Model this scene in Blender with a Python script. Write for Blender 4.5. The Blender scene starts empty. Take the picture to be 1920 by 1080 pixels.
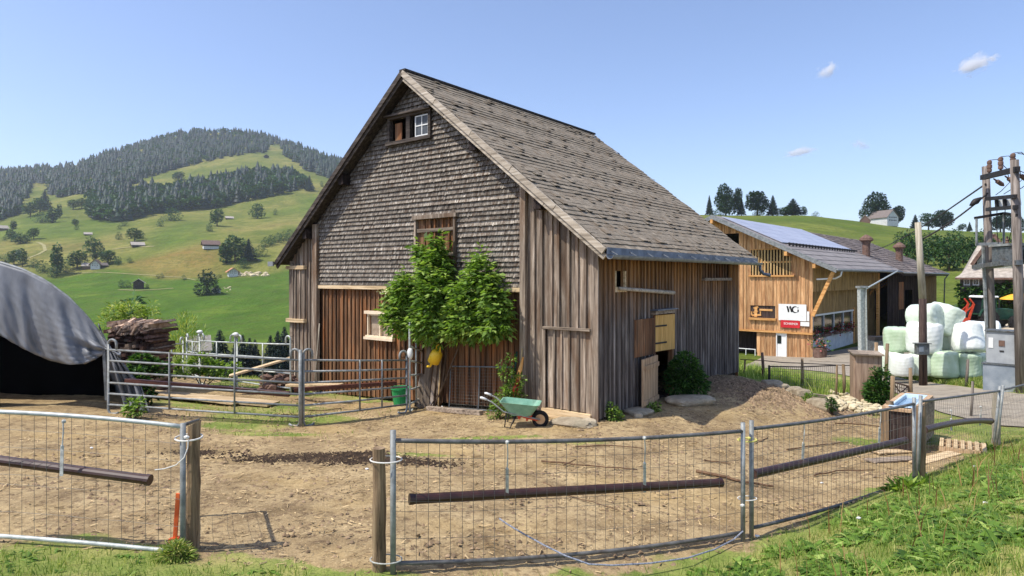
import bpy, math, random
import numpy as np
from mathutils import Vector, Matrix
random.seed(7); RNG = np.random.default_rng(11)
SC = bpy.context.scene
COL = SC.collection
PI = math.pi
F, CX, HY, CZ = 1200.0, 960.0, 519.0, 2.7       # focal length (photo px), centre column, horizon row, camera height (m)

def P(px, py, Y):
    return Vector(((px - CX) / F * Y, Y, CZ - (py - HY) / F * Y))

# ------------------------------------------------------------------ mesh builder
def rnd(a, b): return random.uniform(a, b)

def wmat(o):
    m = Matrix.Identity(4)
    while o is not None:
        m = o.matrix_basis @ m
        o = o.parent
    return m

class MB:
    def __init__(self): self.V = []; self.F = []; self.T = []
    def add(self, vs, fs, tone=None):
        o = len(self.V); t = random.random() if tone is None else tone
        self.V += [tuple(v) for v in vs]
        for f in fs:
            self.F.append(tuple(i + o for i in f)); self.T.append(t)
    def box(self, x0, x1, y0, y1, z0, z1, tone=None, M=None):
        vs = [Vector((x, y, z)) for z in (z0, z1) for y in (y0, y1) for x in (x0, x1)]
        if M is not None: vs = [M @ v for v in vs]
        self.add(vs, [(0, 2, 3, 1), (4, 5, 7, 6), (0, 1, 5, 4), (2, 6, 7, 3), (0, 4, 6, 2), (1, 3, 7, 5)], tone)
    def beam(self, p0, p1, w, h, tone=None, up=(0, 0, 1)):
        p0 = Vector(p0); p1 = Vector(p1); d = p1 - p0; L = d.length; d.normalize()
        u = Vector(up); s = d.cross(u)
        if s.length < 1e-4: s = d.cross(Vector((1, 0, 0)))
        s.normalize(); u = s.cross(d).normalized()
        M = Matrix((( d.x, s.x, u.x, p0.x), (d.y, s.y, u.y, p0.y), (d.z, s.z, u.z, p0.z), (0, 0, 0, 1)))
        self.box(0, L, -w / 2, w / 2, -h / 2, h / 2, tone, M)
    def tube(self, pts, r, n=8, tone=None, caps=True):
        pts = [Vector(p) for p in pts]; k = len(pts)
        rs = r if isinstance(r, (list, tuple)) else [r] * k
        t = random.random() if tone is None else tone
        rings = []; prev = None
        for i, p in enumerate(pts):
            d = (pts[min(i + 1, k - 1)] - pts[max(i - 1, 0)])
            if d.length < 1e-9: d = Vector((0, 0, 1))
            d.normalize()
            if prev is None:
                a = d.cross(Vector((0, 0, 1)))
                if a.length < 1e-3: a = d.cross(Vector((1, 0, 0)))
            else:
                a = prev - d * prev.dot(d)
                if a.length < 1e-5: a = d.cross(Vector((1, 0, 0)))
            a.normalize(); prev = a; b = d.cross(a)
            rings.append([p + (a * math.cos(2 * PI * j / n) + b * math.sin(2 * PI * j / n)) * rs[i] for j in range(n)])
        vs = [v for rg in rings for v in rg]
        fs = [(i * n + j, i * n + (j + 1) % n, (i + 1) * n + (j + 1) % n, (i + 1) * n + j) for i in range(k - 1) for j in range(n)]
        if caps: fs += [tuple(range(n - 1, -1, -1)), tuple((k - 1) * n + j for j in range(n))]
        self.add(vs, fs, t)
    def lathe(self, prof, c=(0, 0, 0), n=16, M=None, tone=None):
        vs = []
        for r, z in prof:
            for j in range(n):
                a = 2 * PI * j / n
                v = Vector((r * math.cos(a), r * math.sin(a), z))
                v = (M @ v) if M is not None else v
                vs.append(v + Vector(c))
        k = len(prof)
        fs = [(i * n + j, i * n + (j + 1) % n, (i + 1) * n + (j + 1) % n, (i + 1) * n + j) for i in range(k - 1) for j in range(n)]
        fs += [tuple(range(n - 1, -1, -1)), tuple((k - 1) * n + j for j in range(n))]
        self.add(vs, fs, tone)
    def prism(self, poly, fn, a, b, tone=None):
        """poly: 2-D points, fn(u, v, w) -> xyz, extruded from w=a to w=b"""
        n = len(poly)
        vs = [fn(u, v, a) for u, v in poly] + [fn(u, v, b) for u, v in poly]
        fs = [tuple(range(n - 1, -1, -1)), tuple(range(n, 2 * n))] + [(i, (i + 1) % n, (i + 1) % n + n, i + n) for i in range(n)]
        self.add(vs, fs, tone)
    def lump(self, c, r, seed=0, sub=2, amp=.18, fr=1.6, M=None, tone=None, sq=0.0):
        vs, fs = ico(sub)
        rs = np.random.default_rng(seed)
        dirs = rs.normal(size=(7, 3)) * fr; ph = rs.uniform(0, 6.28, 7)
        v = np.array(vs)
        n = np.sin(v @ dirs.T + ph).mean(1)
        if sq > 0:
            m = np.abs(v).max(1, keepdims=True); v = v * (1 - sq) + (v / m) * sq
        v = v * (1 + amp * n[:, None] * 2) * np.array(r)
        if M is not None: v = v @ np.array(M.to_3x3()).T
        v = v + np.array(c)
        self.add([tuple(x) for x in v], fs, tone)
    def build(self, name, m, parent=None, smooth=False, world=False, base=None, bevel=0):
        V = self.V
        if parent is not None and world:
            W = wmat(parent).inverted(); V = [tuple(W @ Vector(v)) for v in V]
        if parent is None and base is not None:
            b = Vector(base); V = [tuple(Vector(v) - b) for v in V]
        me = bpy.data.meshes.new(name); me.from_pydata(V, [], self.F)
        return finish(name, me, m, parent, smooth, base if parent is None else None, self.T, bevel)

_ico = {}
def ico(sub):
    if sub in _ico: return _ico[sub]
    import bmesh
    b = bmesh.new(); bmesh.ops.create_icosphere(b, subdivisions=sub, radius=1.0)
    r = ([tuple(v.co) for v in b.verts], [tuple(v.index for v in f.verts) for f in b.faces]); b.free()
    _ico[sub] = r
    return r

def finish(name, me, m, parent=None, smooth=False, base=None, tones=None, bevel=0):
    if tones is not None and len(me.polygons) == len(tones):
        at = me.attributes.new('tone', 'FLOAT', 'FACE'); at.data.foreach_set('value', np.asarray(tones, dtype=np.float32))
    if smooth: me.polygons.foreach_set('use_smooth', [True] * len(me.polygons))
    me.materials.append(m); me.update()
    o = bpy.data.objects.new(name, me); COL.objects.link(o)
    if parent is not None: o.parent = parent
    elif base is not None: o.location = base
    if bevel:
        b = o.modifiers.new('bevel', 'BEVEL'); b.width = bevel; b.segments = 1; b.limit_method = 'ANGLE'
    return o

def np_mesh(name, V, Q, m, tones=None, parent=None, smooth=False, base=None, world=True):
    """numpy mesh; V (n,3), Q (k,4) quads or (k,3) tris"""
    V = np.asarray(V, dtype=np.float64)
    if parent is not None and world:
        W = np.array(wmat(parent).inverted()); V = V @ W[:3, :3].T + W[:3, 3]
    elif base is not None and parent is None:
        V = V - np.array(base)
    k, w = Q.shape
    me = bpy.data.meshes.new(name)
    me.vertices.add(len(V)); me.vertices.foreach_set('co', V.astype(np.float32).ravel())
    me.loops.add(k * w); me.loops.foreach_set('vertex_index', Q.astype(np.int32).ravel())
    me.polygons.add(k); me.polygons.foreach_set('loop_start', np.arange(0, k * w, w, dtype=np.int32))
    me.polygons.foreach_set('loop_total', np.full(k, w, dtype=np.int32))
    me.update(calc_edges=True)
    return finish(name, me, m, parent, smooth, base, tones)

def tag(o, label=None, cat=None, group=None, kind=None):
    if label: o['label'] = label
    if cat: o['category'] = cat
    if group: o['group'] = group
    if kind: o['kind'] = kind
    return o

def thing(name, label, cat, loc=(0, 0, 0), rz=0.0, group=None):
    o = bpy.data.objects.new(name, None); COL.objects.link(o); o.empty_display_size = .2
    o.location = loc; o.rotation_euler = (0, 0, rz)
    return tag(o, label, cat, group)

def dup(root, loc, rz=0.0, sc=1.0, label=None, group=None):
    r = root.copy(); COL.objects.link(r); r.location = loc; r.rotation_euler = (0, 0, rz)
    r.scale = sc if isinstance(sc, (tuple, list)) else (sc, sc, sc)
    if label: r['label'] = label
    if group: r['group'] = group
    for ch in list(root.children):
        c = ch.copy(); COL.objects.link(c); c.parent = r
        for g in list(ch.children):
            d = g.copy(); COL.objects.link(d); d.parent = c
    return r

# ------------------------------------------------------------------ materials
def S(c):                                   # sRGB 0-255 -> linear
    return tuple((((x / 255) / 12.92) if x / 255 <= .04045 else ((x / 255 + .055) / 1.055) ** 2.4) for x in c)

class NT:
    def __init__(self, name):
        self.m = bpy.data.materials.new(name); self.m.use_nodes = True
        self.t = self.m.node_tree; self.n = self.t.nodes; self.l = self.t.links
        self.b = self.n['Principled BSDF']
        self.b.inputs['Roughness'].default_value = .85
        self.b.inputs['Specular IOR Level'].default_value = .25
    def new(self, t, **k):
        x = self.n.new(t)
        for a, v in k.items(): setattr(x, a, v)
        return x
    def sock(self, s, v):
        if hasattr(v, 'is_output') or isinstance(v, bpy.types.NodeSocket): self.l.new(v, s)
        elif isinstance(v, (tuple, list)) and len(v) == 3 and s.type == 'RGBA': s.default_value = (*v, 1)
        else: s.default_value = v
    def obj(self): return self.new('ShaderNodeTexCoord').outputs['Object']
    def attr(self, name, out='Fac'): return self.new('ShaderNodeAttribute', attribute_name=name).outputs[out]
    def math(self, op, a, b=0.0, c=None, clamp=False):
        x = self.new('ShaderNodeMath', operation=op); x.use_clamp = clamp
        self.sock(x.inputs[0], a); self.sock(x.inputs[1], b)
        if c is not None: self.sock(x.inputs[2], c)
        return x.outputs[0]
    def vmath(self, op, a, b):
        x = self.new('ShaderNodeVectorMath', operation=op); self.sock(x.inputs[0], a); self.sock(x.inputs[1], b)
        return x.outputs[0]
    def scale(self, v, s): return self.vmath('MULTIPLY', v, s)
    def noise(self, vec, sc, det=4, rough=.55, dist=0.0):
        x = self.new('ShaderNodeTexNoise'); self.sock(x.inputs['Vector'], vec)
        x.inputs['Scale'].default_value = sc; x.inputs['Detail'].default_value = det
        x.inputs['Roughness'].default_value = rough; x.inputs['Distortion'].default_value = dist
        return x.outputs['Fac']
    def voro(self, vec, sc, out='Distance', feat='F1'):
        x = self.new('ShaderNodeTexVoronoi', feature=feat); self.sock(x.inputs['Vector'], vec); x.inputs['Scale'].default_value = sc
        return x.outputs[out]
    def ramp(self, f, stops):
        x = self.new('ShaderNodeValToRGB'); self.sock(x.inputs[0], f)
        e = x.color_ramp.elements
        while len(e) < len(stops): e.new(.5)
        for i, (p, c) in enumerate(stops):
            e[i].position = p
            e[i].color = (c, c, c, 1) if isinstance(c, (int, float)) else (*c, 1)
        return x.outputs[0]
    def mix(self, f, a, b, mode='MIX'):
        x = self.new('ShaderNodeMix', data_type='RGBA', blend_type=mode)
        self.sock(x.inputs[0], f); self.sock(x.inputs[6], a); self.sock(x.inputs[7], b)
        return x.outputs[2]
    def sep(self, v): return self.new_sep(v)
    def new_sep(self, v):
        x = self.new('ShaderNodeSeparateXYZ'); self.sock(x.inputs[0], v); return x.outputs
    def bump(self, h, st=.3, dist=.02):
        x = self.new('ShaderNodeBump'); x.inputs['Strength'].default_value = st; x.inputs['Distance'].default_value = dist
        self.sock(x.inputs['Height'], h); self.l.new(x.outputs[0], self.b.inputs['Normal'])
    def col(self, c): self.sock(self.b.inputs['Base Color'], c)

def wood(name, dark, mid, light, axis=2, tone=(.6, 1.3), bump=.5, top=None, patch=None, gs=1.0):
    """weathered timber: grain along an axis, each board its own tone. top: (z0, z1, colour) sheltered band; patch: colour of big patches"""
    n = NT(name); o = n.obj(); t = n.attr('tone')
    off = n.new('ShaderNodeCombineXYZ'); k = n.math('MULTIPLY', t, 61.0)
    for i in range(3): n.l.new(k, off.inputs[i])
    v = n.vmath('ADD', o, off.outputs[0])
    s = [16 * gs] * 3; s[axis] = .9 * gs
    v1 = n.scale(v, tuple(s))
    g = n.noise(v1, 1.0, 6, .65, .6)
    c = n.ramp(g, [(.3, dark), (.5, mid), (.72, light)])
    s2 = [3.0] * 3; s2[axis] = .8
    pz = n.noise(n.scale(v, tuple(s2)), 1.0, 4, .6)
    if patch: c = n.mix(n.ramp(pz, [(.48, 0.0), (.66, .85)]), c, patch)
    if top:
        z = n.sep(o)[2]
        zz = n.math('ADD', z, n.math('MULTIPLY', n.math('SUBTRACT', n.noise(n.scale(v, (9, 9, .5)), 1.0, 3), .5), top[3] if len(top) > 3 else 1.2))
        mr = n.new('ShaderNodeMapRange'); n.sock(mr.inputs[0], zz); mr.inputs[1].default_value = top[0]; mr.inputs[2].default_value = top[1]
        tc = n.ramp(g, [(.3, tuple(x * .35 for x in top[2])), (.5, top[2]), (.75, tuple(min(1, x * 1.5) for x in top[2]))])
        c = n.mix(mr.outputs[0], c, tc)
    tm = n.math('MULTIPLY_ADD', t, tone[1] - tone[0], tone[0])
    cc = n.new('ShaderNodeCombineColor')
    for i in range(3): n.l.new(tm, cc.inputs[i])
    c = n.mix(1.0, c, cc.outputs[0], 'MULTIPLY')
    c = n.mix(n.ramp(n.noise(v1, 2.2, 3, .7), [(.26, .75), (.4, 0.0)]), c, tuple(x * .25 for x in dark))
    n.col(c); n.bump(g, bump, .012)
    return n.m

def plain(name, c1, c2=None, sc=3.0, rough=.7, metal=0.0, bump=0.0, tone=None, spec=.3, stretch=None, dirt=None):
    n = NT(name); o = n.obj()
    v = n.scale(o, stretch) if stretch else o
    f = n.noise(v, sc, 6, .62)
    c = n.ramp(f, [(.35, c1), (.65, c2 or c1)])
    if dirt: c = n.mix(n.ramp(n.noise(o, sc * .45, 5, .7), [(.5, 0.0), (.7, .8)]), c, dirt)
    if tone:
        tm = n.math('MULTIPLY_ADD', n.attr('tone'), tone[1] - tone[0], tone[0])
        cc = n.new('ShaderNodeCombineColor')
        for i in range(3): n.l.new(tm, cc.inputs[i])
        c = n.mix(1.0, c, cc.outputs[0], 'MULTIPLY')
    n.col(c); n.b.inputs['Roughness'].default_value = rough; n.b.inputs['Metallic'].default_value = metal
    n.b.inputs['Specular IOR Level'].default_value = spec
    if bump: n.bump(n.noise(v, sc * 4, 5, .6), bump, .02)
    return n.m

def leaf(name, c1, c2, c3=None, trans=.35, rough=.55):
    n = NT(name); t = n.attr('tone')
    c = n.ramp(t, [(0, c1), (.6, c2), (1, c3 or c2)])
    n.col(c); n.b.inputs['Roughness'].default_value = rough; n.b.inputs['Specular IOR Level'].default_value = .3
    tr = n.new('ShaderNodeBsdfTranslucent'); n.l.new(n.mix(1.0, c, (1.25, 1.3, .6), 'MULTIPLY'), tr.inputs[0])
    mx = n.new('ShaderNodeMixShader'); mx.inputs[0].default_value = trans
    n.l.new(n.b.outputs[0], mx.inputs[1]); n.l.new(tr.outputs[0], mx.inputs[2])
    n.l.new(mx.outputs[0], n.n['Material Output'].inputs[0])
    return n.m
# ------------------------------------------------------------------ the materials of this place
M = {}
M['board_grey'] = wood('board_grey', S((76, 66, 58)), S((146, 130, 112)), S((204, 188, 168)), tone=(.5, 1.3), patch=S((112, 86, 64)))
M['board_brown'] = wood('board_brown', S((54, 38, 28)), S((116, 84, 58)), S((168, 132, 98)), tone=(.5, 1.3), patch=S((148, 94, 54)))
M['board_side'] = wood('board_side', S((60, 55, 52)), S((128, 118, 110)), S((186, 176, 166)), tone=(.5, 1.2),
                       top=(1.7, 2.7, S((156, 114, 70)), 1.5), patch=S((100, 90, 84)))
M['board_bright'] = wood('board_bright', S((120, 96, 66)), S((186, 160, 120)), S((226, 206, 168)), tone=(.75, 1.15))
M['shingle_wall'] = wood('shingle_wall', S((58, 52, 46)), S((138, 128, 114)), S((206, 197, 180)), tone=(.25, 1.45), patch=S((90, 72, 56)), bump=.3)
M['roof_tile'] = plain('roof_tile', S((128, 117, 100)), S((156, 144, 125)), 7.0, .95, tone=(.62, 1.22), bump=.4, dirt=S((128, 108, 84)))
M['verge_pale'] = wood('verge_pale', S((118, 106, 90)), S((178, 165, 145)), S((214, 203, 184)), axis=0, tone=(.85, 1.1), bump=.25)
M['verge_dark'] = wood('verge_dark', S((36, 32, 29)), S((72, 64, 57)), S((110, 100, 90)), axis=0, tone=(.7, 1.2), bump=.25)
M['beam_grey'] = wood('beam_grey', S((76, 66, 56)), S((146, 130, 112)), S((196, 180, 158)), axis=0, tone=(.7, 1.2))
M['beam_pale'] = wood('beam_pale', S((140, 116, 84)), S((204, 178, 138)), S((232, 212, 176)), axis=0, tone=(.85, 1.15))
M['door_yellow'] = wood('door_yellow', S((170, 124, 62)), S((214, 170, 98)), S((232, 194, 124)), tone=(.85, 1.1), bump=.2)
M['door_tan'] = wood('door_tan', S((138, 108, 80)), S((192, 160, 124)), S((216, 188, 152)), tone=(.85, 1.1), bump=.25)
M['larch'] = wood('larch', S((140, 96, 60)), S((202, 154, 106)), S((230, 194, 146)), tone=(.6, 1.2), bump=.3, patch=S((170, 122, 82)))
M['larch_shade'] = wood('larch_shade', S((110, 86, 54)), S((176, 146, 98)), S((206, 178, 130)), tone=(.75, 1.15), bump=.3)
M['larch_beam'] = wood('larch_beam', S((150, 98, 50)), S((212, 156, 92)), S((236, 190, 130)), axis=0, tone=(.8, 1.15))
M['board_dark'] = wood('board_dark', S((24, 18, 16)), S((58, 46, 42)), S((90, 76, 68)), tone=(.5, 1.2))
M['post_wood'] = wood('post_wood', S((64, 50, 38)), S((132, 110, 84)), S((176, 154, 122)), tone=(.7, 1.2), bump=.8)
M['pole_wood'] = wood('pole_wood', S((66, 60, 54)), S((116, 106, 97)), S((156, 146, 136)), tone=(.8, 1.15), bump=.5)
M['pole_pale'] = wood('pole_pale', S((120, 112, 96)), S((172, 162, 142)), S((204, 196, 176)), tone=(.8, 1.15), bump=.4)
M['galv'] = plain('galv', S((122, 126, 124)), S((160, 162, 158)), 9, .55, .15, tone=(.85, 1.1), dirt=S((104, 98, 86)))
M['rail_grey'] = plain('rail_grey', S((86, 86, 84)), S((118, 116, 112)), 9, .55, .15, dirt=S((84, 74, 66)))
M['galv_dark'] = plain('galv_dark', S((84, 90, 92)), S((128, 132, 132)), 9, .5, .4, dirt=S((92, 80, 66)))
M['galv_pale'] = plain('galv_pale', S((158, 164, 158)), S((204, 208, 200)), 9, .5, .2)
M['wire'] = plain('wire', S((96, 92, 84)), S((132, 128, 118)), 4, .6, .3)
M['steel_dark'] = plain('steel_dark', S((40, 38, 38)), S((64, 60, 58)), 8, .6, .4)
M['pipe_brown'] = plain('pipe_brown', S((46, 26, 22)), S((68, 42, 34)), 6, .4, spec=.5, dirt=S((78, 62, 50)))
M['rail_brown'] = plain('rail_brown', S((70, 34, 24)), S((96, 52, 38)), 5, .5, spec=.4)
M['strap'] = plain('strap', S((150, 150, 142)), S((206, 206, 196)), 20, .8)
M['twine_white'] = plain('twine_white', S((220, 216, 206)), None, 9, .8)
M['twine_yellow'] = plain('twine_yellow', S((206, 196, 110)), None, 9, .8)
M['rope_blue'] = plain('rope_blue', S((92, 98, 116)), S((168, 172, 182)), 60, .8)
M['tarp'] = plain('tarp', S((104, 106, 108)), S((134, 136, 138)), 1.6, .5, spec=.3, stretch=(1, 1, .5), bump=.12)
M['tarp_green'] = plain('tarp_green', S((18, 44, 38)), S((30, 62, 52)), 4, .5)
M['tarp_pale'] = plain('tarp_pale', S((158, 166, 166)), S((186, 192, 190)), 2, .45)
M['metal_blue'] = plain('metal_blue', S((88, 96, 108)), S((122, 130, 142)), 4, .45, .3)
M['gutter'] = plain('gutter', S((112, 114, 114)), S((150, 152, 150)), 7, .5, .3)
M['white'] = plain('white', S((222, 222, 216)), S((236, 236, 230)), 4, .6)
M['plaster'] = plain('plaster', S((196, 198, 196)), S((220, 220, 214)), 2, .9, dirt=S((170, 166, 156)))
M['cream'] = plain('cream', S((222, 200, 168)), S((236, 218, 190)), 6, .7)
M['black'] = plain('black', S((14, 13, 13)), S((26, 24, 24)), 4, .8)
M['glass'] = plain('glass', S((40, 52, 62)), S((70, 84, 96)), 1.5, .08, spec=.8)
M['glass_dark'] = plain('glass_dark', S((16, 20, 24)), S((36, 42, 48)), 1.5, .1, spec=.7)
M['red'] = plain('red', S((186, 30, 40)), S((206, 48, 52)), 3, .6)
M['ink'] = plain('ink', S((22, 20, 22)), None, 3, .7)
M['red_machine'] = plain('red_machine', S((192, 60, 34)), S((218, 84, 50)), 5, .5, dirt=S((120, 62, 44)))
M['tractor_green'] = plain('tractor_green', S((28, 60, 44)), S((44, 84, 62)), 5, .4, dirt=S((70, 74, 60)))
M['rubber'] = plain('rubber', S((26, 25, 25)), S((46, 44, 42)), 9, .9)
M['bale_white'] = plain('bale_white', S((226, 230, 220)), S((242, 244, 238)), 2.4, .28, spec=.5, bump=.45, stretch=(1, 1, .6))
M['bale_green'] = plain('bale_green', S((178, 200, 166)), S((204, 220, 192)), 2.4, .28, spec=.5, bump=.45, stretch=(1, 1, .6))
M['bale_mint'] = plain('bale_mint', S((206, 218, 198)), S((226, 236, 218)), 2.4, .28, spec=.5, bump=.45, stretch=(1, 1, .6))
M['solar'] = plain('solar', S((158, 162, 176)), S((174, 178, 190)), .7, .42, spec=.4)  # reflected sky put into the pale base colour
M['sheet_roof'] = plain('sheet_roof', S((124, 116, 110)), S((154, 146, 138)), 1.2, .6, 0.0)
M['roof_old'] = plain('roof_old', S((98, 88, 82)), S((146, 134, 126)), 4.5, .95, tone=(.6, 1.2), bump=.6)
M['roof_pink'] = plain('roof_pink', S((156, 146, 134)), S((192, 182, 168)), 3.0, .9, tone=(.8, 1.1), bump=.3)
M['roof_brown'] = plain('roof_brown', S((92, 74, 66)), S((128, 106, 96)), 2.0, .9)
M['roof_orange'] = plain('roof_orange', S((176, 116, 84)), S((204, 150, 112)), 2.0, .9)
M['rust_brown'] = plain('rust_brown', S((92, 70, 58)), S((128, 102, 88)), 5, .8)
M['trough_tub'] = plain('trough_tub', S((176, 200, 214)), S((206, 222, 230)), 4, .35)
M['water'] = plain('water', S((108, 136, 158)), S((128, 156, 176)), 2, .05, spec=1.0)
M['barrow_green'] = plain('barrow_green', S((110, 154, 130)), S((136, 178, 152)), 6, .45, dirt=S((118, 128, 104)))
M['bucket_green'] = plain('bucket_green', S((32, 132, 74)), S((48, 156, 92)), 4, .4)
M['can_yellow'] = plain('can_yellow', S((222, 176, 34)), S((238, 196, 54)), 4, .4)
M['orange'] = plain('orange', S((224, 92, 44)), S((240, 118, 62)), 5, .5)
M['parasol'] = plain('parasol', S((232, 168, 44)), S((244, 190, 72)), 3, .7)
M['handle_wood'] = plain('handle_wood', S((176, 142, 92)), S((214, 184, 132)), 8, .7, stretch=(4, 4, .6))
M['handle_green'] = plain('handle_green', S((20, 62, 50)), S((30, 82, 66)), 5, .5)
M['box_grey'] = plain('box_grey', S((150, 154, 156)), S((172, 176, 176)), 3, .5)
M['box_blue'] = plain('box_blue', S((124, 134, 142)), S((150, 158, 164)), 2.5, .6, dirt=S((174, 178, 178)))
M['stone'] = plain('stone', S((146, 132, 110)), S((200, 186, 158)), 4, .95, bump=.7, tone=(.7, 1.1), dirt=S((112, 106, 84)))
M['stone_pale'] = plain('stone_pale', S((188, 172, 134)), S((222, 208, 174)), 9, .95, bump=.5, tone=(.7, 1.15))
M['bark'] = plain('bark', S((58, 46, 36)), S((104, 86, 68)), 9, .95, bump=.8, stretch=(3, 3, .7))
M['twig'] = plain('twig', S((84, 62, 44)), S((128, 100, 74)), 12, .9)
M['log_end'] = plain('log_end', S((170, 140, 116)), S((222, 196, 172)), 7, .9, tone=(.45, 1.15), dirt=S((86, 62, 52)))
M['log_bark'] = plain('log_bark', S((84, 60, 50)), S((134, 106, 92)), 8, .95, tone=(.6, 1.3), bump=.6)
M['leaf_elder'] = leaf('leaf_elder', S((56, 82, 28)), S((116, 150, 58)), S((178, 200, 112)), .42)
M['leaf_bush'] = leaf('leaf_bush', S((30, 56, 24)), S((58, 96, 38)), S((96, 132, 60)))
M['leaf_weed'] = leaf('leaf_weed', S((62, 92, 30)), S((118, 152, 58)), S((176, 196, 104)))
M['leaf_tree'] = leaf('leaf_tree', S((30, 56, 28)), S((56, 88, 42)), S((84, 116, 58)), .2)
M['leaf_dark'] = leaf('leaf_dark', S((22, 42, 26)), S((38, 64, 36)), S((60, 88, 48)), .15)
M['needle'] = leaf('needle', S((14, 28, 26)), S((26, 44, 36)), S((44, 64, 48)), .1)
M['grass_blade'] = leaf('grass_blade', S((92, 118, 46)), S((134, 156, 70)), S((196, 190, 118)), .3)
M['grass_tall'] = leaf('grass_tall', S((94, 128, 48)), S((150, 172, 78)), S((200, 200, 120)), .3)
M['petal_red'] = leaf('petal_red', S((120, 20, 30)), S((176, 46, 52)), S((206, 120, 110)), .2)
M['petal_cream'] = leaf('petal_cream', S((210, 206, 150)), S((232, 228, 184)), S((240, 238, 206)), .2)
M['straw'] = plain('straw', S((146, 120, 82)), S((214, 188, 142)), 3, .9, tone=(.5, 1.15))
M['dung'] = plain('dung', S((44, 34, 26)), S((78, 62, 46)), 12, .95, bump=.8, tone=(.6, 1.3))
M['asphalt'] = plain('asphalt', S((134, 124, 108)), S((160, 150, 132)), 2.5, .95, bump=.25, dirt=S((172, 160, 138)))
# ------------------------------------------------------------------ terrain
COLS = {   # per viewing column: (distance, height) or (distance, 'p', photo row the slope shows at)
 -300: [(2,.4),(6,.32),(10,.1),(14,0),(20,-.2),(30,-3),(60,-9),(120,-14),(200,'p',640),(400,'p',532),(500,'p',470),(700,'p',425),(1000,'p',375),(1600,'p',330),(2000,'p',345),(3000,'p',430)],
 0: [(2,.4),(6,.26),(10,.08),(13.5,0),(20,-.2),(30,-3),(60,-9),(120,-14),(200,'p',640),(400,'p',532),(500,'p',470),(700,'p',425),(1000,'p',372),(1600,'p',326),(2000,'p',340),(3000,'p',430)],
 120: [(2,.35),(6,.22),(10,.05),(13.3,-.03),(20,-.2),(30,-3),(60,-9),(120,-14),(200,'p',640),(400,'p',530),(480,'p',478),(720,'p',414),(1000,'p',362),(1600,'p',318),(2000,'p',335),(3000,'p',420)],
 200: [(2,.3),(6,.2),(12.9,-.06),(16,-.1),(20,-.25),(30,-3),(60,-9),(120,-14),(200,'p',639),(400,'p',529),(480,'p',474),(750,'p',405),(1000,'p',350),(1350,'p',305),(1600,'p',291),(2000,'p',310),(3000,'p',420)],
 345: [(2,.3),(5.9,.16),(9,.02),(12.5,-.15),(16,-.25),(20,-.4),(30,-3),(60,-9),(120,-14),(200,'p',638),(400,'p',528),(480,'p',466),(750,'p',402),(950,'p',355),(1200,'p',305),(1500,'p',266),(1650,'p',250),(2000,'p',270),(3000,'p',400)],
 400: [(2,.3),(5.9,.13),(9,.02),(12.5,-.17),(16,-.28),(20,-.45),(30,-3),(60,-9),(120,-14),(200,'p',638),(400,'p',528),(480,'p',464),(750,'p',402),(950,'p',352),(1200,'p',300),(1500,'p',262),(1650,'p',247),(2000,'p',265),(3000,'p',400)],
 500: [(2,.27),(5.9,.1),(9,.01),(12.5,-.2),(16,-.32),(20,-.5),(30,-3),(60,-9),(120,-14),(200,'p',636),(400,'p',526),(480,'p',466),(750,'p',400),(950,'p',346),(1200,'p',300),(1500,'p',268),(1650,'p',256),(2000,'p',275),(3000,'p',410)],
 600: [(2,.26),(5.8,.1),(9,.0),(12.5,-.23),(16,-.38),(20,-.6),(30,-3),(60,-9),(120,-13.5),(200,'p',634),(400,'p',524),(480,'p',470),(750,'p',402),(950,'p',348),(1200,'p',316),(1600,'p',292),(2000,'p',310),(3000,'p',420)],
 735: [(2,.25),(5.65,.08),(9,0),(12,-.18),(15,-.33),(18,-.45),(30,-2.5),(60,-8),(120,-12),(200,'p',630),(400,'p',530),(750,'p',430),(1600,'p',345),(2000,'p',360),(3000,'p',430)],
 960: [(2,.15),(6.2,-.05),(9,-.05),(12,-.06),(15,-.2),(20,-.35),(30,-2),(60,-5),(120,-8),(300,'p',500),(1600,'p',420),(3000,'p',450)],
 1130: [(2,.05),(6.4,-.12),(9,-.1),(12,0),(16,-.05),(20,-.15),(30,-1.5),(46,-2.8),(100,-2),(200,'p',480),(350,'p',425),(600,'p',440),(3000,'p',480)],
 1300: [(2,0),(6.7,-.16),(9,-.15),(12,-.1),(15,-.03),(18,-.0),(22,-.5),(30,-1.7),(46,-3),(65,-3),(100,0),(200,'p',465),(350,'p',404),(500,'p',415),(3000,'p',480)],
 1400: [(2,.05),(7,-.18),(9.5,-.2),(12,-.2),(15,-.12),(18,-.2),(22,-.7),(30,-1.75),(44,-3),(60,-3.2),(100,0),(200,'p',460),(350,'p',406),(500,'p',418),(3000,'p',480)],
 1520: [(2,.15),(5.8,0),(8,-.25),(11,-.35),(14,-.4),(17,-.5),(21,-.9),(30,-1.7),(44,-2.9),(60,-3.3),(100,0),(200,'p',455),(350,'p',404),(500,'p',420),(3000,'p',480)],
 1715: [(2,.5),(5,.33),(7,.08),(9.3,-.27),(12,-.52),(17,-.78),(22,-1.1),(27,-1.45),(40,-2.2),(60,-2.6),(85,0),(120,'p',490),(200,'p',455),(350,'p',430),(500,'p',442),(3000,'p',480)],
 1870: [(2,.75),(5,.55),(8,.2),(10,-.15),(12.3,-.56),(17,-.75),(22,-.95),(30,-1.25),(45,-1.6),(60,-1.6),(80,.4),(110,'p',490),(200,'p',460),(350,'p',437),(500,'p',448),(3000,'p',480)],
 2100: [(2,.95),(5,.75),(9,.35),(14,-.35),(20,-.7),(30,-1),(55,-1.5),(80,0),(120,'p',490),(200,'p',465),(350,'p',440),(500,'p',450),(3000,'p',480)],
}
_lnY = np.linspace(math.log(1.8), math.log(3000), 420)
_ts = np.linspace(-1.15, 1.1, 226)
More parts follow.
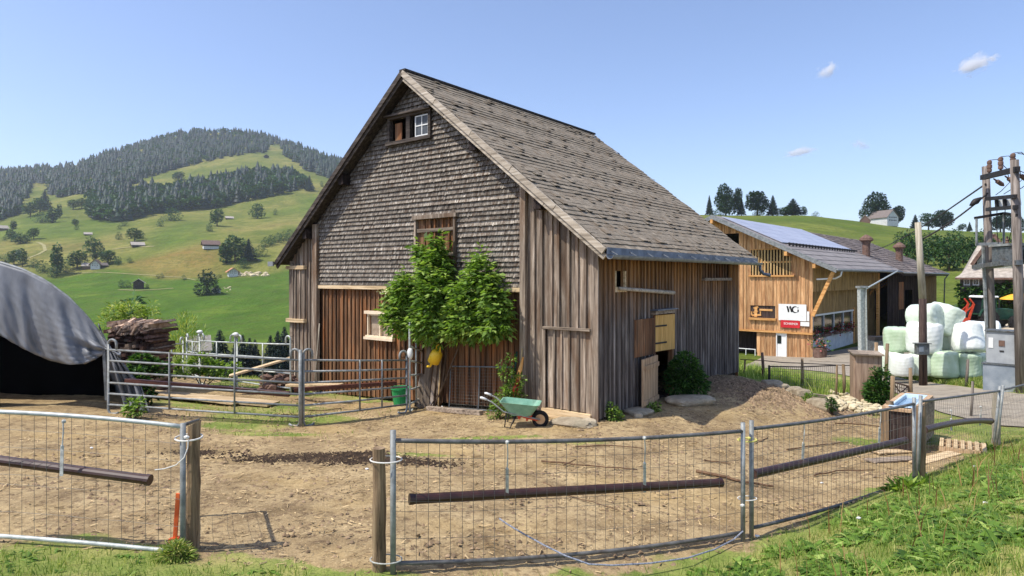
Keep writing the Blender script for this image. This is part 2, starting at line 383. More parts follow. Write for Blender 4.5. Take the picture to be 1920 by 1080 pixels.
def _table():
    ks = sorted(COLS); rows = []
    for k in ks:
        pts = [(math.log(p[0]), p[1] if len(p) == 2 else CZ - (p[2] - HY) / F * p[0]) for p in COLS[k]]
        x = [p[0] for p in pts]; y = [p[1] for p in pts]
        # monotone cubic
        x = np.array(x); y = np.array(y); h = np.diff(x); d = np.diff(y) / h; m = np.zeros(len(x))
        m[0] = d[0]; m[-1] = d[-1]
        for i in range(1, len(x) - 1):
            m[i] = 0 if d[i - 1] * d[i] <= 0 else 2 * d[i - 1] * d[i] / (d[i - 1] + d[i])
        i = np.clip(np.searchsorted(x, _lnY) - 1, 0, len(x) - 2); u = np.clip((_lnY - x[i]) / h[i], 0, 1)
        v = (2*u**3-3*u**2+1)*y[i] + (u**3-2*u**2+u)*h[i]*m[i] + (-2*u**3+3*u**2)*y[i+1] + (u**3-u**2)*h[i]*m[i+1]
        rows.append(v)
    rows = np.array(rows); kt = np.array([(k - CX) / F for k in ks])
    T = np.array([np.interp(_ts, kt, rows[:, j]) for j in range(len(_lnY))]).T
    K = np.array([1, 4, 6, 4, 1.]); K /= K.sum()
    for _ in range(2):
        Tp = np.pad(T, ((2, 2), (0, 0)), 'edge'); T = sum(K[i] * Tp[i:i + T.shape[0]] for i in range(5))
    return T
HT = _table()
MOUNDS = [(5.9, 15.2, 2.3, 1.3, .2), (6.6, 16.2, 1.5, 1.1, .06), (3.9, 13.2, 1.1, .8, .12), (-2.2, 9.7, 1.3, .35, .06), (5.2, 17.2, 1.3, 1.6, .16)]
def sinoise(X, Y, sc, seed):
    r = np.random.default_rng(seed); o = 0
    for i in range(6):
        a = r.uniform(0, 6.28); k = r.uniform(.6, 1.6) / sc
        o = o + np.sin((X * math.cos(a) + Y * math.sin(a)) * k * 6.28 + r.uniform(0, 6.28))
    return o / 6
def Hn(X, Y):
    X = np.asarray(X, float); Y = np.asarray(Y, float)
    t = np.clip(X / np.maximum(Y, .1), _ts[0], _ts[-1] - 1e-6); l = np.clip(np.log(np.maximum(Y, 1.81)), _lnY[0], _lnY[-1] - 1e-6)
    a = (t - _ts[0]) / (_ts[1] - _ts[0]); b = (l - _lnY[0]) / (_lnY[1] - _lnY[0])
    i = np.minimum(a.astype(int), len(_ts) - 2); j = np.minimum(b.astype(int), len(_lnY) - 2); a = a - i; b = b - j
    z = HT[i, j]*(1-a)*(1-b) + HT[i+1, j]*a*(1-b) + HT[i, j+1]*(1-a)*b + HT[i+1, j+1]*a*b
    for mx, my, sx, sy, h in MOUNDS:
        z = z + h * np.exp(-((X - mx) / sx) ** 2 - ((Y - my) / sy) ** 2)
    far = np.clip((Y - 120) / 300, 0, 1)
    z = z + far * (sinoise(X, Y, 90, 3) * 2.2 + sinoise(X, Y, 35, 4) * .8) * np.clip(Y / 600, .25, 1)
    return z
def H(x, y): return float(Hn(x, y))
def G(px, py, y0=3.0, y1=2600.0):
    """the point of the terrain seen at a photo pixel"""
    Ys = np.exp(np.linspace(math.log(y0), math.log(y1), 3000)); X = (px - CX) / F * Ys
    d = CZ - (py - HY) / F * Ys - Hn(X, Ys)
    k = np.where(d <= 0)[0]
    Y = Ys[k[0]] if len(k) else Ys[np.argmin(np.abs(d / Ys))]
    if len(k) and k[0] > 0:
        a, b = d[k[0] - 1], d[k[0]]; Y = Ys[k[0] - 1] + (Ys[k[0]] - Ys[k[0] - 1]) * a / (a - b)
    x = (px - CX) / F * Y
    return Vector((x, Y, H(x, Y)))

def poly_sd(X, Y, poly):
    """signed distance to a polygon, positive inside"""
    X = np.asarray(X, float); Y = np.asarray(Y, float)
    d = np.full(X.shape, 1e9); ins = np.zeros(X.shape, bool); n = len(poly)
    for i in range(n):
        x0, y0 = poly[i]; x1, y1 = poly[(i + 1) % n]
        ex, ey = x1 - x0, y1 - y0; L = ex * ex + ey * ey + 1e-12
        u = np.clip(((X - x0) * ex + (Y - y0) * ey) / L, 0, 1)
        d = np.minimum(d, np.hypot(X - x0 - u * ex, Y - y0 - u * ey))
        c = ((y0 > Y) != (y1 > Y)) & (X < (x1 - x0) * (Y - y0) / (y1 - y0 + 1e-12) + x0)
        ins ^= c
    return np.where(ins, d, -d)
YARD = [(-9, 5.75), (-3, 5.75), (-1, 5.5), (.8, 5.9), (2.6, 6.75), (4.2, 8.0), (5.9, 9.2), (7.4, 10.5), (9.0, 12.0), (9.6, 13.2), (8.2, 14.6), (7.8, 16.2), (6.9, 17.6), (6.9, 19.2), (1, 19), (-3, 15.6), (-6.6, 17.2), (-8, 17), (-9.4, 21), (-20, 21), (-16, 8)]
def Z2(*px): return [tuple(G(x, y)[:2]) for x, y in px]
LUSH = Z2((-200,640),(640,640),(640,495),(545,505),(470,520),(400,523),(300,524),(215,503),(160,512),(110,522),(-200,530))
RUSSET = Z2((215,500),(300,478),(400,455),(425,500),(400,520),(300,520))
LUSH2 = Z2((560,372),(640,360),(640,395),(500,405)); LUSH3 = Z2((255,450),(380,415),(400,445),(300,465))
LUSH4 = Z2((-100,440),(60,405),(240,412),(200,440),(60,450))

def ground_mesh(name, tvals, yvals, m, kind='structure'):
    T, Y = np.meshgrid(tvals, yvals); X = T * Y; Z = Hn(X, Y)
    dirt = np.zeros(X.shape); lush = np.zeros(X.shape); rus = np.zeros(X.shape); dung_shade = np.zeros(X.shape)
    if yvals[0] < 50:
        nz = sinoise(X, Y, 1.6, 21) * .35 + sinoise(X, Y, .7, 22) * .22
        dirt = np.clip((poly_sd(X, Y, YARD) + nz + .1) / .5, 0, 1)
        gp = [(-5.2, 13.6, 1.6, 1.5), (-6.8, 14.8, 2, .9), (-3.8, 13.2, .8, .5), (-5.2, 12.3, .8, .35), (-4.4, 11.6, 1.2, .3), (-.4, 11.0, 1.3, .22), (-1.5, 9.7, .9, .15), (1.0, 10.6, .8, .18), (9.2, 13.2, 1.0, .8), (6.8, 12.2, .9, .5), (8, 12.4, .7, .7)]
        for gx, gy, sx, sy in gp:
            dirt = dirt * (1 - .85 * np.exp(-((X - gx) / sx) ** 2 - ((Y - gy) / sy) ** 2))
        lit = dirt * np.clip(1 - (Y - 20) / 4, 0, 1)
        Z = Z + lit * (sinoise(X, Y, .55, 31) * .012 + sinoise(X, Y, .23, 32) * .008 + sinoise(X, Y, 1.7, 33) * .03)
        for dx, dy, sx, sy in [(-2.9, 9.55, 1.0, .28), (-1.7, 9.35, .9, .16), (-4.9, 9.9, .55, .2), (6.2, 15.2, .9, .25), (-4.7, 13.6, .6, .16), (4.6, 16.5, 1.6, 1.2)]:  # dung patches; the last paints the barn's shade onto the soil
            dung_shade = np.maximum(dung_shade, np.exp(-((X - dx) / sx) ** 2 - ((Y - dy) / sy) ** 2))
    if yvals[-1] > 150:
        f = np.clip(Y / 60, 1, 12)
        lush = np.clip(poly_sd(X, Y, LUSH) / f / 1.0 + .5, 0, 1)
        for q in (LUSH2, LUSH3, LUSH4): lush = np.maximum(lush, .65 * np.clip(poly_sd(X, Y, q) / f / 3 + .5, 0, 1))
        lush = np.where(X > 0, .45, lush)
        rus = np.clip(poly_sd(X, Y, RUSSET) / f / 2 + .5, 0, 1)
    ny, nx = X.shape
    V = np.stack([X, Y, Z], -1).reshape(-1, 3)
    i = np.arange(ny * nx).reshape(ny, nx)
    Q = np.stack([i[:-1, :-1], i[:-1, 1:], i[1:, 1:], i[1:, :-1]], -1).reshape(-1, 4)
    o = np_mesh(name, V, Q, m, smooth=True)
    for nm, a in (('dirt', dirt), ('lush', lush), ('russet', rus), ('dung_shade', dung_shade)):
        at = o.data.attributes.new(nm, 'FLOAT', 'POINT'); at.data.foreach_set('value', a.astype(np.float32).ravel())
    return tag(o, kind=kind)

def ground_mat():
    n = NT('ground_soil'); o = n.obj()
    d = n.attr('dirt'); tr = n.attr('dung_shade')
    n1 = n.noise(o, 1.3, 8, .68); n2 = n.noise(o, 9, 6, .7); n3 = n.noise(o, 38, 4, .7); n4 = n.noise(n.scale(o, (1, 1.6, 1)), .42, 4, .6)
    soil = n.ramp(n1, [(.28, S((110, 92, 66))), (.45, S((152, 131, 97))), (.6, S((178, 156, 117))), (.78, S((200, 179, 138)))])
    soil = n.mix(n.ramp(n2, [(.36, .8), (.5, 0.0)]), soil, S((98, 80, 62)))
    soil = n.mix(n.ramp(n3, [(.58, 0.0), (.7, .75)]), soil, S((222, 200, 160)))
    soil = n.mix(n.ramp(n3, [(.3, .7), (.42, 0.0)]), soil, S((84, 70, 56)))
    soil = n.mix(n.ramp(n4, [(.5, 0.0), (.7, .45)]), soil, S((190, 162, 108)))
    soil = n.mix(n.math('MULTIPLY', n.math('MULTIPLY', tr, n.ramp(n2, [(.3, 1.0), (.62, .5)])), 1.0, clamp=True), soil, S((58, 46, 36)))
    gr = n.ramp(n.noise(o, 1.1, 6, .65), [(.3, S((98, 116, 54))), (.5, S((128, 140, 70))), (.7, S((176, 166, 104)))])
    gr = n.mix(n.ramp(n3, [(.35, .6), (.5, 0.0)]), gr, S((70, 80, 40)))
    gr = n.mix(n.ramp(n.noise(o, .8, 4, .6), [(.52, 0.0), (.68, .8)]), gr, S((168, 144, 104)))
    f = n.math('ADD', d, n.math('MULTIPLY', n.math('SUBTRACT', n2, .5), .7))
    n.col(n.mix(n.ramp(f, [(.38, 0.0), (.56, 1.0)]), gr, soil))
    n.b.inputs['Roughness'].default_value = 1.0; n.b.inputs['Specular IOR Level'].default_value = .1
    h = n.math('ADD', n.math('MULTIPLY', n2, 1.0), n.math('MULTIPLY', n3, .5))
    n.bump(h, .6, .045)
    return n.m
def hill_mat():
    n = NT('meadow'); o = n.obj(); l = n.attr('lush'); r = n.attr('russet')
    v = n.scale(o, (1, .6, 1.6))
    n1 = n.noise(v, .012, 6, .6); n2 = n.noise(v, .05, 6, .65); n3 = n.noise(o, .3, 4, .7)
    dry = n.ramp(n1, [(.3, S((88, 100, 44))), (.45, S((114, 118, 56))), (.58, S((140, 134, 74))), (.72, S((124, 110, 64)))])
    dry = n.mix(n.ramp(n2, [(.4, .55), (.52, 0.0)]), dry, S((84, 100, 42)))
    wet = n.ramp(n2, [(.3, S((66, 92, 30))), (.52, S((78, 106, 34))), (.72, S((106, 124, 46)))])
    c = n.mix(l, dry, wet)
    c = n.mix(n.math('MULTIPLY', r, n.ramp(n2, [(.35, .9), (.7, .3)])), c, S((136, 112, 62)))
    c = n.mix(n.ramp(n3, [(.3, .6), (.5, 0.0)]), c, S((70, 84, 36)))
    n5 = n.noise(n.scale(o, (1, 1, 5)), .02, 5, .7, 1.5); c = n.mix(n.ramp(n5, [(.44, 0.0), (.5, .4), (.56, 0.0)]), c, S((84, 92, 44)))
    n.col(c); n.b.inputs['Roughness'].default_value = 1.0; n.b.inputs['Specular IOR Level'].default_value = .05
    n.bump(n.math('ADD', n3, n.math('MULTIPLY', n2, 5.0)), .7, 1.2)
    return n.m
M['ground'] = ground_mat(); M['meadow'] = hill_mat()
YS = np.concatenate([np.arange(2.6, 13.5, .05), np.exp(np.linspace(math.log(13.5), math.log(36), 130))])
ground = ground_mesh('ground', np.linspace(-1.05, 1.05, 430), YS, M['ground'])
terrain = ground_mesh('hillside', np.linspace(-1.05, 1.05, 300), np.exp(np.linspace(math.log(36), math.log(2900), 330)), M['meadow'])
tag(ground, 'trodden brown dirt yard with green and dry grass edges', 'ground'); tag(terrain, 'green and yellow alpine meadow slopes rising behind the farm', 'hill')

# road: a sheet just above the ground
def strip(name, near, far, m, n=60, k=14, lift=.03):
    a = np.array([G(*p)[:] for p in near]); b = np.array([G(*p)[:] for p in far])
    def res(q):
        s = np.concatenate([[0], np.cumsum(np.linalg.norm(np.diff(q[:, :2], axis=0), axis=1))]); u = np.linspace(0, s[-1], n)
        return np.stack([np.interp(u, s, q[:, i]) for i in range(2)], -1)
    A, B = res(a), res(b); w = np.linspace(0, 1, k)[None, :, None]
    Pt = A[:, None] * (1 - w) + B[:, None] * w
    jit = sinoise(Pt[..., 0], Pt[..., 1], 1.3, 5) * .12
    Pt[:, 0] += jit[:, 0, None]; Pt[:, -1] += jit[:, -1, None]
    Z = Hn(Pt[..., 0], Pt[..., 1]) + lift
    V = np.concatenate([Pt, Z[..., None]], -1).reshape(-1, 3); i = np.arange(n * k).reshape(n, k)
    Q = np.stack([i[:-1, :-1], i[:-1, 1:], i[1:, 1:], i[1:, :-1]], -1).reshape(-1, 4)
    return tag(np_mesh(name, V, Q, m, smooth=True), kind='structure')
rd = strip('road', [(2010,826),(1920,803),(1857,797),(1770,776),(1700,748),(1640,717),(1560,700),(1385,688)],
           [(2010,747),(1920,741),(1850,733),(1770,722),(1700,712),(1662,699),(1640,672),(1440,664)], M['asphalt'])
tag(rd, 'pale grey asphalt lane past the bales to the larch barn', 'road')

M['gravel'] = plain('gravel', S((176, 160, 136)), S((206, 192, 168)), 3, 1.0, bump=.3)
q = strip('farmyard', [(1518,678),(1600,682),(1660,686),(1706,692)], [(1522,667),(1600,652),(1690,640),(1765,626)], M['asphalt'], lift=.05); tag(q, 'grey yard surface along the side of the larch barn', 'yard')
q = strip('gravel_yard', [(1770,626),(1860,625),(1970,624)], [(1775,606),(1860,604),(1970,590)], M['gravel'], lift=.05); tag(q, 'pale gravel yard where the tractor stands', 'yard')
# ------------------------------------------------------------------ the old hay barn
BO = Vector((1.62, 12.0, 0.0)); BRZ = math.atan2(-.619, .785)
barn = thing('hay_barn', 'big weathered timber barn with shingled gable and grey tiled roof', 'barn', BO, BRZ)
def gb(px, py):                     # photo pixel -> (x, z) on the gable wall (local frame)
    q = (px - CX) / F; s = (BO.x - q * BO.y) / (.785 + .619 * q); Y = BO.y + .619 * s
    return -s, CZ - (py - HY) / F * Y
def sdw(px, py):                    # photo pixel -> (y, z) on the long side wall
    q = (px - CX) / F; r = (q * BO.y - BO.x) / (.619 - .785 * q); Y = BO.y + .785 * r
    return r, CZ - (py - HY) / F * Y
APX, APZ, EVR, EZR, EVL, EZL = -5.0, 7.47, .32, 3.24, -10.2, 3.16
BY0, BY1, WL, WX = -.35, 8.1, 7.65, -10.0
def roofz(x):
    return APZ - (APZ - EZR) * (x - APX) / (EVR - APX) if x > APX else APZ - (APZ - EZL) * (x - APX) / (EVL - APX)

def boards(mb, x0, x1, zb, zt, w, fn, holes=(), batten=.045, th=.025, jag=.0, bt=.03):
    """board-and-batten wall; fn(u, w, z) maps along-wall u, outwards w, height z"""
    x = x0; n = max(1, round((x1 - x0) / w)); edges = [x0]
    for i in range(n): edges.append(x0 + (x1 - x0) * (i + 1) / n + (rnd(-.15, .15) * w if i < n - 1 else 0))
    def seg(a, b, w0, w1, lo_f, hi_f, t):
        ma = (a + b) / 2
        cuts = sorted((h[2], h[3]) for h in holes if h[0] < ma < h[1])
        lo = lo_f(ma); hi = min(hi_f(a), hi_f(b)); spans = []; c = lo
        for p, q in cuts:
            if p > c: spans.append((c, min(p, hi)))
            c = max(c, q)
        if c < hi: spans.append((c, hi))
        for p, q in spans:
            if q - p < .02: continue
            a1, b1 = (hi_f(a), hi_f(b)) if q == hi else (q, q)
            vs = [fn(a, w0, p), fn(b, w0, p), fn(b, w1, p), fn(a, w1, p), fn(a, w0, a1), fn(b, w0, b1), fn(b, w1, b1), fn(a, w1, a1)]
            mb.add(vs, [(0, 1, 2, 3), (4, 7, 6, 5), (0, 4, 5, 1), (1, 5, 6, 2), (2, 6, 7, 3), (3, 7, 4, 0)], t)
    for a, b in zip(edges[:-1], edges[1:]):
        mj = rnd(0, jag); seg(a + .002, b - .002, 0, th + rnd(0, .006), lambda q: zb(q) + mj, zt, random.random())
    if batten:
        for e in edges[1:-1]:
            mj = rnd(0, jag); seg(e - batten / 2, e + batten / 2, th + .008, th + .008 + bt, lambda q: zb(q) + mj, zt, random.random())
fg = lambda u, w, z: (u, -w, z)                        # gable: outwards is -y
fs = lambda u, w, z: (w, u, z)                         # side wall: outwards is +x

xA, xB = gb(988, 530)[0], gb(600, 538)[0]              # shingled middle part
zS = .5 * (gb(988, 530)[1] + gb(600, 540)[1])
under = lambda x: roofz(x) - .16
win = (gb(737, 240)[0], gb(809, 240)[0], gb(772, 262)[1], gb(772, 219)[1])
hay = (gb(787, 450)[0], gb(857, 450)[0], gb(822, 498)[1], gb(822, 410)[1])
low = (gb(692, 600)[0], gb(736, 600)[0], gb(714, 630)[1], gb(714, 592)[1])
gx0, gx1 = gb(1027, 700)[0], gb(1101, 700)[0]; gz0, gz1 = gb(1060, 768)[1], gb(1060, 616)[1]

# gable, right strip and corner
m = MB(); boards(m, xA + .02, -.02, lambda x: .02, under, .215, fg, holes=[(gx0, gx1, -1, gz1)], batten=.055, bt=.04)
m.build('right_wall', M['board_grey'], barn)
m = MB(); boards(m, WX, xB - .02, lambda x: -.75, under, .17, fg, batten=.05)
m.build('left_wall', M['board_grey'], barn)
m = MB(); boards(m, xB + .02, xA - .02, lambda x: -.45 + (x - xB) / (xA - xB) * .45, lambda x: zS - .02, .16, lambda u, w, z: (u, .06 - w, z), holes=[low], batten=.045)
m.build('lower_wall', M['board_brown'], barn)
# shingle cladding: rows of single shingles
m = MB(); z = zS; row = 0; pitch = .108
while z < APZ - .35:
    x = xB - rnd(0, .05); st = rnd(-.04, .04)
    while x < xA:
        w = rnd(.035, .062); a, b = x, min(x + w, xA); x += w
        mid = (a + b) / 2
        if z + .06 > roofz(mid) - .12: continue
        if any(h[0] - .02 < mid < h[1] + .02 and h[2] - .1 < z < h[3] for h in (win, hay)): continue
        drop = rnd(0, .005) + (.018 if random.random() < .02 else 0) + .004 * math.sin(mid * 1.7 + row * 2.1); t = min(1, max(0, random.gauss(.5 + .22 * math.sin(mid * .8 + row * 1.9) * math.sin(mid * .31 + row * .7) + .12 * math.sin(row * 2.7 + mid * .2), .1)))
        z0, z1 = z - drop, min(z + pitch + .03, under(mid)); y0 = -.074 - rnd(0, .006); y1 = -.016
        m.add([(a + .002, y0, z0), (b - .002, y0, z0), (b - .002, y1, z1), (a + .002, y1, z1), (a + .002, y0 + .03, z0 + .004), (b - .002, y0 + .03, z0 + .004)],
              [(0, 1, 2, 3), (0, 4, 5, 1), (0, 3, 4), (1, 5, 2)], t)
    z += pitch * rnd(.94, 1.06); row += 1
m.build('shingle_cladding', M['shingle_wall'], barn)
m = MB()                                                # backing behind the shingles with the window openings left free
poly_x = sorted([xB, win[0], win[1], hay[0], hay[1], APX, xA])
for a, b in zip(poly_x[:-1], poly_x[1:]):
    mid = (a + b) / 2; spans = [(zS - .02, None)]
    cut = sorted((h[2], h[3]) for h in (win, hay) if h[0] < mid < h[1])
    c = zS - .02
    for p, q in cut + [(None, None)]:
        if p is None: za, zb_ = under(a), under(b)
        else: za = zb_ = p
        if min(za, zb_) > c: m.add([(a, -.012, c), (b, -.012, c), (b, -.012, zb_), (a, -.012, za), (a, .03, c), (b, .03, c), (b, .03, zb_), (a, .03, za)], [(0, 1, 2, 3), (7, 6, 5, 4), (0, 4, 5, 1), (3, 2, 6, 7)], .2)
        if q: c = q
m.build('wall_backing', M['board_dark'], barn)
m = MB(); m.box(xB + .02, xA - .02, -.1, -.02, zS - .1, zS - .012, .8); m.build('drip_board', M['beam_pale'], barn)
# corner posts
m = MB(); m.box(xA - .09, xA + .05, -.13, -.03, 0, under(xA), .55); m.build('corner_board', M['board_grey'], barn)
m = MB(); m.box(xB - .16, xB + .04, -.14, -.03, -.7, under(xB - .08) - .05, .6); m.build('corner_board', M['board_grey'], barn)
m = MB(); m.box(-.13, .034, -.075, -.03, -.05, under(0) - .05, .5); m.build('corner_board', M['board_grey'], barn)
m = MB(); m.box(WX - .03, WX + .1, -.08, -.03, -.75, under(WX) - .02, .8); m.build('corner_board', M['beam_grey'], barn)
# side, back and left walls
dr = (sdw(1183, 700)[0], sdw(1254, 700)[0], -.3, sdw(1230, 590)[1]); dmid = sdw(1222, 700)[0]
vent = (sdw(1150, 520)[0], sdw(1166, 520)[0], sdw(1157, 538)[1], sdw(1157, 508)[1])
slat = (sdw(1315, 505)[0], sdw(1362, 505)[0], sdw(1338, 521)[1], sdw(1338, 494)[1])
hole = (dmid, dr[1], -.3, dr[3])
m = MB(); boards(m, .0, WL, lambda y: .0 + .05 * math.sin(y * 2), lambda y: 3.16, .165, fs, holes=[hole, vent, slat], batten=.042, bt=.03, jag=.04)
m.build('side_wall', M['board_side'], barn)
m = MB(); boards(m, WX, 0, lambda x: -.6, lambda x: roofz(x) - .16, .3, lambda u, w, z: (u, WL + .0 + w, z), batten=0)
m.build('back_wall', M['board_brown'], barn)
m = MB(); boards(m, .03, WL, lambda x: -1.2, lambda x: 3.1, .25, lambda u, w, z: (WX - w, u, z), batten=.045)
m.build('left_side_wall', M['board_brown'], barn)
m = MB(); m.box(-2.6, -2.5, .1, WL - .1, -.4, 3.1); m.box(-9.9, -.2, .5, .6, 2.75, 2.85); m.build('inner_partition', M['board_dark'], barn)
m = MB(); m.box(-2.4, -.05, .1, WL - .1, -.4, .05); m.build('floor', M['board_dark'], barn)
# roof
roof = None
m = MB()
for (xe, ze, sg) in ((EVR, EZR, 1), (EVL, EZL, -1)):
    a = (APX, APZ - .05); b = (xe, ze - .05)
    m.add([(a[0], BY0 + .02, a[1]), (b[0], BY0 + .02, b[1]), (b[0], BY1, b[1]), (a[0], BY1, a[1]), (a[0], BY0 + .02, a[1] - .07), (b[0], BY0 + .02, b[1] - .07), (b[0], BY1, b[1] - .07), (a[0], BY1, a[1] - .07)],
          [(0, 1, 2, 3), (7, 6, 5, 4), (0, 4, 5, 1), (1, 5, 6, 2), (2, 6, 7, 3), (3, 7, 4, 0)])
roof = m.build('roof', M['verge_dark'], barn)
m = MB()
for (xe, ze, sg) in ((EVR + .06, EZR - .04, 1), (EVL - .06, EZL - .04, -1)):
    L = math.hypot(APX - xe, APZ - ze); ux, uz = (APX - xe) / L, (APZ - ze) / L; nx, nz = (-uz * -sg) * 1.0, abs(ux)
    nx = uz * (1 if sg > 0 else -1); nz = abs(ux)
    pit = .155; k = int(L / pit)
    for i in range(k + 1):
        s0 = i * pit; y = BY0 - rnd(0, .2)
        wave = .012 * math.sin(i * .9)
        while y < BY1:
            w = rnd(.12, .2); y0, y1 = max(y, BY0), min(y + w, BY1); y += w
            if y1 - y0 < .04: continue
            lift = .022 + rnd(0, .008) + (rnd(.01, .028) if random.random() < .1 else 0)
            d0 = s0 - rnd(0, .014) - (rnd(-.04, .02) if random.random() < .08 else 0); d1 = min(s0 + pit * 1.25, L)
            sk_ = rnd(-.006, .006)
            def q(yy, s, h): return (xe + ux * s + nx * h, yy, ze + uz * s + nz * h + wave)
            t = min(1, max(0, random.gauss(.5, .09) + (.35 if random.random() < .05 else 0) - (.22 if random.random() < .04 else 0)))
            m.add([q(y0 + .003, d0, lift), q(y1 - .003, d0 + sk_, lift), q(y1 - .003, d1, .012), q(y0 + .003, d1, .012), q(y0 + .003, d0, lift - .016), q(y1 - .003, d0 + sk_, lift - .016)],
                  [(0, 1, 2, 3), (0, 4, 5, 1), (0, 3, 4), (1, 5, 2)], t)
m.build('tiles', M['roof_tile'], roof)
m = MB(); m.beam((APX, BY0 - .03, APZ + .01), (APX, BY1 + .02, APZ + .01), .2, .05); m.build('ridge_cap', M['verge_dark'], roof)
def slope_pt(x, dz=0, y=0): return (x, y, roofz(x) + dz)
for sg, xe, mt in ((1, EVR, 'verge_pale'), (-1, EVL, 'verge_dark')):  # same boards: sunlit right and shaded left put into the wood colours
    x1 = xe + (.04 if sg > 0 else -.04)
    m = MB(); N = 5
    for j in range(N):                                  # lengths of board butted end to end
        xa = APX + (x1 - APX) * j / N; xb = APX + (x1 - APX) * (j + 1) / N - .012 * sg
        m.beam(slope_pt(xa, -.055, BY0 - .035), slope_pt(xb, -.055, BY0 - .035), .05, .12, up=(0, 0, 1))
    m.build('verge_board', M[mt], barn)
    m = MB()
    for j in range(4):
        xa = APX + (x1 - APX) * j / 4; xb = APX + (x1 - APX) * (j + 1) / 4 - .012 * sg
        m.beam(slope_pt(xa, -.165, BY0 - .005), slope_pt(xb, -.165, BY0 - .005), .035, .11)
    m.build('verge_board', M[mt], barn)
for x in (-1.2, -2.9, -7.4, -9.0):
    m = MB(); m.box(x - .09, x + .09, BY0 + .05, -.03, roofz(x) - .42, roofz(x) - .17); m.build('purlin_end', M['board_dark'], barn)
# gutter and lead strip along the right eave
m = MB(); m.beam((EVR + .075, BY0 - .01, EZR - .075), (EVR + .075, BY1, EZR - .085), .03, .13); m.build('eave_flashing', M['metal_blue'], barn)
m = MB(); n = 7; ring = []
for yy in (BY0 - .05, BY1 + .03):
    ring += [(EVR + .15 + .075 * math.cos(a), yy, EZR - .15 + .075 * math.sin(a)) for a in [PI + PI * i / n for i in range(n + 1)]]
    ring += [(EVR + .15 + .069 * math.cos(a), yy, EZR - .15 + .069 * math.sin(a)) for a in [2 * PI - PI * i / n for i in range(n + 1)]]
k = len(ring) // 2
m.add(ring, [(i, (i + 1) % k, (i + 1) % k + k, i + k) for i in range(k)] + [tuple(range(k - 1, -1, -1)), tuple(range(k, 2 * k))])
for i in range(12):
    y = BY0 + .1 + i * .72; m.beam((EVR + .07, y, EZR - .06), (EVR + .225, y, EZR - .145), .025, .01)
gut = m.build('gutter', M['gutter'], barn)
m = MB(); m.tube([(EVR + .15, BY1 - .02, EZR - .2), (EVR + .15, BY1, EZR - .36), (EVR + .22, BY1 + .1, EZR - .46), (EVR + .4, BY1 + .14, EZR - .5)], .045, 8); m.build('downpipe', M['metal_blue'], barn, smooth=True)
m = MB(); m.box(EVL - .22, EVL - .06, BY0 - .1, BY1, EZL - .12, EZL - .04); m.box(EVL - .28, EVL - .02, BY0 - .14, BY0 - .1, EZL - .16, EZL - .03); m.build('gutter', M['gutter'], barn)

# ---- gable loft window
def frame(mb, x0, x1, z0, z1, w, y0, y1, inner=True, t=None):
    mb.box(x0 - w, x0, y0, y1, z0, z1, t); mb.box(x1, x1 + w, y0, y1, z0, z1, t)
    mb.box(x0 - w, x1 + w, y0 - .003, y1, z1, z1 + w, t); mb.box(x0 - w - .03, x1 + w + .03, y0 - .04, y1, z0 - w, z0, t)
x0, x1, z0, z1 = win; xm = x0 + (x1 - x0) * .52
m = MB(); frame(m, x0, x1, z0, z1, .08, -.12, .0); m.box(xm - .11, xm + .02, -.11, .0, z0, z1)
m.box(x0 - .12, x1 + .12, -.2, -.12, z1 + .05, z1 + .1)
lw = m.build('loft_window', M['verge_dark'], barn)
m = MB(); sx0 = xm + .16; w = .025
m.box(sx0, sx0 + w, -.07, -.03, z0 + .03, z1 - .03); m.box(x1 - w - .03, x1 - .03, -.07, -.03, z0 + .03, z1 - .03)
for zz in (z0 + .03, (z0 + z1) / 2 - .01, z1 - .03 - w): m.box(sx0 + w, x1 - w - .03, -.068, -.032, zz, zz + w)
cx = (sx0 + x1 - .03) / 2; m.box(cx - .011, cx + .011, -.066, -.034, z0 + .03 + w, z1 - .03 - w)
m.build('sash', M['white'], lw)
m = MB(); m.box(sx0 + w, x1 - .03 - w, -.055, -.05, z0 + .05, z1 - .05); m.build('pane', plain('dull_pane', S((58, 62, 66)), S((88, 92, 94)), 3, .45), lw)
m = MB(); m.box(x0 + .14, x0 + .36, -.05, -.02, z0 + .02, z1 - .1); m.build('shutter', M['board_brown'], lw)
# ---- hay door in the shingles
x0, x1, z0, z1 = hay
m = MB(); m.box(x0 - .06, x0, -.13, .0, z0 - .03, z1); m.box(x1, x1 + .06, -.13, .0, z0 - .03, z1); m.box(x0 - .1, x1 + .1, -.16, .0, z1, z1 + .09)
m.box(x1 - .02, x1 + .05, -.15, -.13, z1 + .09, z1 + .16)
hd = m.build('hay_door', M['board_grey'], barn)
m = MB(); boards(m, x0 + .005, x1 - .005, lambda x: z0, lambda x: z1 - .003, .2, lambda u, w, z: (u, -.02 - w, z), batten=.04); m.build('door_leaf', M['board_brown'], hd)
for zz in (z0 + .22, z1 - .3):
    m = MB(); m.box(x0 + .01, x1 - .01, -.105, -.085, zz, zz + .08); m.build('crossbar', M['beam_grey'], hd)
# ---- little pale window left of the tree
x0, x1, z0, z1 = low
m = MB(); frame(m, x0, x1, z0, z1, .035, -.03, .09); m.box(x0 - .1, x1 + .1, -.1, .08, z0 - .1, z0 - .036); m.box(x0 - .1, x1 + .1, -.08, .08, z1 + .036, z1 + .11); m.box((x0 + x1) / 2 - .03, (x0 + x1) / 2 + .01, -.02, .06, z0, z1)
lwn = m.build('stable_window', M['cream'], barn)
m = MB(); m.box(x0, x1, .055, .062, z0, z1); m.build('pane', plain('dusty_pane', S((150, 132, 112)), S((182, 164, 142)), 6, .3), lwn)
